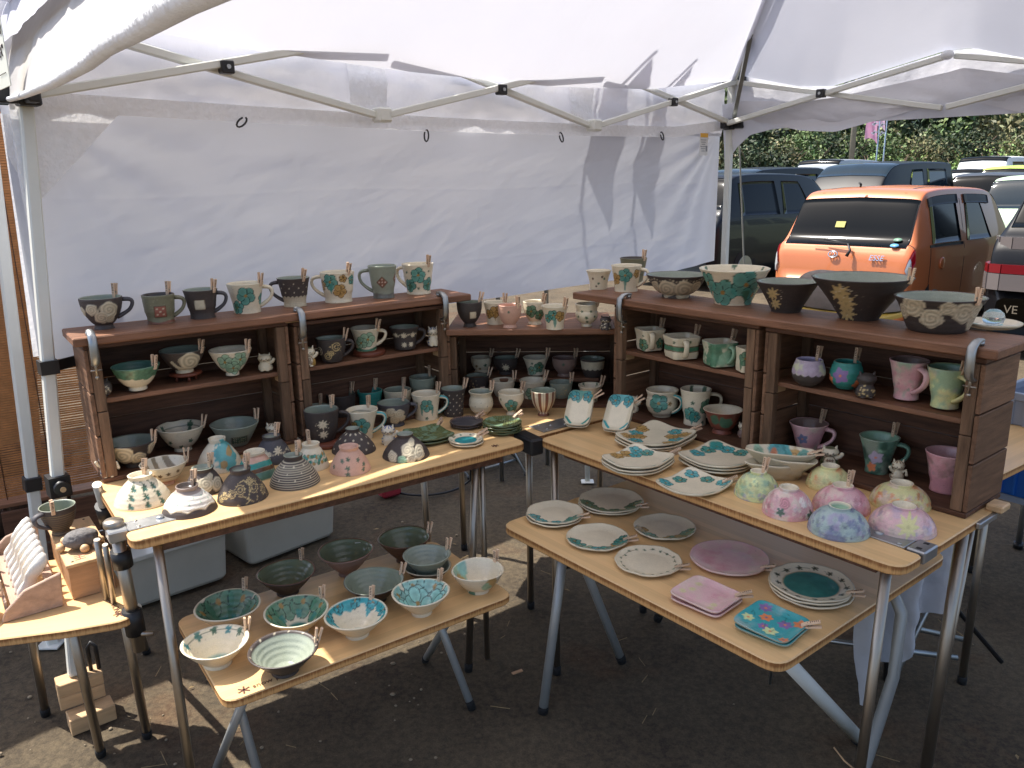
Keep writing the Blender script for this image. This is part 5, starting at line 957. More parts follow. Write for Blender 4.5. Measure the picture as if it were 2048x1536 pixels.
def make_pot(rec, seed):
    kind, nm, where, px, py, pz, rt, rb, H, inv, prof, base, deco, peg, han = rec
    n = 112 if max(rt, rb) > .055 else 96; R = []; side = []; hh = []
    if not inv:
        ho = np.linspace(0, 1, 40); ro = PR(prof, ho, rt, rb); th = .0042 if rt < .06 else .0052
        R = [0, ro[0] * .97] + list(ro); Zz = [.0015, 0] + list(ho * H); side = [0, 0] + [0] * 40; hh = [0, 0] + list(ho)
        R += [ro[-1] - th * .5]; Zz += [H + .0012]; side += [2]; hh += [1]
        hi = np.linspace(.985, .13, 26); ri = np.maximum(PR(prof, hi, rt, rb) - th, .004); R += list(ri); Zz += list(hi * H); side += [1] * 26; hh += list(hi)
        R += [ri[-1] * .6, 0]; Zz += [.10 * H, .095 * H]; side += [1, 1]; hh += [.1, .1]
    else:
        ho = np.linspace(0, 1, 44); ro = PR(prof, ho, rt, rb); R = [rb - .004, rb - .001] + list(ro); Zz = [.001, 0] + list(ho * H); side = [2, 2] + [0] * 44; hh = [0, 0] + list(ho)
        R += [ro[-1] - .002, ro[-1] - .0045, ro[-1] - .0055, 0]; Zz += [H + .0006, H - .0005, H - H * .12, H - H * .13]; side += [2, 2, 1, 1]; hh += [1, 1, .9, .88]
    m = len(R); th_ = np.arange(n) * 2 * np.pi / n; Rg = np.repeat(np.array(R), n); Zg = np.repeat(np.array(Zz), n); A = np.tile(th_, m); Sd = np.repeat(np.array(side), n); Hh = np.repeat(np.array(hh), n)
    A = np.mod(A + np.pi, 2 * np.pi) - np.pi                      # 0 faces the buyer, + to the right
    wob = 1 + .012 * np.sin(2 * A + seed) + .006 * np.sin(3 * A + seed * 1.7) + .003 * np.sin(Hh * 40 + seed)
    if prof == 'square':
        a2 = A + np.pi / 4 + .35; sq = 1 / np.maximum(np.abs(np.cos(a2)), np.abs(np.sin(a2))); wob = wob * np.minimum(sq, 1.26) * .88
    if kind == 'noodle_bowl': Zg = Zg + .0016 * np.sin(2 * A + seed * 3) * Hh ** 4
    Rw = Rg * wob
    P = np.stack([Rw * np.sin(A), -Rw * np.cos(A), Zg], 1)
    ob = BASE[base]; p = Paint(len(P)); N = fbm(P + seed, 60, seed, 3)
    out, ins, rim = (Sd == 0), (Sd == 1), (Sd == 2)
    p.c[out], p.c[ins], p.c[rim] = ob[0], ob[1], ob[2]; p.r[out], p.r[ins], p.r[rim] = ob[3], ob[4], (ob[3] + ob[4]) / 2
    fo, fi = out.astype(float), ins.astype(float)
    if base in BLOTCH:
        b0 = [PAL[q] for q in BLOTCH[base]]
        for k, cc_ in enumerate(b0[1:]): p.put(smooth(fbm(P + seed * 3 + k * 7, 38 if inv else 30, seed + k, 4), .47, .66) * (fo if kind != 'dish' else 1), cc_, .8)
        for k in range(90 if inv else 14): # loosely painted petals in the wash
            u_, v_ = rng.uniform(-1.9, 1.9) * max(rt, rb), rng.uniform(.1, .75) * H; U = A * np.maximum(Rw, .004)
            p.petals(U, Zg, u_, v_, rng.uniform(.004, .0085), b0[rng.integers(0, len(b0))] * rng.uniform(.62, 1.25), fo * .6, 6, .36, rng.uniform(0, 1))
        p.d[:] = 0
    if base in ('CH', 'CHB', 'CHP', 'SL', 'CHO', 'BRO', 'BGO', 'OL'): # coarse iron specks in bare clay
        sp = (vnoise(P, 900, seed) > .86) * fo; p.put(sp, p.c * 1.9, .55)
    else: sp = (vnoise(P, 700, seed) > .93); p.put(sp.astype(float), p.c * .55, .5)
    U = A * np.maximum(Rw, .003); V = Zg; X_, Y_ = P[:, 0], P[:, 1]; Rm = max(rt, rb)
    def at(a, v): rr = float(PR(prof, v, rt, rb)); return math.radians(a) * rr, v * H
    def inn(a, f): return math.sin(math.radians(a)) * rt * f, math.cos(math.radians(a)) * rt * f
    for dk in deco:
        k = dk[0]
        if k == 'fl': u, v = at(dk[1], dk[2]); p.flower(U, V, u, v, dk[3], PAL[dk[4]], fo)
        elif k == 'rose': u, v = at(dk[1], dk[2]); p.rose(U, V, u, v, dk[3], PAL[dk[4]] if len(dk) > 4 else PAL['cream'], fo)
        elif k == 'dr':
            u, v0 = at(dk[1], dk[2]); v1 = dk[3] * H; t = np.clip((v0 + .004 - V) / (v0 + .004 - v1 + 1e-6), 0, 1); p.put((1 - smooth(np.abs(U - u) , dk[4] * .5 * (1 - t ** 2), dk[4] * .5 * (1 - t ** 2) + .0012)) * fo * (V < v0 + .004) * (V > v1), PAL[dk[5]] * .8, .85)
        elif k == 'st': u, v = at(dk[1], dk[2]); p.star(U, V, u, v, dk[3], PAL[dk[4] if len(dk) > 4 else 'green'] * .62, fo)
        elif k in ('sq', 'sqw'):
            u, v = at(dk[1], dk[2]); w_, h_ = (dk[3], dk[3]) if k == 'sq' else (dk[3], dk[4]); c1, c2 = (dk[4], dk[5]) if k == 'sq' else (dk[5], dk[6]); du, dv = U - u, V - v
            if k == 'sq' and dk[6] == 45: du, dv = (du + dv) * .707, (du - dv) * .707
            e = np.maximum(np.abs(du) / (w_ / 2), np.abs(dv) / (h_ / 2)); p.put((1 - smooth(e, .97, 1.08)) * fo, PAL['brown'] * .6, .9); p.put((1 - smooth(e, .86, .94)) * fo, PAL[c1] * (.85 + .3 * N)[:, None])
            p.d += (1 - smooth(e, .9, 1.05)) * fo * .0005
            if c2:
                if k == 'sq':
                    for a_, b_ in ((0, 0), (.5, .5), (-.5, .5), (.5, -.5), (-.5, -.5)): p.disc(du, dv, a_ * w_ * .5, b_ * h_ * .5, .0021, PAL[c2], fo)
                else: p.put((1 - smooth(np.hypot(np.mod(du, .006) - .003, np.mod(dv, .006) - .003), .0008, .0017)) * (e < .85) * fo, PAL[c2])
        elif k == 'band': lo, hi = dk[1] * H, dk[2] * H; w = .002 * np.sin(A * 3 + seed); p.put(smooth(V + w, lo - .0008, lo + .0008) * (1 - smooth(V + w, hi - .0008, hi + .0008)) * fo, PAL[dk[3]] * (.8 + .4 * N)[:, None])
        elif k == 'lace': e = dk[1] * H + .004 * np.abs(np.sin(A * 9)); p.put((1 - smooth(V, e, e + .001)) * fo, PAL[dk[3]] * (.75 + .3 * np.abs(np.sin(A * 27)) * np.abs(np.sin(V * 900)))[:, None], 1, .6)
        elif k == 'laceb':
            e = dk[1] * H - .004 * np.abs(np.sin(A * 7)); c_ = PAL[dk[3] if len(dk) > 3 else 'cream']; p.put(smooth(V, e - .0008, e + .0004) * (1 - smooth(V, dk[2] * H, dk[2] * H + .001)) * (fo + rim), c_ * (.72 + .35 * fbm(P, 160, seed, 2))[:, None], 1, .6)
            if len(dk) > 3: p.put(smooth(fbm(P, 50, seed + 3, 3), .45, .6) * (V > e) * fo, PAL['paleg'], .6)
        elif k == 'lace2':
            e = dk[1] * H + .0055 * np.abs(np.sin(A * 4.5 + .4)) - .002; p.put((1 - smooth(V, e - .0008, e + .0008)) * fo, PAL['char'], 1, .6); p.put((1 - smooth(np.abs(V - e - .0012), .0006, .0014)) * fo, PAL['gold'] * .8, .8)
            p.put((1 - smooth(np.abs(V - e - .005), .0003, .0010)) * fo, PAL['cream'] * .6, .7); p.put(smooth(V, H * .74, H * .76) * fo, PAL['mau'], .8); p.d += (V > e) * fo * (.0006 + .0004 * np.sin(V * 700 + A * 3))
        elif k == 'dots':
            c_, nr, nn, r_ = PAL[dk[1]], dk[2], dk[3], dk[4]; lo, hi = (dk[5], dk[6]) if len(dk) > 5 else (.1, .9)
            for i in range(nr):
                v = (lo + (hi - lo) * (i + .5) / nr) * H; rr = float(PR(prof, v / H, rt, rb)); sp_ = 2 * np.pi / nn; aa = np.mod(A + i * sp_ * .5 + sp_ / 2, sp_) - sp_ / 2; p.put((1 - smooth(np.hypot(aa * rr, V - v), r_ * .6, r_ * 1.1)) * fo, c_); p.d += (1 - smooth(np.hypot(aa * rr, V - v), r_ * .6, r_ * 1.1)) * fo * .0006
        elif k == 'splash': e = dk[1] * H * (.75 + .5 * np.abs(fbm(np.stack([np.cos(A), np.sin(A), 0 * A], 1), 3, seed, 3))) ; p.put(smooth(V, e - .001, e + .001) * fo, PAL[dk[2]] * (.35 + 1.1 * fbm(P, 110, seed, 3))[:, None], .95)
        elif k == 'snail':
            u, v = at(dk[1], dk[2]); p.curve(U, V, [(u - .024, v + .012), (u - .012, v - .002), (u + .004, v - .012), (u + .03, v - .012)], .008, PAL['cream'], fo); p.put((V < .018) * (np.abs(U - .004) < .022) * fo, PAL['cream'])
        elif k == 'spl2':
            u, v = at(dk[1], dk[2]); d_ = np.hypot(U - u, (V - v) * .9) / dk[3] + (fbm(P, 70, seed + int(dk[1]), 3) - .5) * 1.1; p.put((1 - smooth(d_, .8, 1.0)) * fo, PAL[dk[4]] * (.7 + .6 * N)[:, None], .9)
        elif k in ('daisy',): u, v = at(dk[1], dk[2]); p.petals(U, V, u, v, dk[3] * 1.1, PAL[dk[4]], fo, 8, .20)
        elif k == 'pfl': u, v = at(dk[1], dk[2]); p.petals(U, V, u, v, dk[3], PAL[dk[4]], fo, 5, .5, .3); p.disc(U, V, u, v, dk[3] * .14, PAL['orange'], fo); p.d[:] = 0
        elif k == 'rose2': u, v = at(dk[1], dk[2]); p.rose(U, V, u, v, dk[3], PAL['pinkd'], fo); p.d[:] = 0
        elif k == 'leafs':
            for i in range(26): u, v = (-1.5 + i * .115) * Rm, (dk[1] + .05 * math.sin(i * 1.3)) * H; p.disc(U, V, u, v, .0022 if i % 3 else .0032, PAL[dk[2]], fo * .8)
        elif k == 'oline': v = dk[1] * H; p.put((1 - smooth(np.abs(V - v), .0004, .0012)) * fo, PAL[dk[2]], .8)
        elif k == 'istrip':
            t = np.mod((X_ * .8 + Y_ * .6) / .026, 1); p.put(smooth(t, .05, .1) * (1 - smooth(t, .5, .55)) * fi * (np.hypot(X_, Y_) < rt * .96), PAL[dk[2]] * (.7 + .6 * N)[:, None], .95)
        elif k == 'vine':
            a0 = dk[1]; pts = [at(a0 + 3 * math.sin(i * 2.1 + a0), .08 + i * .085) for i in range(10)]; p.curve(U, V, pts, .0012, PAL['green'] * .5, fo * .7)
            for i, (u, v) in enumerate(pts):
                if i % 3 == 1: p.star(U, V, u, v, .0068, PAL['green'] * .45, fo); p.star(U, V, u + .004, v - .004, .0045, PAL['teal'] * .6, fo)
                else: p.disc(U, V, u + .003 * (-1) ** i, v, .0016, PAL['darkg'], fo)
        elif k == 'filig':
            g_ = PAL['gold']
            for a, v_, r_ in ((-28, .36, .0075), (-48, .30, .006), (-6, .48, .0095), (36, .48, .011), (30, .66, .006), (-60, .18, .006), (64, .3, .009)):
                u, v = at(a, v_); d_ = np.hypot(U - u, V - v); p.put((1 - smooth(np.abs(d_ - r_), .0004, .0012)) * fo, g_); p.put((1 - smooth(np.abs(d_ - r_ * .5), .0004, .0011)) * fo, g_); an = np.arctan2(U - u, V - v); p.put((1 - smooth(np.hypot((np.mod(an, .6) - .3) * d_, d_ - r_ * 1.3), .0006, .0013)) * fo, g_)
            for pts in ([(-10, .3), (6, .26), (14, .12), (5, .05)], [(-6, .68), (10, .72), (20, .62)], [(20, .4), (12, .2), (22, .08)]): p.curve(U, V, [at(a, b) for a, b in pts], .0010, g_, fo)
            p.put((vnoise(P, 420, seed) > .80) * (fbm(P, 40, seed + 9, 2) > .52) * fo, g_, .8)
        elif k == 'rings':
            t = np.mod(V / H * .98 * dk[2] + .2, 1); p.put(smooth(t, .02, .14) * (1 - smooth(t, dk[3], dk[3] + .12)) * fo * (V < H * .84), PAL[dk[1]] * .85, .95); p.d -= (t > .5) * fo * .0003
        elif k == 'circ':
            for i in range(44): u, v = at(-100 + (i % 22) * 9.5 + rng.uniform(-2, 2), dk[1] + (.1 if i < 22 else -.09) + rng.uniform(-.06, .06)); cc_ = PAL[('teal', 'ochre', 'sage', 'green')[i % 4]]; p.disc(U, V, u, v, .0045, cc_ * .45, fo); p.disc(U, V, u, v, .0036, cc_ * 1.1, fo)
        elif k == 'frost':
            u, v = at(dk[1], dk[2]); m_ = (vnoise(P, 520, seed) > .84) * np.exp(-(np.hypot(U - u, V - v) / dk[3]) ** 2 * 1.2) * fo; p.put(smooth(m_, .2, .6), PAL['cream'])
        elif k == 'ring': u, v = at(dk[1], dk[2]); d_ = np.hypot(U - u, V - v); p.put((1 - smooth(np.abs(d_ - dk[3]), .0007, .0015)) * fo, PAL[dk[4]]); p.put((1 - smooth(np.abs(d_ - dk[3] * .5), .0006, .0013)) * fo, PAL[dk[4]])
        elif k == 'goldots': u, v = at(dk[1], dk[2]); p.put((vnoise(P, 420, seed) > .78) * (np.hypot(U - u, V - v) < .024) * fo, PAL['gold'])
        elif k == 'vst':
            t = np.mod(A / (2 * np.pi) * 11 + .5, 1); p.put(smooth(t, .2, .24) * (1 - smooth(t, .76, .8)) * fo * (V > H * .1), PAL['cream'], .95); p.put(smooth(t, .46, .48) * (1 - smooth(t, .52, .54)) * fo, PAL['mau'], .6)
        elif k == 'ist': u, v = inn(dk[1], dk[2]); p.star(X_, Y_, u, v, dk[3], PAL[dk[4] if len(dk) > 4 else 'green'] * .62, fi)
        elif k == 'iline': p.put((1 - smooth(np.abs(np.hypot(X_, Y_) - rt * dk[1]), .0003, .0011)) * fi, PAL['darkg'], .7)
        elif k == 'iring':
            for i in range(dk[1]): u, v = inn(i * 360 / dk[1] + seed * 20, dk[2]); p.flower(X_, Y_, u, v, dk[3], PAL[dk[4]] * rng.uniform(.8, 1.15), fi)
        elif k in ('idrip', 'idrip2'):
            an = np.arctan2(X_, Y_); rr = np.hypot(X_, Y_) / rt; p.put((1 - smooth(rr, .34 if k == 'idrip' else .26, .46 if k == 'idrip' else .34)) * fi, PAL['turqg'] * .7)
            m_ = smooth(np.sin(an * 6 + 1) + .35 * np.sin(an * 11), .35, .6) * (rr < .62) * (rr > (.2 if k == 'idrip' else .42)) * fi; p.put(m_, PAL[dk[1]] * .85, .85)
        elif k == 'irim':
            an = np.arctan2(X_, Y_); rr = np.hypot(X_, Y_) / rt; e = .74 + .10 * np.sin(an * 5 + 1) + .07 * np.sin(an * 9) + .08 * np.sin(an * 14 + 2) * (np.sin(an * 3) > 0); p.put(smooth(rr, e - .012, e + .012) * fi, PAL['turq'] * (.6 + .6 * fbm(P, 90, seed, 3))[:, None])
            for i in range(9): u, v = inn(i * 40, .88); p.flower(X_, Y_, u, v, .011, PAL['turq'] * .95, fi)
            p.put((1 - smooth(rr, .14, .2)) * fi * (X_ > -.004), PAL['teal'])
        elif k == 'ispl': u, v = inn(dk[1], dk[2]); d_ = np.hypot(X_ - u, Y_ - v) / dk[3] + (fbm(P, 80, seed + int(dk[1]), 3) - .5) * 1.1; p.put((1 - smooth(d_, .8, 1)) * fi, PAL[dk[4]] * (.7 + .6 * N)[:, None], .9)
        elif k == 'icen': rr = np.hypot(X_, Y_) / rt; p.put((1 - smooth(rr + (N - .5) * .1, dk[1] * .7, dk[1])) * fi, PAL[dk[2]] * .8, .85)
        elif k == 'idots': an = np.arctan2(X_, Y_); sp_ = 2 * np.pi / dk[2]; p.put(smooth(np.hypot(X_, Y_) / rt, .86, .89) * fi, PAL['char'], 1, .55); aa = np.mod(an, sp_) - sp_ / 2; p.put((1 - smooth(np.hypot(aa * rt, np.hypot(X_, Y_) - rt * dk[1]), .0012, .0026)) * fi, PAL['cream'])
    if prof == 'flarb' : p.d += ins * .0005 * np.sin(Hh * 34)
    if inv: p.put((Sd == 1).astype(float) * .85, BASE[base][1] if base not in ('W',) else PAL['cream']); p.put(smooth(Hh, .86, .9) * fo * (1.0 if base in ('CH', 'CHP', 'SL') else .0), PAL['char'])
    p.c *= (.93 + .14 * N)[:, None]
    d = p.d; nrm = np.stack([np.sin(A), -np.cos(A), 0 * A], 1); P = P + nrm * (d * np.where(ins, -1, 1))[:, None]
    me = mesh_np(kind, P, grid_faces(m, n), True, [M_clay], col=np.concatenate([np.clip(p.c, .004, .92), p.r[:, None]], 1))
    yaw = math.atan2(py, px) - math.pi / 2
    o = link(kind, me, None, Matrix.Translation((px, py, pz)) @ Matrix.Rotation(yaw, 4, 'Z'))
    cats_ = dict(mug='mug', bowl='bowl', large_bowl='bowl', noodle_bowl='bowl', teacup='cup', goblet='cup', tumbler='cup', rice_bowl='bowl')
    grp = dict(mug='handmade mugs on the stall', bowl='handmade bowls on the stall', large_bowl='handmade bowls on the stall', noodle_bowl='noodle bowls on the low table', teacup='handmade cups on the stall', goblet='handmade cups on the stall', tumbler='handmade cups on the stall', rice_bowl='rice bowls shown upside down')
    tag(o, (nm + ' ' + where)[:400], cats_[kind], grp[kind])
    if han is not None:
        a = math.radians(han); dx, dy = math.sin(a), -math.cos(a); v0, v1 = (.86, .20) if prof != 'cup' else (.9, .34)
        if prof == 'square': v0, v1 = .85, .15
        r0, r1 = float(PR(prof, v0, rt, rb)) - .003, float(PR(prof, v1, rt, rb)) - .003
        if prof == 'square': r0 *= .95; r1 *= .95
        out_ = H * .42 if prof != 'square' else H * .28; pts = []
        for t in np.linspace(0, 1, 15):
            r_ = r0 + (r1 - r0) * t + out_ * math.sin(math.pi * t ** .85) ** .75 * (1 - .25 * t); z_ = (v0 + (v1 - v0) * t) * H + H * .10 * math.sin(math.pi * min(1, t * 1.6)) * (1 - t); pts.append((dx * r_, dy * r_, z_))
        mb = MB(); mb.tube(pts, [.0078 - .0016 * math.sin(math.pi * t) for t in np.linspace(0, 1, 15)], 12, flat=(1.25, .74))
        hc = dict(W='W', OL='ol', CEL='cel', CH='slate', SLB='slate').get(base, None); hcol = BASE[base][0] if hc is None else PAL[hc]
        col = np.tile(np.append(hcol, BASE[base][3]), (len(mb.v), 1))
        if 'striped' in nm or 'banded handle' in nm:
            V_ = np.array(mb.v); k_ = np.arange(len(V_)) % 12
            for q in (4, 5, 8): col[(k_ == q) | (k_ == (q + 6) % 12), :3] = PAL['turq']
        ho_ = mb.build('handle', M_clay, o, frame='local'); at_ = ho_.data.color_attributes.new('Col', 'FLOAT_COLOR', 'POINT'); at_.data.foreach_set('color', col.astype(np.float32).ravel())
    return o

# wooden price pegs: two prongs pinched at the spring, ink marks down one face
def peg_mesh():
    mb = MB()
    for sgn in (-1, 1):
        P_ = [(-.017, .0016), (-.004, .0044), (.000, .0040), (.021, .0058)]
        for (z0, y0), (z1, y1) in zip(P_[:-1], P_[1:]):
            t = .0020; a0, a1 = sgn * (y0 - t), sgn * (y1 - t); b0, b1 = sgn * (y0 + t), sgn * (y1 + t); w = .0039; vs = [(x, y, z) for z, (p_, q_) in ((z0, (a0, b0)), (z1, (a1, b1))) for x, y in ((-w, p_), (w, p_), (w, q_), (-w, q_))]
            mb._add(vs, [(3, 2, 1, 0), (4, 5, 6, 7), (0, 1, 5, 4), (1, 2, 6, 5), (2, 3, 7, 6), (3, 0, 4, 7)])
    mb.cur = 2; mb.tube([(-.0042, 0, -.001), (.0042, 0, -.001)], .0022, 8)
    mb.cur = 1
    for sgn in (-1, 1):
        for i in range(5): z = .002 + i * .0038; mb.box((.0003 * (-1) ** i, sgn * (.0062 + z * .085), z), (.0042, .0004, .0016))
        mb.box((.0004, sgn * .0062, -.004), (.003, .0004, .0012))
    me = bpy.data.meshes.new('clothes_peg'); me.from_pydata(mb.v, [], mb.f); me.update(); me.polygons.foreach_set('material_index', mb.mi)
    for m in (M_peg, M_ink, M_steel): me.materials.append(m)
    return me
PEG = peg_mesh()
def short(nm, n=9): return ' '.join(nm.replace(',', '').split()[:n])
def put_peg(p, out_dir, tilt, nm):
    """p on the rim, out_dir unit horizontal direction, tilt = lean outwards (rad)"""
    o_ = Vector((out_dir[0], out_dir[1], 0)).normalized(); z = (Vector((0, 0, 1)) * math.cos(tilt) + o_ * math.sin(tilt)).normalized(); y = (o_ * math.cos(tilt) - Vector((0, 0, 1)) * math.sin(tilt)).normalized(); x = y.cross(z)
    o = link('clothes_peg', PEG, None, frame_m(Vector(p) + z * .009, x, y, z))
    tag(o, 'little wooden price peg clipped to the ' + short(nm), 'clothes peg', 'wooden price pegs on the pottery')
for i, rec in enumerate(POTS):
    make_pot(rec, i + 1)
    kind, nm, where, px, py, pz, rt, rb, H, inv, prof, base, deco, peg, han = rec
    if peg is not None:
        a = math.atan2(-py, -px) + math.radians(peg); r_ = rt - .002 if not inv else rt - .001; d = (math.cos(a), math.sin(a))
        if prof == 'ball': r_ = rt * .79
        if prof == 'square': r_ = rt * .93
        put_peg((px + d[0] * r_, py + d[1] * r_, pz + H), d, random.uniform(.05, .28), nm)

# plates and dishes; local +Y points away from the buyer
def dish_mesh(name, sx, sy, shape, base, deco, seed, deep=0.0, rimh=.010, lift=0.0, wave=.0):
    n, mr = 128, 46; t = np.concatenate([np.linspace(0, 1, mr), [1.012], np.linspace(1, .62, 8), [.6, 0]]); kind = np.array([1] * mr + [2] + [0] * 8 + [0, 0])
    th_ = np.arange(n) * 2 * np.pi / n; Tg = np.repeat(t, n); K = np.repeat(kind, n); A = np.tile(th_, len(t)); A = np.mod(A + np.pi, 2 * np.pi) - np.pi
    dx, dy = np.sin(A), -np.cos(A)
    if shape == 'round': S = 1 + wave * (.011 * np.sin(9 * A + seed) + .008 * np.sin(14 * A + 2 * seed)) ; ex, ey = sx, sy
    else:
        pw = 7 if shape == 'square' else 5; S = (np.abs(dx) ** pw + np.abs(dy) ** pw) ** (-1 / pw); S = S * (1 + .006 * np.sin(5 * A + seed)); ex, ey = sx / 2, sy / 2
    X_, Y_ = Tg * S * dx * ex, Tg * S * dy * ey
    flat = .62 if not deep else .25; q = np.clip((Tg - flat) / (1 - flat), 0, 1); hin = .0045 + rimh * q ** 1.6 + deep * np.clip(Tg, 0, 1) ** 2.2
    if lift: cdist = np.clip((np.abs(X_) / (sx / 2)) * (np.abs(Y_) / (sy / 2)), 0, 1); hin = hin + lift * cdist ** 1.5
    Zt = hin; Zb = np.maximum(hin - .0048, 0.0); Zb = np.where(Tg < .62, 0, Zb); Z_ = np.where(K == 0, Zb, np.where(K == 2, hin - .0024, Zt)); Z_[-n:] = .0008
    P = np.stack([X_, Y_, Z_], 1); P[:, 2] += .0012 * wave * np.sin(6 * A + seed * 2) * np.clip(Tg, 0, 1) ** 3
    b = BASE[base]; p = Paint(len(P)); N = fbm(P + seed, 55, seed, 3); top = (K == 1).astype(float); p.c[:] = b[1]; p.c[K == 0] = b[0]; p.c[K == 2] = b[2]; p.r[:] = b[4]; p.r[K == 0] = b[3] + .2
    if base == 'W': p.c[K == 0] = PAL['cream'] * .85; p.put(smooth(Tg, .965, .99) * top, PAL['cream'] * .8, .6)
    if base in BLOTCH:
        b0 = [PAL[q_] for q_ in BLOTCH[base]]
        for k, cc_ in enumerate(b0[1:]): p.put(smooth(fbm(P + seed * 3 + k * 7, 26, seed + k, 4), .48, .70) * top, cc_, .75)
    p.put((vnoise(P, 700, seed) > .94).astype(float), p.c * .55, .45)
    def pos(a, f): return math.sin(math.radians(a)) * f * sx, -math.cos(math.radians(a)) * f * sy
    R0 = min(sx, sy)
    for dk in deco:
        k = dk[0]
        if k == 'ring':
            u, v = pos(dk[1], .77); big = R0 > .06; p.flower(X_, Y_, u, v, R0 * .185, PAL[dk[2]] * .9, top); u2, v2 = pos(dk[1] + 15, .82); p.flower(X_, Y_, u2, v2, R0 * .13, PAL[dk[2]] * .8, top)
            p.put((1 - smooth(np.abs(np.hypot(X_ / sx, Y_ / sy) - .87), .004, .016)) * (np.abs(np.mod(A - math.radians(dk[1] - 8) + np.pi, 2 * np.pi) - np.pi) < .20) * top, PAL[dk[2]] * .6, .8)
        elif k in ('wreath', 'garl'):
            f = .82; rr = np.hypot(X_ / sx, Y_ / sy); p.put((1 - smooth(np.abs(rr - f), .002, .010)) * top * (vnoise(P, 200, 3) > .4), PAL['darkg'] if k == 'garl' else PAL['brown'], .75)
            for i in range(20 if k == 'wreath' else 13):
                u, v = pos(i * 360 / (20 if k == 'wreath' else 13) + 9, f + .03 * math.sin(i * 2.3)); p.star(X_, Y_, u, v, R0 * (.055 if k == 'wreath' else .085), PAL[dk[1]] * .5, top)
        elif k == 'cen': rr = np.hypot(X_ / sx, Y_ / sy) + (N - .5) * .05; p.put((1 - smooth(rr, dk[1] - .03, dk[1] + .02)) * top, PAL[dk[2]] * (.55 + .55 * fbm(P, 45, seed, 4))[:, None]); p.put((1 - smooth(np.abs(rr - dk[1]), .01, .03)) * top, PAL['ochre'], .35); p.r = np.where((rr < dk[1]) & (top > 0), .1, p.r)
        elif k == 'gst':
            for i in range(9): u, v = pos(i * 40, .84); p.star(X_, Y_, u, v, R0 * .09, PAL[dk[1]] * .8, top)
        elif k == 'rimdots': rr = np.hypot(X_ / sx, Y_ / sy); p.put(smooth(rr, .87, .9) * top, PAL['char'], 1); aa = np.mod(A, 2 * np.pi / 44) - np.pi / 44; p.put((1 - smooth(np.hypot(aa * R0, (rr - .945) * R0), .0008, .0018)) * top, PAL['pinkclay'])
        elif k == 'leaf':
            p.put((1 - smooth(np.abs(X_ * .6 + Y_ * .4), .0008, .0022)) * top, PAL['leafd'], .8); t_ = np.mod((np.abs(X_ * .6 + Y_ * .4) * 1.2 + X_ * .8 - Y_ * .5) / .011, 1); p.put((1 - smooth(np.abs(t_ - .5), .08, .22)) * top, PAL['leafd'], .75); p.d -= (1 - smooth(np.abs(t_ - .5), .08, .25)) * top * .0006; p.put(smooth(N, .5, .62) * top, PAL['sage'] * .75, .55)
        elif k == 'iblob': u, v = pos(dk[1] + 180, dk[2]); d_ = np.hypot(X_ - u, Y_ - v) / dk[3] + (fbm(P, 70, seed, 3) - .5) * .5; p.put((1 - smooth(d_, .85, 1.0)) * top, PAL[dk[4]] * (.6 + .7 * N)[:, None], .92); p.put((1 - smooth(np.abs(d_ - .55), .03, .10)) * top, PAL[dk[4]] * .5, .6)
        elif k == 'corner':
            cx, cy = ((-1, -1), (-1, 1), (1, 1), (1, -1))[dk[1]]; sty = dk[2]; cu, cv = cx * sx * .5, cy * sy * .5
            if sty == 'turqr': spots = [(.13, .80), (.17, .48), (.18, .18), (.5, .16), (.82, .14)]
            elif sty == 'turqs': spots = [(.14, .60), (.16, .36), (.18, .16), (.38, .15), (.62, .13)]
            else: spots = [(.15, .42), (.17, .2), (.40, .14), (.30, .34), (.10, .62)]
            cs = dict(turqr=('turq', 'turqg'), turqs=('turq', 'turqg', 'turq'), turqo=('turq', 'ochre', 'turq', 'ochre', 'ochre'), turqo2=('ochre', 'turq', 'turqg', 'turq', 'ochre'))[sty]
            for i, (a_, b_) in enumerate(spots): p.flower(X_, Y_, cu - cx * a_ * sx, cv - cy * b_ * sy, sx * .105, PAL[cs[i % len(cs)]], top)
            if sty == 'turqs': p.put((1 - smooth(np.hypot((X_ - cu * .72) / 1.0, (Y_ - cv * .72)), sx * .10, sx * .13)) * top, PAL['turqg'] * .9, .75)
        elif k == 'edge':
            cx, cy = ((-1, -1), (-1, 1), (1, 1), (1, -1))[dk[1]]
            for (a_, b_), (c_, e_) in (((.06, .45), (.05, .25)), ((.25, .05), (.45, .06)), ((.05, .8), (.06, .66)), ((.66, .05), (.8, .06))): p.curve(X_, Y_, [(cx * sx * (.5 - a_), cy * sy * (.5 - b_)), (cx * sx * (.5 - c_), cy * sy * (.5 - e_))], .004, PAL[dk[2]] * .8, top)
        elif k == 'tinyfl':
            for u, v in ((-.3, .25), (-.28, .0), (-.36, -.2), (.28, -.2), (.3, -.36)): p.petals(X_, Y_, u * sx, v * sy, .010, PAL['ylw'] * .9, top * .7, 8, .3)
            p.d[:] = 0
        elif k == 'bigfl':
            for u, v, r_, c_ in ((-.30, .34, .016, 'purple'), (-.14, .08, .016, 'orange'), (.40, .28, .018, 'orange'), (.2, .1, .017, 'purple'), (-.36, -.14, .014, 'paleg'), (-.04, -.2, .013, 'purple'), (.12, -.26, .017, 'paleg'), (.42, -.38, .012, 'orange')): p.petals(X_, Y_, u * sx, v * sy, r_, PAL[c_], top, 6, .42, u * 9); p.disc(X_, Y_, u * sx, v * sy, .003, PAL['orange' if c_ != 'orange' else 'dusk'], top)
            for i in range(16): u, v = rng.uniform(-.42, .42, 2); p.curve(X_, Y_, [(u * sx, v * sy), (u * sx + rng.uniform(-.012, .012), v * sy + rng.uniform(-.012, .012))], .0012, PAL['turqg'] * .5, top * .7)
            p.d[:] = 0
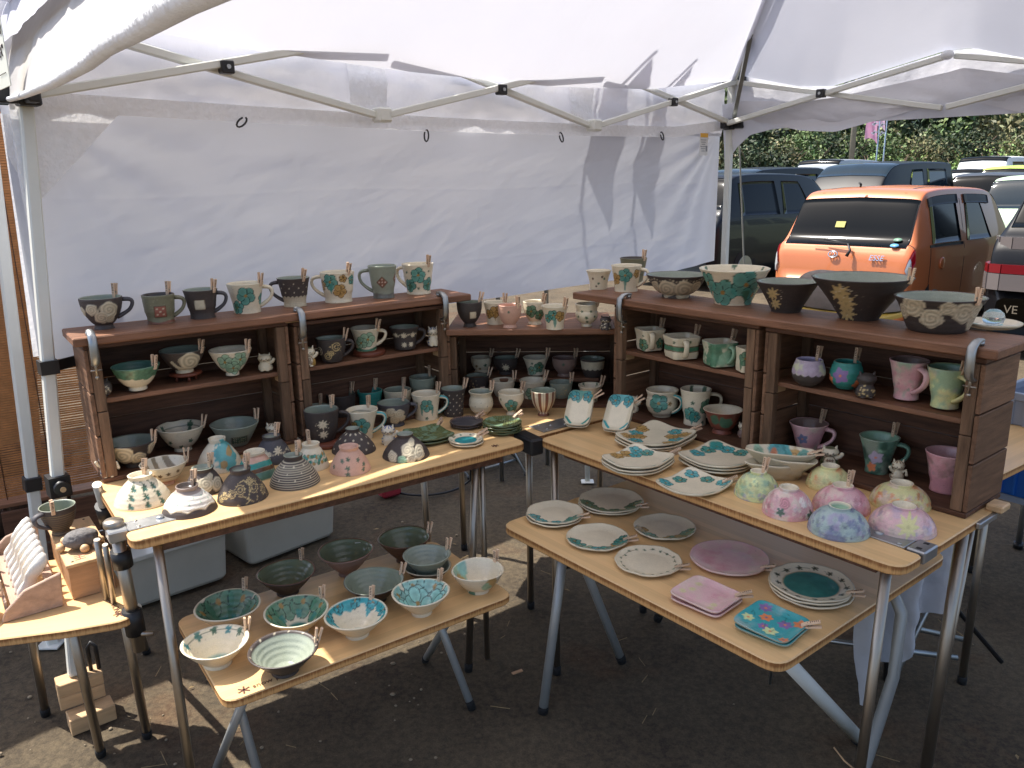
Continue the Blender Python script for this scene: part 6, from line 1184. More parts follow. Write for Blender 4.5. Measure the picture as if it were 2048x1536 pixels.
    p.c *= (.94 + .12 * N)[:, None]; P[:, 2] += p.d
    return mesh_np(name, P, grid_faces(len(t), n), True, [M_clay], col=np.concatenate([np.clip(p.c, .004, .92), p.r[:, None]], 1))
ORD = {1: ('',), 2: ('upper ', 'lower '), 3: ('top ', 'middle ', 'bottom '), 4: ('top ', 'second ', 'third ', 'bottom ')}
for i, (nm, where, x, y, z, rx, ry, nn, th, base, deco, pk, deep) in enumerate(ROUND):
    yaw = math.atan2(y, x) - math.pi / 2; stp = (th - .014) / max(nn - 1, 1) if nn > 1 else 0
    if deep: stp = .0145
    elif nn > 1: stp = .0072
    kd = 'bowl' if deep else ('dish' if rx < .06 else 'plate'); me0 = None
    for k in range(nn):
        dk = deco if k == 0 else [d for d in deco if d[0] in ('leaf', 'rimdots')]
        me = dish_mesh(kd, rx * (1 - .004 * k), ry * (1 - .004 * k), 'round', base, dk, i * 5 + k + 1, .030 if deep else 0, .009 if rx > .06 else .006, 0, 0.3 if ('pink' in nm or 'small' in nm) else .65)
        j = rng.uniform(-.003, .003, 2) if nn > 1 else (0, 0)
        o = link(kd, me, None, Matrix.Translation((x + j[0] * (k > 0), y + j[1] * (k > 0), z + .0006 + stp * (nn - 1 - k))) @ Matrix.Rotation(yaw + (0 if k == 0 else rng.uniform(-.3, .3)), 4, 'Z'))
        tx = nm.replace('stack of ', ''); tag(o, (ORD[nn][k] + tx + ' ' + where), 'plate' if kd == 'plate' else kd, 'handmade plates and dishes on the stall')
    if pk:
        d = np.array([pk[0] - x, pk[1] - y]); d /= np.linalg.norm(d); r_ = min(np.linalg.norm(np.array(pk) - (x, y)), max(rx, ry)) if rx > ry * 1.4 else rx
        put_peg((x + d[0] * (r_ - .004), y + d[1] * (r_ - .004), z + stp * (nn - 1) + (.012 if not deep else .042)), d, 1.25, nm.replace('stack of ', ''))
for i, (nm, where, x, y, z, sx, sy, ang, nn, base, deco, pk, lift) in enumerate(SQUARE):
    yaw = ang
    for k in range(nn):
        me = dish_mesh('square_dish', sx, sy, 'square', base, deco if k == 0 else [d for d in deco if d[0] == 'leaf'], 90 + i * 5 + k, 0, .006, lift)
        h = .0006 + (.0085 if lift else .0105) * (nn - 1 - k); j = rng.uniform(-.004, .004, 2) * (k > 0)
        o = link('square_dish', me, None, Matrix.Translation((x + j[0], y + j[1], z + h)) @ Matrix.Rotation(yaw + (rng.uniform(-.06, .06) if k else 0), 4, 'Z') @ Matrix.Rotation(.03 if (nn == 2 and k == 0 and not lift) else 0, 4, 'Y'))
        tx = nm.replace('stack of ', ''); tag(o, ORD[nn][k] + tx + ' ' + where, 'dish', 'handmade plates and dishes on the stall')
    if pk: d = np.array([pk[0] - x, pk[1] - y]); d /= np.linalg.norm(d); put_peg((pk[0] - d[0] * .012, pk[1] - d[1] * .012, z + .0085 * (nn - 1) + .012), d, 1.3, nm.replace('stack of ', ''))
# two pairs of oblong dishes leaning on the corner plate
for j, (cx, cy, yaw, tilt, cols, lb) in enumerate(((.190, 2.255, -.28, .66, ('ochre', 'turqg'), 'with ochre and green ends'), (.296, 2.200, -.40, .66, ('turq', 'turq'), 'with a turquoise end'))):
    for k in range(2):
        n_ = 'oblong_dish'; me = dish_mesh(n_, .078, .128, 'rect', 'W', [], 140 + j * 3 + k, 0, .010, .004)
        if k == 0:
            at_ = me.color_attributes['Col']; c = np.zeros(len(me.vertices) * 4, np.float32); at_.data.foreach_get('color', c); c = c.reshape(-1, 4); co = np.zeros(len(me.vertices) * 3, np.float32); me.vertices.foreach_get('co', co); co = co.reshape(-1, 3).astype(float)
            p = Paint(len(co)); p.c = c[:, :3].astype(float); top = (co[:, 2] > .003).astype(float); e = .034 + .012 * np.sin(co[:, 0] * 190 + j) ; p.put(smooth(co[:, 1], e, e + .003) * top, PAL[cols[1]] * (.6 + .7 * fbm(co, 70, 5, 3))[:, None], .9)
            if j == 0: p.put(smooth(fbm(co, 60, 8, 2), .48, .6) * (co[:, 1] > .034) * top, PAL['ochre'], .9)
            for s_ in (-1, 1): p.flower(co[:, 0], co[:, 1], s_ * .020, .046, .013, PAL['turq'] * .8, top); p.curve(co[:, 0], co[:, 1], [(s_ * .034, -.035), (s_ * .018, -.055)], .007, PAL[cols[1]], top)
            c[:, :3] = np.clip(p.c, .004, .92); at_.data.foreach_set('color', c.ravel())
        M = Matrix.Translation((cx, cy, .6815)) @ Matrix.Rotation(yaw, 4, 'Z') @ Matrix.Rotation(tilt, 4, 'X') @ Matrix.Translation((0, .064, .011 - .011 * k))
        o = link(n_, me, None, M); tag(o, ('front ' if k == 0 else 'rear ') + 'oblong white dish of the leaning pair ' + lb + (', left pair' if j == 0 else ', right pair'), 'dish', 'oblong dishes leaning at the corner')
    y_ = Matrix.Rotation(yaw, 4, 'Z'); p_ = (Matrix.Translation((cx, cy, .6815)) @ y_ @ Matrix.Rotation(tilt, 4, 'X')) @ Vector((.040, .112, .02)); put_peg(p_, (math.cos(yaw - .0), math.sin(yaw), 0), .95, 'leaning oblong dish ' + lb)
    pr = thing('dish_prop', 'small wire stand behind the leaning dishes ' + lb, 'stand', (cx, cy + .07, .68)); q_ = [np.array(Matrix.Rotation(yaw, 4, 'Z') @ Vector(v)) + np.array([cx, cy, .6815]) for v in ((-.02, .085, 0), (-.02, .070, .052), (.02, .070, .052), (.02, .085, 0))]
    MB().tube(q_, .0022, 6).build('wire', M_steel, pr)
# glass ball on the small plate
gp = [r for r in ROUND if r[0].startswith('small white plate')][0]
M_glass = mat('bluish_glass', (.78, .9, .95, 1), .03, trans=.75)
gb = tag(MB().lathe((gp[2] - .004, gp[3] - .012, gp[4] + .006), [(.0, 0), (.010, .0006), (.0205, .008), (.0235, .0185), (.020, .030), (.0105, .0375), (0, .039)], 28).build('glass_ball', M_glass), 'pale glass ball lying on the small plate at plank end', 'glass ball')
# the round stands under three mugs and bowls
def slab(label, x, y, z0, r, h, legs=0.0):
    st = thing('wood_stand', label, 'stand', (x, y, z0)); MB().lathe((x, y, z0 + legs), [(0, 0), (r * .97, 0), (r, .002), (r, h - .002), (r * .97, h), (0, h)], 28).build('round_top', mat('stand_wood', hexc('6e3a28'), .45, noise=(9, .3, (1, 6, 1))), st)
    if legs:
        for a in (.6, 2.2, 3.8, 5.4): MB().tube([(x + r * .6 * math.cos(a), y + r * .6 * math.sin(a), z0), (x + r * .55 * math.cos(a), y + r * .55 * math.sin(a), z0 + legs)], .004, 8).build('leg', MATS['stand_wood'], st)
def xyz(n): r = [q for q in POTS if q[1].startswith(n)][0]; return r[3], r[4], r[5]
x, y, z = xyz('charcoal bowl with white snail'); slab('little legged wooden stand under the snail bowl', x, y + .004, .8935, .042, .0075, .0165)
x, y, z = xyz('white mug with faint'); slab('round wooden slab under the faint green mug', x + .008, y - .002, .8935, .050, .0140)
x, y, z = xyz('charcoal mug with two white snow'); slab('round wooden slab under the snowflake mug', x + .012, y + .002, .6805, .062, .013)
x, y, z = xyz('plain celadon cup'); tag(plank('riser_block', (x, y + .005, z - .0145), (.09, .07, .028), (uL, nL, UP), M_crate), 'dark wood riser under the celadon cup', 'wood block')
# paper tag inside the beige bowl
x, y, z = xyz('beige bowl'); tag(plank('paper_tag', (x + .02, y + .060, z + .058), (.016, .0008, .008), ((1, 0, 0), (0, .8, .6), (0, -.6, .8)), mat('paper_white', hexc('d8d4c8'), .7), bevel=0), 'small white paper tag inside the beige noodle bowl', 'paper tag')

# ------------------------------------------------------------------ cat figurines
CATC = dict(cream=('cream', 'cream', None), blackround=('charb', 'charb', None), bluestripe=('W', 'W', 'blue'), calico=('W', 'W', 'brown'), lucky=('W', 'ochre', None), lucky2=('W', 'leafd', None), blackdots=('charb', 'charb', None), white=('W', 'W', 'belly'), greywhite=('W', 'mau', None), black=('charb', 'charb', None), tiger=('cream', 'cream', 'brown'))
PAL['bluei'] = C3('2f4f8f')
def make_cat(nm, where, x, y, z, w, H, kind, arm, seed):
    hd_, bd_, sp_ = CATC[kind]; n, m = 40, 44; t = np.linspace(0, 1, m); rnd = kind == 'blackround'
    if rnd: r = np.interp(t, [0, .04, .25, .5, .75, .92, 1], [0, .34, .47, .5, .45, .28, 0])
    else: r = np.interp(t, [0, .02, .10, .28, .44, .52, .60, .74, .88, .96, 1], [0, .33, .37, .36, .28, .25, .31, .37, .31, .17, 0])
    r = r * w * (1.0 if rnd else 1.12); zz = t * H * .90; A = np.tile(np.arange(n) * 2 * np.pi / n, m); A = np.mod(A + np.pi, 2 * np.pi) - np.pi; Rg = np.repeat(r, n); Zg = np.repeat(zz, n); Tt = np.repeat(t, n)
    dep = np.where(Tt < .5, .85, .8); P = np.stack([Rg * np.sin(A), -Rg * np.cos(A) * dep, Zg], 1)
    muz = np.exp(-((A / .5) ** 2) - ((Tt - .68) / .08) ** 2) * (0 if rnd else .06) * w; P[:, 1] -= muz
    p = Paint(len(P)); p.c[:] = PAL[hd_]; p.c[Tt < .5] = PAL[bd_]; p.r[:] = .35 if hd_ != 'charb' else .55; U, V = A * np.maximum(Rg, .002), Zg; one = np.ones(len(P))
    dark = PAL['charb'] if hd_ != 'charb' else PAL['cream']; hz = .72 if not rnd else .66
    back = kind == 'black'
    if not back:
        for s_ in (-1, 1):
            p.disc(U, V, s_ * w * .14, H * .9 * hz, w * .04, dark, one, w * .015)
            for q in (-.03, .02): p.curve(U, V, [(s_ * w * .18, H * .9 * (hz - .08)), (s_ * w * .33, H * .9 * (hz - .08 + q * 2))], w * .018, dark, one * .8)
        p.disc(U, V, 0, H * .9 * (hz - .06), w * .035, PAL['brick'] if hd_ != 'charb' else dark, one, w * .015); p.curve(U, V, [(-w * .05, H * .9 * (hz - .12)), (0, H * .9 * (hz - .09)), (w * .05, H * .9 * (hz - .12))], w * .02, dark, one)
    if sp_ in ('blue', 'brown'):
        c_ = PAL['bluei'] if sp_ == 'blue' else PAL['brown']; st = smooth(np.sin(Zg / H * 46), .1, .5) * smooth(np.abs(A), .75, 1.1) * ((Tt < .5) | (kind != 'calico')); p.put(st, c_, .95); p.put(smooth(Tt, .86, .9) * smooth(np.sin(A * 9), .0, .4), c_, .9)
    if sp_ == 'belly': p.disc(U, V, 0, H * .26, w * .2, PAL['mau'], one)
    if kind in ('blackdots', 'blackround', 'black'):
        for i in range(22): p.disc(U, V, rng.uniform(-1.3, 1.3) * w * .4, rng.uniform(.06, .45) * H, w * .035, PAL['gold'] if kind == 'black' else PAL['cream'], one)
    if kind in ('lucky', 'lucky2'):
        p.put((np.abs(np.hypot(U, V - H * .27) - w * .27) < w * .03).astype(float), PAL['brown']); p.disc(U, V, 0, H * .27, w * .26, PAL['cream'], one); p.put(smooth(Tt, .90, .93), PAL['leafd'], .9); p.put(smooth(np.abs(A), 1.9, 2.2), PAL['leafd'], .8)
        if kind == 'lucky2':
            for q in (-1, 0, 1): p.curve(U, V, [(q * w * .1, H * .18), (q * w * .1, H * .36)], w * .03, PAL['brown'], one); p.curve(U, V, [(-w * .16, H * (.27 + q * .06)), (w * .16, H * (.27 + q * .06))], w * .03, PAL['brown'], one)
    p.c *= (.9 + .2 * fbm(P + seed, 90, seed, 3))[:, None]
    V_ = [P]; F_ = [grid_faces(m, n)]; Cc = [np.concatenate([p.c, p.r[:, None]], 1)]; k0 = len(P)
    def add(mb, col):
        nonlocal k0
        v = np.array(mb.v); V_.append(v); F_.append(np.array([f if len(f) == 4 else (f[0], f[1], f[2], f[2]) for f in mb.f if len(f) in (3, 4)]) + k0); Cc.append(np.tile(np.append(col, .4), (len(v), 1))); k0 += len(v)
    et = H * .90
    for s_ in (-1, 1):
        mb = MB(); b = np.array([s_ * w * (.24 if not rnd else .26), 0, et * (.86 if not rnd else .84)]); tip = b + np.array([s_ * w * .07, 0, H * .18]); mb.tube([b, b * .4 + tip * .6, tip], [w * .13, w * .075, w * .012], 10, False, flat=(1, .7)); add(mb, PAL[hd_])
        mb = MB(); mb.ball((s_ * w * .16, -w * .28, H * .035), (w * .12, w * .14, H * .045), 10, 6); add(mb, PAL[bd_] if kind != 'lucky' else PAL[hd_])
    if arm:
        mb = MB(); s_ = 1
        for s_ in ((1,) if arm == 1 else (-1, 1)):
            up_ = .60 if (arm == 1 or s_ < 0) else .3; mb = MB(); mb.tube([(s_ * w * .26, -w * .08, H * .40), (s_ * w * .46, -w * .12, H * .50), (s_ * w * .52, -w * .14, H * up_)], [w * .11, w * .10, w * .09], 10, flat=(1, 1)); add(mb, PAL[hd_]); mb = MB(); mb.ball((s_ * w * .52, -w * .14, H * up_), (w * .10, w * .09, w * .10), 10, 6); add(mb, PAL[hd_])
    if not rnd: mb = MB(); mb.tube([(-w * .1, w * .28, H * .06), (-w * .36, w * .30, H * .10), (-w * .42, w * .20, H * .22)], [w * .07, w * .065, w * .05], 8); add(mb, PAL[bd_] if bd_ != 'W' else PAL['W'])
    me = mesh_np('cat_figurine', np.concatenate(V_), np.concatenate(F_), True, [M_clay], col=np.concatenate(Cc))
    yaw = math.atan2(y, x) - math.pi / 2 + rng.uniform(-.25, .25); o = link('cat_figurine', me, None, Matrix.Translation((x, y, z)) @ Matrix.Rotation(yaw, 4, 'Z'))
    tag(o, nm + ' ' + where, 'cat figurine', 'little cat figurines among the pottery')
    if kind == 'lucky':
        t_ = text_obj('belly_character', '\u798f', w * .42, mat('brown_glaze_ink', hexc('5a3a20'), .4), o, world_of(o) @ frame_m((0, -w * .385, H * .255), (1, 0, 0), (0, .18, 1), (0, -1, .18)), .0003)
for i, c in enumerate(CATS): make_cat(*c, i + 1)
# ------------------------------------------------------------------ things on the small corner table
kb = np.array([-.605, .796, 0]); kr = np.array([.796, .605, 0]); kz = .4712
def kq(o, s, t, z): return np.array([o[0], o[1], 0]) + kb * s + kr * t + UP * z
ob_ = (-1.033, 1.677); bx = thing('wooden_box', 'narrow wooden box carrying a ribbed cup and a stone', 'box', (-1.2, 1.98, kz)); BW, BLn, BH = .092, .28, .082
ax_ = (kb, kr, UP)
plank('lid_board', kq(ob_, BLn / 2, BW / 2, kz + BH + .0035), (BLn + .008, BW + .008, .008), ax_, M_pine, bx, bevel=.001)
plank('end_board', kq(ob_, .005, BW / 2, kz + BH / 2), (BW, BH, .009), (kr, UP, -kb), M_box, bx); plank('end_board', kq(ob_, BLn - .005, BW / 2, kz + BH / 2), (BW, BH, .009), (kr, UP, -kb), M_box, bx)
for t_ in (.005, BW - .005): plank('side_board', kq(ob_, BLn / 2, t_, kz + BH / 2), (BLn - .021, BH, .009), (kb, UP, kr), M_box, bx)
for s_, t_ in ((.012, .012), (.012, BW - .012), (BLn - .012, .012), (BLn - .012, BW - .012)): MB().lathe(kq(ob_, s_, t_, kz + BH + .0076), [(.003, 0), (.0028, .001), (0, .0012)], 8).build('screw', M_ink, bx)
mb = MB(); c_ = kq(ob_, .028, .03, kz + BH + .0078)
for a, b, w in ((-.012, 0, .002), (.0, 0, .0025), (.010, 0, .002)): mb.bar(c_ + kb * a - kr * .011, c_ + kb * a + kr * .011, w, .0004)
mb.bar(c_ - kb * .014, c_ + kb * .012, .002, .0004); mb.build('printed_mark', mat('red_stamp', hexc('a0443c'), .6), bx)
LZ = kz + BH + .0078
rec = ('mug', 'dark mug ribbed with brown rings', 'on the wooden box at far left', -1.144, 1.855, LZ, .042, .022, .074, 0, 'cup', 'CH', [('rings', 'brownw', 13, .3)], None, -58); make_pot(rec, 201)
put_peg((-1.144 + .012, 1.855 - .039, LZ + .074), (.6, -.7), .1, 'dark mug ribbed with brown rings')
st = thing('stone_figure', 'porous grey stone resting among small wooden balls on box', 'stone', (-1.046, 1.768, LZ))
n_, m_ = 40, 24; A = np.tile(np.arange(n_) * 2 * np.pi / n_, m_); Pp = np.repeat(np.linspace(0, np.pi, m_), n_); S_ = np.stack([np.sin(Pp) * np.cos(A), np.sin(Pp) * np.sin(A), np.cos(Pp)], 1)
S_ = np.sign(S_) * np.abs(S_) ** .9; S_ = S_ * (1 + .12 * (fbm(S_, 1.6, 3, 3) - .5)[:, None]) * np.array([.039, .028, .022]); S_ *= (1 - .05 * (vnoise(S_, 230, 5) > .72))[:, None]
yw = math.radians(38); Rr = np.array([[math.cos(yw), -math.sin(yw), 0], [math.sin(yw), math.cos(yw), 0], [0, 0, 1]]); S_ = S_ @ Rr.T; S_[:, 2] -= S_[:, 2].min() - .003
link('stone', mesh_np('stone', S_, grid_faces(m_, n_), True, [mat('porous_stone', hexc('6d6a68'), .9, noise=(70, .3), bump=(90, 1.0))]), st)
for dx, dy, r_ in ((-.060, .022, .010), (-.045, -.028, .0105), (.024, -.030, .0105), (.044, -.004, .0095), (.038, .034, .0085)): MB().ball((-1.046 + dx * .85, 1.768 + dy * .85, LZ + r_), r_, 14, 10).build('wooden_ball', M_pine, st)
rk = thing('display_rack', 'grey wooden rack holding white spotted ceramic pieces', 'rack', (-1.19, 1.77, kz)); r0 = np.array([-1.090, 1.616, 0])
def rq(s, t, z): return r0 + kb * s + kr * t + UP * (kz + z)
for s_, lb in ((.0, 'sloped end board nearest the buyer'), (.36, 'sloped far end board')):
    mb = MB(); pts = [(-.062, 0), (.060, 0), (.066, .082), (-.010, .062), (-.052, .025)]; vs = [rq(s_ + e, a, b) for e in (0, .010) for a, b in pts]; k_ = len(pts)
    mb._add(vs, [tuple(range(k_))[::-1], tuple(range(k_, 2 * k_))] + [(i, (i + 1) % k_, k_ + (i + 1) % k_, k_ + i) for i in range(k_)]); mb.build('end_board', M_grey_w, rk, lb, bevel=.002)
for t_, z_ in ((-.03, .012), (.05, .020)): plank('rail', rq(.185, t_, z_), (.348, .02, .014), (kb, kr, UP), M_grey_w, rk)
plank('front_rail', rq(.185, -.048, .026), (.348, .006, .034), (kb, kr, UP), M_grey_w, rk)
for i in range(7): # small ceramic pieces, spotted, standing aslant in the rack
    s_ = .045 + i * .043; n_, m_ = 18, 22; t = np.linspace(0, 1, m_); w_ = np.interp(t, [0, .05, .25, .45, .62, .8, .95, 1], [0, .010, .0155, .011, .016, .0145, .008, 0]); A = np.tile(np.arange(n_) * 2 * np.pi / n_, m_); Tt = np.repeat(t, n_); Wg = np.repeat(w_, n_)
    P_ = np.outer(Wg * np.cos(A) * .7, kb) + np.outer(Wg * np.sin(A) * 1.25, kr) + np.outer((Tt - .5) * .125, kr * .45 + UP * .89) + np.outer(.010 * np.sin(Tt * 6), kb)
    p = Paint(len(P_)); p.c[:] = PAL['wht']; p.r[:] = .3
    for q in range(4): p.disc(A * .012, Tt * .12, rng.uniform(-.03, .03), rng.uniform(.01, .11), .005, PAL[('charb', 'lav', 'paleg')[(i + q) % 3]], 1.0, .002)
    c_ = rq(s_, .012, .070); me = mesh_np('ceramic_piece', P_, grid_faces(m_, n_), True, [M_clay], col=np.concatenate([p.c, p.r[:, None]], 1)); o = link('ceramic_piece', me); o.location = c_
    tag(o, ('white ceramic piece nearest the front of grey rack', 'second white ceramic piece from rack front', 'third white ceramic piece from rack front', 'middle white ceramic piece of the grey rack', 'third white ceramic piece from rack back', 'second white ceramic piece from rack back', 'white ceramic piece at the far end of rack')[i], 'ceramic piece', 'ceramic pieces in the rack')
    if i in (0, 3, 5): put_peg(rq(s_ + .004, -.052, .050), tuple(-kr[:2]), .1, ('nearest', '', '', 'middle', '', 'second rear')[i] + ' white ceramic piece in rack')
make_pot(('bowl', 'white bowl with turquoise pool inside', 'at far left edge by the rack', -1.222, 1.585, kz, .060, .028, .048, 0, 'bowl', 'W', [('icen', .55, 'turq'), ('ist', 60, .8, .008), ('ist', 20, .82, .008), ('ist', -30, .8, .008, 'teal')], None, None), 202); put_peg((-1.168, 1.605, kz + .048), (.9, .2), .15, 'white bowl with turquoise pool')
make_pot(('teacup', 'white cup with green spots', 'cut by the left picture edge', -1.352, 1.735, kz, .041, .028, .06, 0, 'cup2', 'W', [('st', 20, .5, .009), ('st', -20, .4, .009)], None, None), 203)

# ------------------------------------------------------------------ storage under and behind the left table
def bin_(label, p0, p1, w, h):
    p0, p1 = np.array([*p0, 0.]), np.array([*p1, 0.]); u = (p1 - p0) / np.linalg.norm(p1 - p0); n = np.array([-u[1], u[0], 0]); L_ = np.linalg.norm(p1 - p0); root = thing('storage_bin', label, 'storage bin', tuple((p0 + p1) / 2 + n * w / 2), group='plastic storage bins on the ground')
    def q(s, t, z): return p0 + u * s + n * t + UP * z
    mb = MB(); t = .004; rings = []
    for z, e in ((.0, .018), (.012, .010), (h, 0)): rings.append([q(a, b, z) for a, b in rounded([(e, e), (L_ - e, e), (L_ - e, w - e), (e, w - e)], .03, 4)])
    k = len(rings[0]); vs = [v for r in rings for v in r]; fs = [tuple(range(k))[::-1]] + [(j * k + i, j * k + (i + 1) % k, (j + 1) * k + (i + 1) % k, (j + 1) * k + i) for j in range(2) for i in range(k)]; mb._add(vs, fs, False); mb.build('tub', M_bin, root)
    MB().prism([tuple(q(a, b, 0)[:2]) for a, b in rounded([(-.008, -.008), (L_ + .008, -.008), (L_ + .008, w + .008), (-.008, w + .008)], .035, 4)], h + .0005, h + .018, .003).build('lid', M_lid, root)
    for s_ in (.0, 1.0): MB().box(q(L_ * s_ + (.012 if s_ else -.012), w / 2, h - .02), (.014, .10, .05), (u, n, UP)).build('latch', M_lid, root, bevel=.003)
bin_('pale translucent storage bin, left and partly sunlit', (-1.36, 2.40), (-1.047, 2.674), .34, .175); bin_('grey storage bin under the middle of left table', (-1.004, 2.743), (-.727, 3.035), .36, .170)
# camp stool, cable, red bag, tripod foot behind the gap
cs = thing('camp_stool', 'folding camp stool with black corners and thin crossed legs', 'stool', (-.06, 3.8, 0))
for a, b in (((-.25, 3.70, .36), (.02, 3.88, .01)), ((.04, 3.62, .36), (-.22, 3.9, .01)), ((-.16, 3.95, .36), (.06, 3.66, .01)), ((.10, 3.88, .36), (-.16, 3.74, .01)), ((-.16, 3.74, .01), (.02, 3.88, .01))): MB().tube([a, b], .006, 8).build('leg', M_alu, cs); MB().ball(b, .012, 8, 6).build('foot', M_black, cs)
MB().prism([(-.26, 3.68), (.05, 3.60), (.12, 3.9), (-.18, 3.98)], .35, .365).build('seat_cloth', M_black, cs); MB().bar((.06, 3.62, .34), (.05, 3.60, .22), .02, .004).build('strap', M_red, cs)
P_ = [(-.42 + .20 * math.cos(a), 3.62 + .20 * math.sin(a), .008) for a in np.linspace(0, 2 * math.pi * .93, 40)]; P_ += [(-.20, 3.50, .05), (-.21, 3.52, .30), (-.21, 3.55, .55)]
tag(MB().tube(P_, .0055, 8).build('cable', M_black), 'black cable looped on the dirt behind left table', 'cable')
rb_ = thing('red_bag', 'dark red bag standing in shade behind left table', 'bag', (-.58, 3.45, 0)); mb = MB(); mb.box((-.58, 3.45, .10), (.10, .08, .20), ((.8, .6, 0), (-.6, .8, 0), (0, 0, 1)), .8); mb.build('bag_body', M_red, rb_, bevel=.012); MB().tube([(-.61, 3.43, .20), (-.59, 3.44, .26), (-.56, 3.46, .20)], .005, 6).build('handle', M_red, rb_)
tf = thing('support_post', 'thin pale post with a flat foot behind the corner', 'post', (.352, 3.56, 0)); MB().tube([(.352, 3.56, .01), (.345, 3.6, .70)], .012, 10).build('tube', M_white_paint, tf); MB().box((.352, 3.56, .006), (.06, .045, .008)).build('foot_plate', M_white_paint, tf, bevel=.003)
# wood scraps and a dry stalk on the dirt
for k, (x, y, L_, a, lb) in enumerate(((.0, 2.05, .035, .5, 'little wood chip on dark dirt between the low tables'),)): tag(plank('wood_chip', (x, y, .006), (L_, .012, .004), ((math.cos(a), math.sin(a), 0), (-math.sin(a), math.cos(a), 0), (0, 0, 1)), M_box), lb, 'wood chip')
tag(MB().tube([(.79, 1.70, .012), (.80, 1.66, .006), (.82, 1.62, .003)], .0022, 5).build('dry_stalk', M_pine), 'dry straw stalk on the dirt by the right leg', 'straw')

# ------------------------------------------------------------------ left edge: neighbour's pole, cloth, blind, basket, box
np_ = thing('neighbour_tent_leg', 'second white tent leg with black collars left of the stall', 'tent leg', (-1.478, 2.252, 0)); f_, t_ = np.array([-1.478, 2.252, .0]), np.array([-1.435, 2.32, 1.72])
MB().bar(f_, t_, .032, .032, tuple(tm)).build('tube', M_white_paint, np_, bevel=.004); d_ = t_ - f_
MB().bar(f_ + d_ * .30, f_ + d_ * .325, .046, .046, tuple(tm)).build('collar', M_black, np_, bevel=.003); MB().box((-1.478, 2.252, .004), (.07, .07, .006)).build('foot_plate', M_white_paint, np_, bevel=.001)
def cloth(a, b): x = -2.75 + .98 * a - .12 * b * a; P = np.stack([x, 2.95 + .12 * a, 1.62 - 1.25 * b + .05 * np.sin(a * 9)], 1); P[:, 1] += .04 * np.sin(a * 34 + 2 * b) + .025 * (fbm(P, 5, 4, 3) - .5); return P
o = sheet('brown_cloth', cloth, 90, 24, M_brown_cloth); tag(o, 'brown cloth hanging in folds at the left edge', 'cloth')
dkb = thing('neighbour_awning', 'dark awning edge of the stall beyond, far left', 'awning', (-2.4, 3.2, 1.7)); MB().box((-2.5, 3.25, 1.75), (1.2, .05, .35), ((.97, .24, 0), (-.24, .97, 0), (0, 0, 1))).build('awning_cloth', mat('dark_green_cloth', hexc('1f2a26'), .8), dkb)
bl = thing('reed_blind', 'reed blind hanging behind the left crate', 'blind', (-1.42, 2.46, .45)); a0, a1 = np.array([-1.66, 2.33, 0]), np.array([-1.20, 2.62, 0]); bu = (a1 - a0) / np.linalg.norm(a1 - a0); mb = MB(); M_reed = mat('reed_slat', hexc('a9713f'), .6, noise=(30, .35), objrand=.1)
for i in range(150): z_ = .46 + i * .0078; mb.bar(a0 + UP * z_, a1 + UP * (z_ + .002 * math.sin(i * 5.1)), .0035, .0050)
ob2 = mb.build('reed_slats', M_reed, bl); ob2['kind'] = 'stuff'
nb = np.array([-bu[1], bu[0], 0])
for s_ in (.06, .19, .33, .46): MB().tube([a0 + bu * s_ - nb * .004 + UP * z for z in (.45, .9, 1.62)], .0016, 5).build('cord', M_crate, bl)
bk = thing('basket', 'dark woven basket under the brown cloth', 'basket', (-2.22, 3.25, 0)); M_bask = mat('dark_wicker', hexc('4a3222'), .7, noise=(40, .4), bump=(60, .6, (1, 1, 6)))
MB().lathe((-2.22, 3.25, 0), [(0, .005), (.21, .005), (.24, .08), (.26, .20), (.265, .26), (.25, .262), (.235, .18), (.20, .02), (0, .02)], 28).build('woven_body', M_bask, bk)
for k in range(24): a = k * math.pi / 12; MB().tube([(-2.22 + .245 * math.cos(a), 3.25 + .245 * math.sin(a), .06), (-2.22 + .268 * math.cos(a), 3.25 + .268 * math.sin(a), .25)], .007, 6).build('stake', M_bask, bk)
MB().tube([(-2.22 + .265 * math.cos(a), 3.25 + .265 * math.sin(a), .262) for a in np.linspace(0, 2 * math.pi, 33)], .012, 8).build('rim', M_bask, bk)
lb_ = thing('plank_box', 'reddish plank box on the dirt behind the left crate', 'box', (-1.47, 2.62, 0))
bb = np.array([.85, .53, 0]); bnn = np.array([-.53, .85, 0])
for i in range(3): plank('side_board', np.array([-1.47, 2.47, 0]) + UP * (.07 + i * .135), (.40, .128, .012), (bb, UP, bnn * -1), M_crate, lb_)
for i in range(3): plank('lid_board', np.array([-1.47, 2.47, 0]) + bnn * (.05 + i * .095) + UP * .42, (.42, .088, .012), (bb, bnn, UP), M_plank, lb_)
for s_ in (-1, 1): plank('end_board', np.array([-1.47, 2.47, 0]) + bb * .19 * s_ + bnn * .15 + UP * .205, (.27, .40, .012), (bnn, UP, bb), M_crate, lb_)

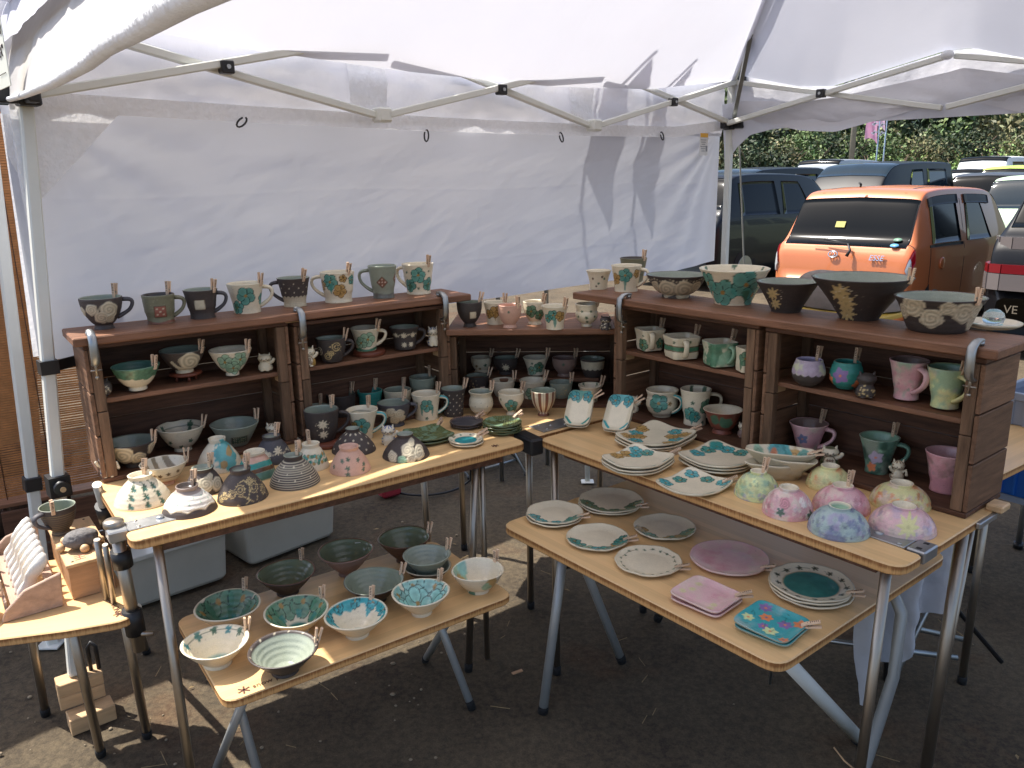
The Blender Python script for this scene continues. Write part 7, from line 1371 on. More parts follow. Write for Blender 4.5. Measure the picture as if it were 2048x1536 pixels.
# ------------------------------------------------------------------ right edge: bag, folding frame, rear table, crates, stool
def bagf(a, b):
    x = .90 + .31 * a; z = .54 - (.44 + .06 * np.sin(a * 5 + 1) - .16 * a) * b; P = np.stack([x, 1.86 + .09 * a + 0 * b, z], 1); d = .05 * np.sin(a * 17 + b * 4) * b + (fbm(P, 7, 3, 4) - .5) * .11 * (.3 + b); P[:, 1] += d; return P
o = sheet('hanging_sheet', bagf, 60, 30, M_bag); tag(o, 'crumpled white sheet hanging behind the right table legs', 'sheet')
def bagf2(a, b): x = .88 + .28 * a; P = np.stack([x, 1.98 + .12 * b + .05 * a, .40 - .26 * b - .05 * a * b], 1); P[:, 1] += (fbm(P, 9, 8, 4) - .5) * .10; return P
o = sheet('crumpled_bag', bagf2, 40, 24, M_bag); tag(o, 'crumpled pale bag under the low right table edge', 'bag')
fc = thing('folding_chair', 'folded grey chair frame with black joints behind right table', 'folding chair', (1.05, 1.9, 0)); 
for a, b, r_, m_ in (((1.02, 1.93, .45), (1.07, 1.99, .01), .011, M_alu), ((1.34, 2.12, .50), (.98, 1.85, .03), .007, M_alu), ((1.06, 2.02, .42), (1.40, 2.02, .03), .007, M_black), ((.80, 2.03, .12), (1.22, 1.94, .10), .008, M_alu), ((.86, 2.06, .20), (1.30, 2.02, .10), .008, M_alu)): MB().tube([a, b], r_, 10).build('tube', m_, fc)
MB().tube([(1.045, 1.955, .25), (1.05, 1.96, .20)], .020, 12).build('joint', M_black, fc); MB().tube([(1.062, 1.982, .11), (1.07, 1.99, .0)], .022, 12).build('foot_sleeve', M_black, fc)
mb = MB(); wr = thing('wire_basket', 'wire basket tray hidden under the low right table', 'wire tray', (.95, 2.1, .12))
for i in range(7): mb.tube([(.72 + .07 * i, 1.98 + .03 * i, .16), (.78 + .07 * i, 2.22 + .03 * i, .16)], .002, 5)
for i in range(5): mb.tube([(.72 + .015 * i, 1.98 + .06 * i, .16), (1.16 + .015 * i, 2.17 + .06 * i, .16)], .002, 5)
mb.build('wire_mesh', M_alu, wr); MB().tube([(.72, 1.98, .16), (1.16, 2.17, .16), (1.22, 2.41, .16), (.78, 2.22, .16), (.72, 1.98, .16)], .004, 6).build('wire_rim', M_alu, wr)
for p_ in ((.72, 1.98), (1.16, 2.17), (1.22, 2.41), (.78, 2.22)): MB().tube([(p_[0], p_[1], .16), (p_[0], p_[1], 0)], .004, 6).build('leg', M_alu, wr)
rt = thing('bamboo_table', 'bamboo table half hidden behind the last right crate', 'table', (1.5, 2.2, 0), group='bamboo tables of the stall')
tabletop(rt, (1.205, 1.865), uL, nL, rounded([(0, 0), (.9, 0), (.9, .40), (0, .40)], .03), .640, .66)
for s_, t_ in ((.10, .05), (.8, .05), (.10, .35), (.8, .35)): p_ = np.array([1.205, 1.865, 0]) + uL * s_ + nL * t_; tleg(rt, p_ + UP * .639, p_)
def slatted(label, c, L_, w, z0, h, u, m, nbar, cat='crate'):
    n = np.array([-u[1], u[0], 0]); c = np.array([c[0], c[1], 0.]); root = thing('plastic_crate', label, cat, tuple(c + UP * z0))
    for a, b, s_ in ((u, n, L_), (n, u, w)):
        for sg in (-1, 1):
            o_ = c + b * sg * (w if a is u else L_) / 2
            MB().bar(o_ - a * s_ / 2 + UP * (z0 + h - .012), o_ + a * s_ / 2 + UP * (z0 + h - .012), .014, .024).build('rim_rail', m, root, bevel=.002); MB().bar(o_ - a * s_ / 2 + UP * (z0 + h * .42), o_ + a * s_ / 2 + UP * (z0 + h * .42), .005, h * .78).build('side_panel', m, root)
            for k in range(nbar): q = o_ + a * s_ * ((k + .5) / nbar - .5); MB().box(q + b * sg * .006 + UP * (z0 + h * .45), (.008, .008, h * .86), (a, b, UP)).build('rib', m, root)
    MB().box(c + UP * (z0 + .004), (L_, w, .008), (u, n, UP)).build('floor_panel', m, root)
slatted('blue plastic crate behind the right table end', (1.83, 2.55), .52, .36, .385, .21, uL, M_blue, 9)
slatted('pale grey plastic crate on the rear bamboo table', (1.69, 2.36), .36, .22, .6605, .10, uL, M_greyp, 6)
sl = thing('folding_stool', 'low stool with black leg joints carrying the blue crate', 'stool', (1.83, 2.55, 0)); MB().prism([tuple((np.array([1.83, 2.55, 0]) + uL * a + nL * b)[:2]) for a, b in ((-.26, -.17), (.26, -.17), (.26, .17), (-.26, .17))], .362, .383).build('seat_board', M_greyp, sl)
for a, b in ((-.23, -.14), (.23, -.14), (-.23, .14), (.23, .14)):
    p_ = np.array([1.83, 2.55, 0]) + uL * a + nL * b; MB().tube([p_ + UP * .36, p_], .011, 10).build('leg', M_alu, sl)
    for z_ in (.20, .012): MB().tube([p_ + UP * (z_ - .012), p_ + UP * (z_ + .012)], .017, 10).build('leg_joint', M_black, sl)
# grey pack behind the right plank
hb = thing('grey_pack', 'grey cloth pack on a yellow tray behind the right plank', 'bag', (1.03, 2.42, .9)); n_, m_ = 24, 14; A = np.tile(np.arange(n_) * 2 * np.pi / n_, m_); Pp = np.repeat(np.linspace(0, np.pi / 2, m_), n_); S_ = np.stack([np.cos(Pp) ** .5 * np.cos(A) * .17, np.cos(Pp) ** .5 * np.sin(A) * .11, np.sin(Pp) * .10], 1); S_[:, 2] += (fbm(S_, 12, 4, 3) - .5) * .02 + .02
S_ = S_ @ np.array([[uR[0], uR[1], 0], [nR[0], nR[1], 0], [0, 0, 1]]) + np.array([1.00, 2.36, 1.005]); M_ = np.array(world_of(hb).inverted()); link('pack_cloth', mesh_np('pack_cloth', S_ + M_[:3, 3], grid_faces(m_, n_), True, [mat('grey_pack_cloth', hexc('8a817a'), .8, noise=(30, .2), bump=(40, .4))]), hb)
MB().box((1.00, 2.36, 1.012), (.34, .22, .016), (uR, nR, UP)).build('tray', mat('mustard_tray', hexc('b89a3c'), .5), hb, bevel=.004); MB().bar((1.00, 2.36, 1.002), (1.02, 2.38, .0), .03, .03, (0, 1, 0)).build('tray_post', M_black, hb)

# ------------------------------------------------------------------ car park
def catmull(xs_, ys_, x):
    """monotone-ish cubic through the control points"""
    xs_, ys_ = np.asarray(xs_, float), np.asarray(ys_, float); d = np.gradient(ys_, xs_); i = np.clip(np.searchsorted(xs_, x) - 1, 0, len(xs_) - 2); h = xs_[i + 1] - xs_[i]; t = (x - xs_[i]) / h
    sl_ = (ys_[1:] - ys_[:-1]) / (xs_[1:] - xs_[:-1]); dm = d.copy(); dm[1:-1] = np.where(sl_[:-1] * sl_[1:] <= 0, 0, np.sign(sl_[1:]) * np.minimum(np.abs(d[1:-1]), 2.5 * np.minimum(np.abs(sl_[:-1]), np.abs(sl_[1:])))); d = dm
    return (2 * t ** 3 - 3 * t ** 2 + 1) * ys_[i] + (t ** 3 - 2 * t ** 2 + t) * h * d[i] + (-2 * t ** 3 + 3 * t ** 2) * ys_[i + 1] + (t ** 3 - t ** 2) * h * d[i + 1]
M_glassd = mat('dark_car_glass', hexc('0b0f12'), .10, spec=.12); M_glassb = mat('bluish_car_glass', hexc('18262e'), .07, spec=.35); M_tyre = mat('tyre_rubber', hexc('151515'), .85); M_rim = mat('wheel_alloy', hexc('9a9da0'), .35, .9); M_redl = mat('red_lamp', hexc('9c1420'), .12, spec=.7); M_clearl = mat('clear_lamp', hexc('b9bcbf'), .1, .4); M_trim = mat('black_trim', hexc('1b1c1d'), .5); M_chrome = mat('chrome', hexc('d2d5d8'), .1, 1.0)
def paint_mat(n, h, metal=.0): return mat(n, hexc(h), .42, metal, spec=.18, coat=.16, noise=(2, .03))
SHAPE = dict( # station x (fraction of length), roof height (fraction), belt height (fraction), half width factor
    hatch=dict(x=[0, .006, .02, .045, .075, .115, .16, .30, .52, .64, .74, .80, .90, .97, 1.0], r=[.30, .50, .60, .66, .79, .935, .985, 1.0, .99, .955, .80, .665, .62, .52, .36], b=[.28, .46, .56, .60, .605, .605, .605, .60, .59, .59, .585, .58, .56, .46, .32], w=[.80, .92, .955, .97, .98, .99, 1, 1, 1, .995, .985, .97, .93, .84, .70]),
    van=dict(x=[0, .005, .012, .025, .04, .06, .09, .30, .55, .70, .80, .87, .93, .98, 1.0], r=[.25, .48, .58, .66, .82, .95, .99, 1.0, .99, .965, .83, .66, .57, .46, .32], b=[.24, .44, .52, .54, .545, .545, .545, .54, .535, .53, .53, .53, .51, .42, .30], w=[.86, .95, .97, .98, .985, .99, 1, 1, 1, .995, .985, .975, .94, .86, .72]),
    slope=dict(x=[0, .006, .02, .045, .08, .13, .19, .32, .52, .64, .74, .80, .90, .97, 1.0], r=[.30, .48, .56, .62, .73, .88, .965, 1.0, .99, .95, .80, .66, .61, .5, .36], b=[.28, .44, .53, .565, .575, .58, .585, .58, .575, .57, .57, .57, .55, .46, .32], w=[.84, .94, .965, .98, .985, .99, 1, 1, 1, .995, .985, .97, .93, .84, .72]))
def car(label, rear, hd, L_, Wd, Ht, shape, pm, glass=None, side_glass=((.14, .385), (.41, .62)), z0=-.19, rear_glass=(.055, .125), rails=False, group='cars in the car park', wind=True, fine=1.0):
    S = SHAPE[shape]; a = math.atan2(hd[1], hd[0]); root = thing('parked_car', label, 'car', (rear[0], rear[1], z0), a, group); glass = glass or M_glassd; zs = .17
    def surf(xf, q, sd=1):
        """point on the shell: xf along the length (0 rear), q 0..6 from sill to roof centre"""
        xf = np.asarray(xf, float); q = np.asarray(q, float); r = catmull(S['x'], S['r'], xf) * Ht; b = np.minimum(catmull(S['x'], S['b'], xf) * Ht, r - .02); w = catmull(S['x'], S['w'], xf) * Wd / 2; zl = np.minimum(zs, r * .5)
        cab = np.clip((r - b) / (.38 * Ht), 0, 1); yy = [w * .90, w * .985, w, w * .985, w * (.93 - .10 * cab), w * (.80 - .06 * cab), w * 0]; zz = [zl, zl + (b - zl) * .18, zl + (b - zl) * .62, b, b + (r - b) * .84, b + (r - b) * .975, r + .012 * cab]
        Y_ = np.zeros(np.broadcast(xf, q).shape); Z_ = Y_.copy(); xb, qb = np.broadcast_arrays(xf, q); i = np.clip(np.floor(qb).astype(int), 0, 5); t = qb - i; ys_, zs_ = np.array([np.broadcast_to(v, xb.shape) for v in yy]), np.array([np.broadcast_to(v, xb.shape) for v in zz])
        def g(arr, k): return np.take_along_axis(arr, np.clip(k, 0, 6)[None], 0)[0]
        def hm(arr):
            p0, p1, p2, p3 = g(arr, i - 1), g(arr, i), g(arr, i + 1), g(arr, i + 2); m1, m2 = (p2 - p0) * .35, (p3 - p1) * .35; m1 = np.where(i == 0, (p2 - p1) * .6, m1); m2 = np.where(i == 5, (p2 - p1) * .9, m2); return (2 * t ** 3 - 3 * t ** 2 + 1) * p1 + (t ** 3 - 2 * t ** 2 + t) * m1 + (-2 * t ** 3 + 3 * t ** 2) * p2 + (t ** 3 - t ** 2) * m2
        return np.stack([xb * L_, hm(ys_) * sd, hm(zs_)], -1)
    nq = 37; qf = np.concatenate([np.linspace(0, 6, nq), np.linspace(6, 0, nq)[1:]]); sd = np.concatenate([np.ones(nq), -np.ones(nq - 1)]); xf = np.unique(np.concatenate([np.linspace(0, .16, int(26 * fine)), np.linspace(.16, .84, int(30 * fine)), np.linspace(.84, 1, int(14 * fine))])); XF, QF = np.meshgrid(xf, qf, indexing='ij'); SD = np.broadcast_to(sd[None], XF.shape)
    P = surf(XF, QF); P[..., 1] *= SD; k = len(qf); I = (np.arange(len(xf) - 1)[:, None] * k + np.arange(k - 1)[None]).ravel(); F = np.stack([I, I + k, I + k + 1, I + 1], 1); V = P.reshape(-1, 3)
    caps = [list(range(k))[::-1], [(len(xf) - 1) * k + j for j in range(k)]]; me = mesh_np('body', V.tolist(), F.tolist() + caps, True, [pm]); link('body', me, root)
    def patch(name, x0, x1, q0, q1, m, sd_=1, off=.006, nx_=10, nq_=8, taper=(0, 0), lab_=None, thick=.004, both=False, par=None):
        a_, b_ = np.meshgrid(np.linspace(0, 1, nx_), np.linspace(0, 1, nq_), indexing='ij'); xx = x0 + taper[0] * b_ + (x1 - taper[1] * b_ - x0 - taper[0] * b_) * a_; qq = q0 + (q1 - q0) * b_
        if both: qq = np.where(b_ < .5, q0 + (6 - q0) * b_ * 2, 6 - (6 - q0) * (b_ - .5) * 2); ss = np.where(b_ <= .5, 1, -1)
        else: ss = np.full(qq.shape, sd_)
        def pt(x, q): r_ = surf(x, q); r_[..., 1] *= ss; return r_
        C_ = pt(xx, qq); e = 1e-3; du = pt(xx + e, qq) - C_; q2 = np.where(b_ <= .5, qq + e, qq - e) if both else qq + e; dv = pt(xx, q2) - C_; n_ = np.cross(du, dv); n_ /= np.linalg.norm(n_, axis=-1, keepdims=True) + 1e-12
        ctr = np.array([L_ * .5, 0, Ht * .45]); n_ *= np.sign(((C_ - ctr) * n_ * np.array([.3, 1, 1])).sum(-1, keepdims=True)); O_ = C_ + n_ * off; I_ = C_ - n_ * .004
        vs = np.concatenate([O_.reshape(-1, 3), I_.reshape(-1, 3)]); N_ = nx_ * nq_; J = (np.arange(nx_ - 1)[:, None] * nq_ + np.arange(nq_ - 1)[None]).ravel(); fs = np.stack([J, J + nq_, J + nq_ + 1, J + 1], 1).tolist()
        bd = [i * nq_ for i in range(nx_)] + [(nx_ - 1) * nq_ + j for j in range(1, nq_)] + [i * nq_ + nq_ - 1 for i in range(nx_ - 2, -1, -1)] + [j for j in range(nq_ - 2, 0, -1)]
        fs += [[bd[i], bd[(i + 1) % len(bd)], bd[(i + 1) % len(bd)] + N_, bd[i] + N_] for i in range(len(bd))]
        nf0 = len(J); me_ = mesh_np(name, vs.tolist(), fs, True, [m]); me_.polygons.foreach_set('use_smooth', [True] * nf0 + [False] * (len(me_.polygons) - nf0)); me_.update(); o = link(name, me_, par or root)
        if lab_: o['label'] = lab_
        return o
    for sg in (1, -1):
        for x0, x1 in side_glass: patch('side_window', x0, x1, 3.12, 3.93, glass, sg, taper=(.012, .012 if x1 < .6 else .085))
    if rear_glass: patch('rear_window', rear_glass[0], rear_glass[1], 4.55, 0, glass, both=True, nq_=21)
    if wind: patch('windscreen', .655, .79, 4.6, 0, glass, both=True, nq_=21)
    for sg in (1, -1):
        for xw in (.17, .80):
            c_ = (L_ * xw, sg * (Wd / 2 - .09), .29); w = MB().tube([(c_[0], c_[1] - .085, c_[2]), (c_[0], c_[1] + .085, c_[2])], .29, 24).build('wheel', M_tyre, root, frame='local'); MB().tube([(c_[0], c_[1] + sg * .08, c_[2]), (c_[0], c_[1] + sg * .092, c_[2])], .19, 20).build('rim', M_rim, w, frame='local')
    return root, surf, patch
H1 = np.array([.751, .660]); R1 = np.array([.660, -.751])                 # all cars here stand parallel
M_or = mat('orange_car_paint', hexc('bb6b3c'), .4, .1, coat=.6, noise=(2, .03))
RL_, RR_ = np.array([2.81, 8.60]), np.array([3.79, 7.49]); rc = (RL_ + RR_) / 2
oc, osf, opt = car('small orange hatchback parked tail first behind the stall', rc, H1, 3.40, 1.475, 1.47, 'hatch', M_or, side_glass=((.135, .345), (.395, .60)), rear_glass=(.024, .112), fine=1.6)
def oloc(x, y, z): return (x, y, z)
opt('tail_light', .0065, .030, 2.55, 3.3, M_redl, 1, .014); opt('tail_light', .0065, .030, 2.55, 3.3, M_redl, -1, .014)
for sg in (1, -1): opt('reversing_lamp', .0062, .014, 2.62, 3.25, M_clearl, sg, .018)
opt('window_visor', .14, .345, 3.78, 4.05, M_trim, -1, .016); opt('window_visor', .40, .60, 3.78, 4.05, M_trim, -1, .016)
opt('window_frame', .120, .358, 3.02, 3.10, M_trim, -1, .008)
opt('roof_seam', .13, .62, 5.28, 5.33, M_trim, -1, .0015); opt('roof_seam', .13, .62, 5.28, 5.33, M_trim, 1, .0015)
opt('door_gap', .368, .371, .6, 3.9, M_trim, -1, .0012); opt('door_gap', .122, .125, 1.6, 3.0, M_trim, -1, .0012); opt('tailgate_gap', .0335, .0355, 2.5, 4.6, M_trim, -1, .0015); opt('tailgate_gap', .0335, .0355, 2.5, 4.6, M_trim, 1, .0015)
opt('bumper', .0005, .012, .4, 1.5, M_or, -1, .02); opt('bumper', .0005, .012, .4, 1.5, M_or, 1, .02)
def face_pt(xf, q, sg): p_ = osf(np.array(xf), np.array(q)); return np.array([p_[0], p_[1] * sg, p_[2]])
fl_ = face_pt(.20, 2.45, -1); MB().lathe((0, 0, 0), [(.058, 0), (.06, .010), (.045, .018), (0, .020)], 24).build('fuel_lid', M_or, oc, frame='local').matrix_local = frame_m(fl_, (1, 0, 0), (0, 0, 1), (0, -1, 0))
def rearz(z): # distance from the tail line at height z on the middle of the tailgate
    f_ = np.linspace(.0, .16, 400); r_ = catmull(SHAPE['hatch']['x'], SHAPE['hatch']['r'], f_) * 1.47; return float(np.interp(z, r_, f_ * 3.40))
def rear_m(y, z, e=.012): dz = .03; t_ = Vector((rearz(z + dz) - rearz(z - dz), 0, 2 * dz)).normalized(); n_ = Vector((-t_.z, 0, t_.x)); return frame_m(Vector((rearz(z), y, z)) + n_ * e, (0, -1, 0), t_, n_)
em = MB(); em.tube([(.048 * math.cos(a), .032 * math.sin(a), 0) for a in np.linspace(0, 2 * math.pi, 25)], .006, 8); em.tube([(-.02, -.022, 0), (-.012, .022, 0), (.012, .018, 0), (.022, -.004, 0), (.002, -.022, 0), (-.02, -.022, 0)], .005, 6)
eo = em.build('emblem', M_chrome, oc, frame='local'); eo.matrix_local = rear_m(.06, .815, .022)
te = text_obj('badge_letters', 'ESSE', .075, M_chrome, oc, Matrix.Identity(4), .004, .2); te.matrix_local = rear_m(-.38, .80, .020)
wp = MB(); wp.tube([(0, 0, 0), (-.02, .06, .012), (.02, .13, .02)], [.018, .013, .011], 8); wp.tube([(.02, .13, .02), (.28, .165, .026)], [.010, .006], 8); wp.bar((.0, .128, .016), (.42, .15, .018), .010, .012, (0, 0, 1)); w_ = wp.build('rear_wiper', M_trim, oc, frame='local'); w_.matrix_local = rear_m(-.10, .80, .02) @ Matrix.Rotation(math.pi, 4, 'Y') @ Matrix.Translation((0, 0, -.035))
for z_, c_, in ((.965, '6f8f7a'), (.915, '5f9ac0')):
    s_ = MB().lathe((0, 0, 0), [(0, .001), (.042, .001), (.042, 0)], 20).build('window_sticker', mat('sticker_' + c_, hexc(c_), .4), oc, frame='local'); s_.matrix_local = rear_m(-.52, z_, .022) @ Matrix.Scale(.55, 4, (0, 1, 0))
s_ = MB().box((0, 0, 0), (.10, .065, .0016)).build('window_sticker', mat('yellow_sticker', hexc('9a9440'), .5), oc, frame='local'); s_.matrix_local = rear_m(.10, 1.10, .020)
MB().tube([(.36, .0, 1.475), (.37, 0, 1.50), (.33, 0, 1.515)], .011, 8).build('aerial_base', M_trim, oc, frame='local')
M_blk = paint_mat('black_car_paint', '0c0d10'); M_navy = paint_mat('blue_black_car_paint', '10151c'); M_wht = paint_mat('white_car_paint', 'd8dad8'); M_slv = paint_mat('silver_car_paint', '9aa0a6', .5); M_lime = paint_mat('lime_car_paint', 'a9bf5a'); M_pgr = paint_mat('pale_green_car_paint', 'b9cdb0'); M_gry = paint_mat('grey_car_paint', '4a4f57', .4)
# black van at the right edge: sloped tail, long red and clear lamp
v1 = np.array([4.16, 7.02]); vr, vs_, vp = car('black van at right edge with a long red tail lamp', v1 + R1 * .88, H1, 4.5, 1.76, 1.78, 'slope', M_blk, z0=-.19, rear_glass=(.05, .125), side_glass=((.15, .36), (.38, .6)), fine=1.3)
M_smoke = mat('smoked_lamp', hexc('77706f'), .15, .3); M_dred = mat('dark_red_lamp', hexc('6e141c'), .15)
def vx(z): f_ = np.linspace(0, .2, 500); return float(np.interp(z, catmull(SHAPE['slope']['x'], SHAPE['slope']['r'], f_) * 1.78, f_ * 4.5))
for sg in (1, -1):
    for nm_, za, zb, m_, yi in (('tail_light', .60, .74, M_smoke, .42), ('red_lamp_strip', .745, .82, M_dred, .2), ('upper_lamp', .95, 1.05, M_smoke, .52)):
        zc = (za + zb) / 2; yo = .84 if zc < .9 else .80; xr = vx(zc); mb = MB()
        P_ = [(xr - .012, yi, zc), (xr - .012, yo - .12, zc), (xr + .02, yo - .02, zc), (xr + .12, yo + .035, zc), (xr + .24, yo + .048, zc)]
        for (xa, ya, _), (xb, yb, _) in zip(P_[:-1], P_[1:]): mb.bar((xa, ya * sg, zc), (xb, yb * sg, zc), .05, zb - za)
        mb.build(nm_, m_, vr, frame='local')
vt = text_obj('badge_letters', 'VE', .10, M_chrome, vr, Matrix.Identity(4), .004); vt.matrix_local = frame_m((-.035, .60, .44), (0, -1, 0), (0, 0, 1), (-1, 0, 0))
car('dark wagon half hidden behind the tent pole', np.array([2.35, 11.9]), H1, 4.3, 1.7, 1.66, 'hatch', M_navy, z0=-.19)
mr = thing('wing_mirror_dummy', '', '', (0, 0, 0)); bpy.data.objects.remove(mr)
cars = [('blue black minivan facing left, behind the orange roof', (7.05, 19.6), -1, 4.4, 1.7, 1.80, 'van', M_blk, M_glassb), ('black minivan facing left with bluish windscreen, second row', (9.3, 18.4), -1, 4.3, 1.72, 1.86, 'van', M_blk, M_glassb), ('tall silver white van in the back row', (9.9, 26.6), 1, 4.7, 1.75, 2.12, 'van', M_slv, M_glassd),
        ('tall white van in the back row, right', (15.2, 26.5), 1, 4.7, 1.75, 2.12, 'van', M_wht, M_glassd), ('lime green kei car beyond the dark hatchback', (11.6, 19.2), 1, 3.4, 1.48, 1.75, 'hatch', M_lime, M_glassd), ('dark hatchback with red tail lamps, third row', (9.55, 16.6), 1, 3.6, 1.6, 1.60, 'hatch', M_gry, M_glassd),
        ('pale green car beside the orange hatchback', (7.35, 11.5), 1, 3.5, 1.5, 1.55, 'hatch', M_pgr, M_glassb), ('small grey car far off beside the tent pole', (6.4, 24.0), 1, 3.9, 1.6, 1.62, 'hatch', M_slv, M_glassd), ('white estate car far back between vans', (13.6, 24.6), 1, 4.2, 1.65, 1.72, 'van', M_wht, M_glassd)]
for lb, rr_, sg, L_, w_, h_, sh, pm, gl in cars:
    h_d = H1 * sg; root, sf, pt_ = car(lb, np.array(rr_), h_d, L_, w_, h_, sh, pm, gl, fine=.7)
    for s2 in (1, -1): pt_('tail_light', .008, .04, 2.7, 3.4, M_redl, s2, .012)

# ------------------------------------------------------------------ hillside, bushes, pole, flags
hx = np.linspace(-60, 110, 60); hy = np.linspace(40, 150, 40); X, Y = np.meshgrid(hx, hy); Pg = np.stack([X.ravel(), Y.ravel(), 0 * X.ravel()], 1); Pg[:, 2] = -.35 + np.clip((Pg[:, 1] - 46) / 60, 0, 1) ** .8 * 26 + (fbm(Pg, .06, 4, 4) - .5) * 4 * np.clip((Pg[:, 1] - 44) / 10, 0, 1)
I = (np.arange(39)[:, None] * 60 + np.arange(59)[None]).ravel(); tag(link('hill', mesh_np('hill', Pg, np.stack([I, I + 1, I + 61, I + 60], 1), True, [mat('hill_undergrowth', hexc('4a5636'), .9, noise=(.4, .5), bump=(2, .8))])), kind='structure')
def foliage(c, rad, n, size, col, seed, hollow=.55):
    r_ = np.random.default_rng(seed); k = max(5, n // 90); cl_ = r_.normal(size=(k, 3)); cl_ /= np.linalg.norm(cl_, axis=1, keepdims=True); cl_ *= r_.uniform(hollow, .95, (k, 1)); cl_[:, 2] = np.abs(cl_[:, 2]) * .9
    idx = r_.integers(0, k, n); p = cl_[idx] + r_.normal(size=(n, 3)) * .135; p = np.array(c) + p * np.array(rad); a = r_.normal(size=(n, 3)); a /= np.linalg.norm(a, axis=1, keepdims=True); b = np.cross(a, r_.normal(size=(n, 3))); b /= np.linalg.norm(b, axis=1, keepdims=True); s_ = size * r_.uniform(.6, 1.4, (n, 1))
    V = np.stack([p - a * s_, p + b * s_ * .55, p + a * s_, p - b * s_ * .55], 1).reshape(-1, 3); F = np.arange(n * 4).reshape(n, 4); cc_ = np.array(col)[None] * r_.uniform(.5, 1.5, (k, 1))[idx] * r_.uniform(.75, 1.3, (n, 1)); cc_[:, 0] *= r_.uniform(.85, 1.2, n); C_ = np.concatenate([np.repeat(cc_, 4, 0), np.ones((n * 4, 1))], 1); return V, F, C_
def bush(name, label, cat, x, y, z, rx, ry, rz, col, n, size, seed, trunk=None, group='shrubs and trees on the bank beyond the cars'):
    root = thing(name, label, cat, (x, y, z), 0, group); V, F, C_ = foliage((0, 0, trunk or 0), (rx, ry, rz), n, size, col, seed, .5); link('crown', mesh_np('crown', V, F, False, [M_leaf], col=C_), root)
    r_ = np.random.default_rng(seed); t = trunk or .3; mb = MB(); mb.tube([(0, 0, -.3), (.05, 0, t * .6), (-.05, .05, t + rz * .5)], [.06 + rx * .04, .05 + rx * .03, .02], 8)
    for k in range(5): a = r_.uniform(0, 6.28); mb.tube([(0, 0, t * .7), (math.cos(a) * rx * .4, math.sin(a) * ry * .4, t + rz * .45), (math.cos(a) * rx * .7, math.sin(a) * ry * .7, t + rz * .75)], [.035 + rx * .015, .03, .012], 6)
    mb.build('trunk', M_bark, root, frame='local')
M_bark = mat('bark', hexc('5a4a3c'), .9, noise=(12, .35), bump=(20, .6))
sp = (.095, .14, .05); hed = (.14, .215, .06); drk = (.04, .06, .028); olv = (.145, .145, .07)
for i in range(9): bush('hedge_shrub', ('bright green hedge shrub, %s along the foot of the bank' % ('left end', 'second from left', 'third from left', 'left of middle', 'middle', 'right of middle', 'third from right', 'second from right', 'right end')[i]), 'shrub', 15.0 + i * 1.75, 36.0 + (i % 3) * .5, -.3, 1.35, 1.2, 2.75 + .3 * math.sin(i * 2.1), hed, 3600, .065, 300 + i)
tl_ = [(11.3, 37, 2.0, 3.6, drk, 'dark evergreen tree by the tent corner'), (12.6, 39, 2.2, 3.6, olv, 'olive toned shrub tree behind the far cars'), (14.2, 40, 2.3, 3.9, sp, 'green tree just left of the utility pole'), (16.4, 41.5, 2.4, 4.2, drk, 'dark tree just right of the utility pole'), (18.6, 42, 2.6, 4.4, sp, 'green tree behind the flags'), (20.8, 42, 2.4, 4.0, olv, 'yellowish tree right of the flags'), (23.2, 42.5, 2.6, 4.5, drk, 'dark tree above the middle hedge'), (25.6, 42, 2.6, 4.2, olv, 'brownish bare branched tree above the hedge'), (28.0, 43, 2.6, 4.6, drk, 'dark tree at the right picture edge'), (30.2, 43, 2.7, 4.4, sp, 'green tree beyond the right picture edge')]
for i, (x, y, r_, h_, c_, lb) in enumerate(tl_): bush('bank_tree', lb, 'tree', x, y, -.2, r_, r_ * .9, h_ * .62, c_, 5600, .085, 400 + i, h_ * .30)
bk_ = [];
for i in range(26): V, F, C_ = foliage((6 + (i % 13) * 2.7, 47 + (i // 13) * 6, 1.5 + (i // 13) * 3.2), (2.6, 2.2, 3.2), 1800, .17, (drk, sp, olv)[i % 3], 500 + i, .4); bk_.append((V, F, C_))
off = 0; FV = []
for V, F, C_ in bk_: FV.append(F + off); off += len(V)
tag(link('far_wood', mesh_np('far_wood', np.concatenate([b[0] for b in bk_]), np.concatenate(FV), False, [M_leaf], col=np.concatenate([b[2] for b in bk_]))), 'dark wooded slope rising behind the bank trees', 'wood', kind='stuff')
up_ = thing('utility_pole', 'grey concrete utility pole rising behind the parked vans', 'utility pole', (14.6, 35.0, -.3)); MB().tube([(14.6, 35, -.3), (14.6, 35, 10)], [.12, .09], 14).build('shaft', mat('pole_concrete', hexc('8d8878'), .8, noise=(6, .15)), up_); MB().bar((14.0, 35, 9.2), (15.2, 35, 9.2), .08, .08).build('cross_arm', M_alu, up_)
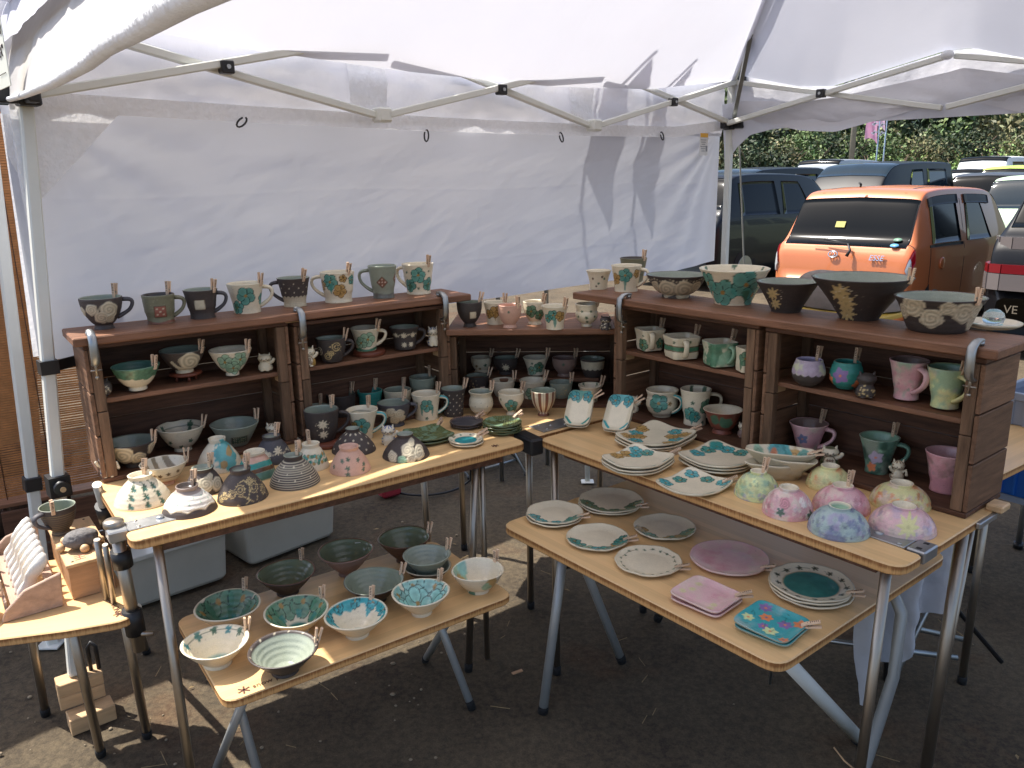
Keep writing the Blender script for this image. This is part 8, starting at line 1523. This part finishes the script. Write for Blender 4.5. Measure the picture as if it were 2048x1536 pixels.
for k, (x, y, lb) in enumerate(((13.42, 30, 'pink and white banner on a pole above the cars'), (13.95, 30.6, 'smaller pink banner right of the first'))):
    fl2 = thing('banner_flag', lb, 'banner', (x, y, -.3), 0, 'banners above the car park'); MB().tube([(x, y, -.3), (x, y, 4.4)], .025, 8).build('pole', mat('banner_pole', hexc('8fa3b8'), .5), fl2)
    def ff(a, b, x=x, y=y, k=k): P = np.stack([x - .03 - .42 * a, y + .1 * np.sin(a * 5 + b * 3), 4.35 - (1.75 if k == 0 else 1.3) * b + .10 * np.sin(a * 4 + b * 5)], 1); return P
    fs_ = sheet('banner_cloth', ff, 16, 30, fabric('pink_banner', (.78, .42, .58), .4, (4, .1)) if k == 0 else fabric('pale_pink_banner', (.80, .55, .68), .4, (4, .1)), fl2); mb = MB()
    for q in range(5): zc = 4.1 - q * .3; mb.bar((x - .12, y - .16, zc), (x - .34, y - .16, zc - .04), .05, .004, (0, 1, 0)); mb.bar((x - .22, y - .16, zc + .06), (x - .26, y - .16, zc - .10), .004, .05, (0, 0, 1))
    mb.build('printed_strokes', mat('banner_white_print', hexc('e0dce0'), .7), fl2)
# unseen canopy added close behind the back wall to shade the dirt behind the tables
nc = thing('added_shade_canopy', 'unseen white canopy added behind the back wall for shade', 'tent', tuple(T(1.2, -2.2, 0)))
NU0, NU1, NM0, NM1 = -1.6, 3.1, -.90, -3.9; NAP = ((NU0 + NU1) / 2, (NM0 + NM1) / 2, 2.75)
for (p0, p1) in (((NU0, NM0), (NU1, NM0)), ((NU1, NM0), (NU1, NM1)), ((NU1, NM1), (NU0, NM1)), ((NU0, NM1), (NU0, NM0))):
    def nf_(a, b, p0=p0, p1=p1):
        k = 1 - b; u = (p0[0] + (p1[0] - p0[0]) * a) * k + NAP[0] * b; m = (p0[1] + (p1[1] - p0[1]) * a) * k + NAP[1] * b; z = 1.82 + (NAP[2] - 1.82) * b; P = Tn(u, m, z); P[:, 2] += (fbm(P, 2, 3, 3) - .5) * .06 * np.clip(b * 6, 0, 1) * np.clip(6 * (1 - b), 0, 1); return P
    sheet('roof_panel', nf_, 30, 16, M_roof, nc)
for u_, m_ in ((NU0 + .05, NM0 - .03), (NU1 - .05, NM0 - .03), (NU0 + .05, NM1 + .03), (NU1 - .05, NM1 + .03)): MB().bar(T(u_, m_, -.02), T(u_, m_, 1.84), .034, .034, tuple(tm)).build('leg', M_white_paint, nc, bevel=.004)
# its tall festival flags rise above the wall and throw the soft shadow on roof and wall
for k, (u_, m_, w_, z1, lb) in enumerate(((1.88, -.46, .17, 3.04, 'tall red festival flag between the canopies, the wider'), (2.20, -.47, .12, 3.00, 'narrow red festival flag between the canopies'))):
    nf = thing('festival_flag', lb, 'flag', tuple(T(u_, m_, 0)), 0, 'festival flags behind the back wall'); c_ = T(u_, m_, 0); MB().tube([c_, c_ + UP * (z1 + .05)], .011, 8).build('pole', M_alu, nf)
    def nff(a, b, c_=c_, w_=w_, z1=z1): P = c_[None] + np.outer(.015 + w_ * a, tu * .9 - tm * .2) + np.outer(z1 - .9 * b - .22 * a, UP); P[:, 1] += .02 * np.sin(a * 6 + b * 4); return P
    sheet('flag_cloth', nff, 12, 24, fabric('flag_red', (.5, .09, .07), .15), nf)
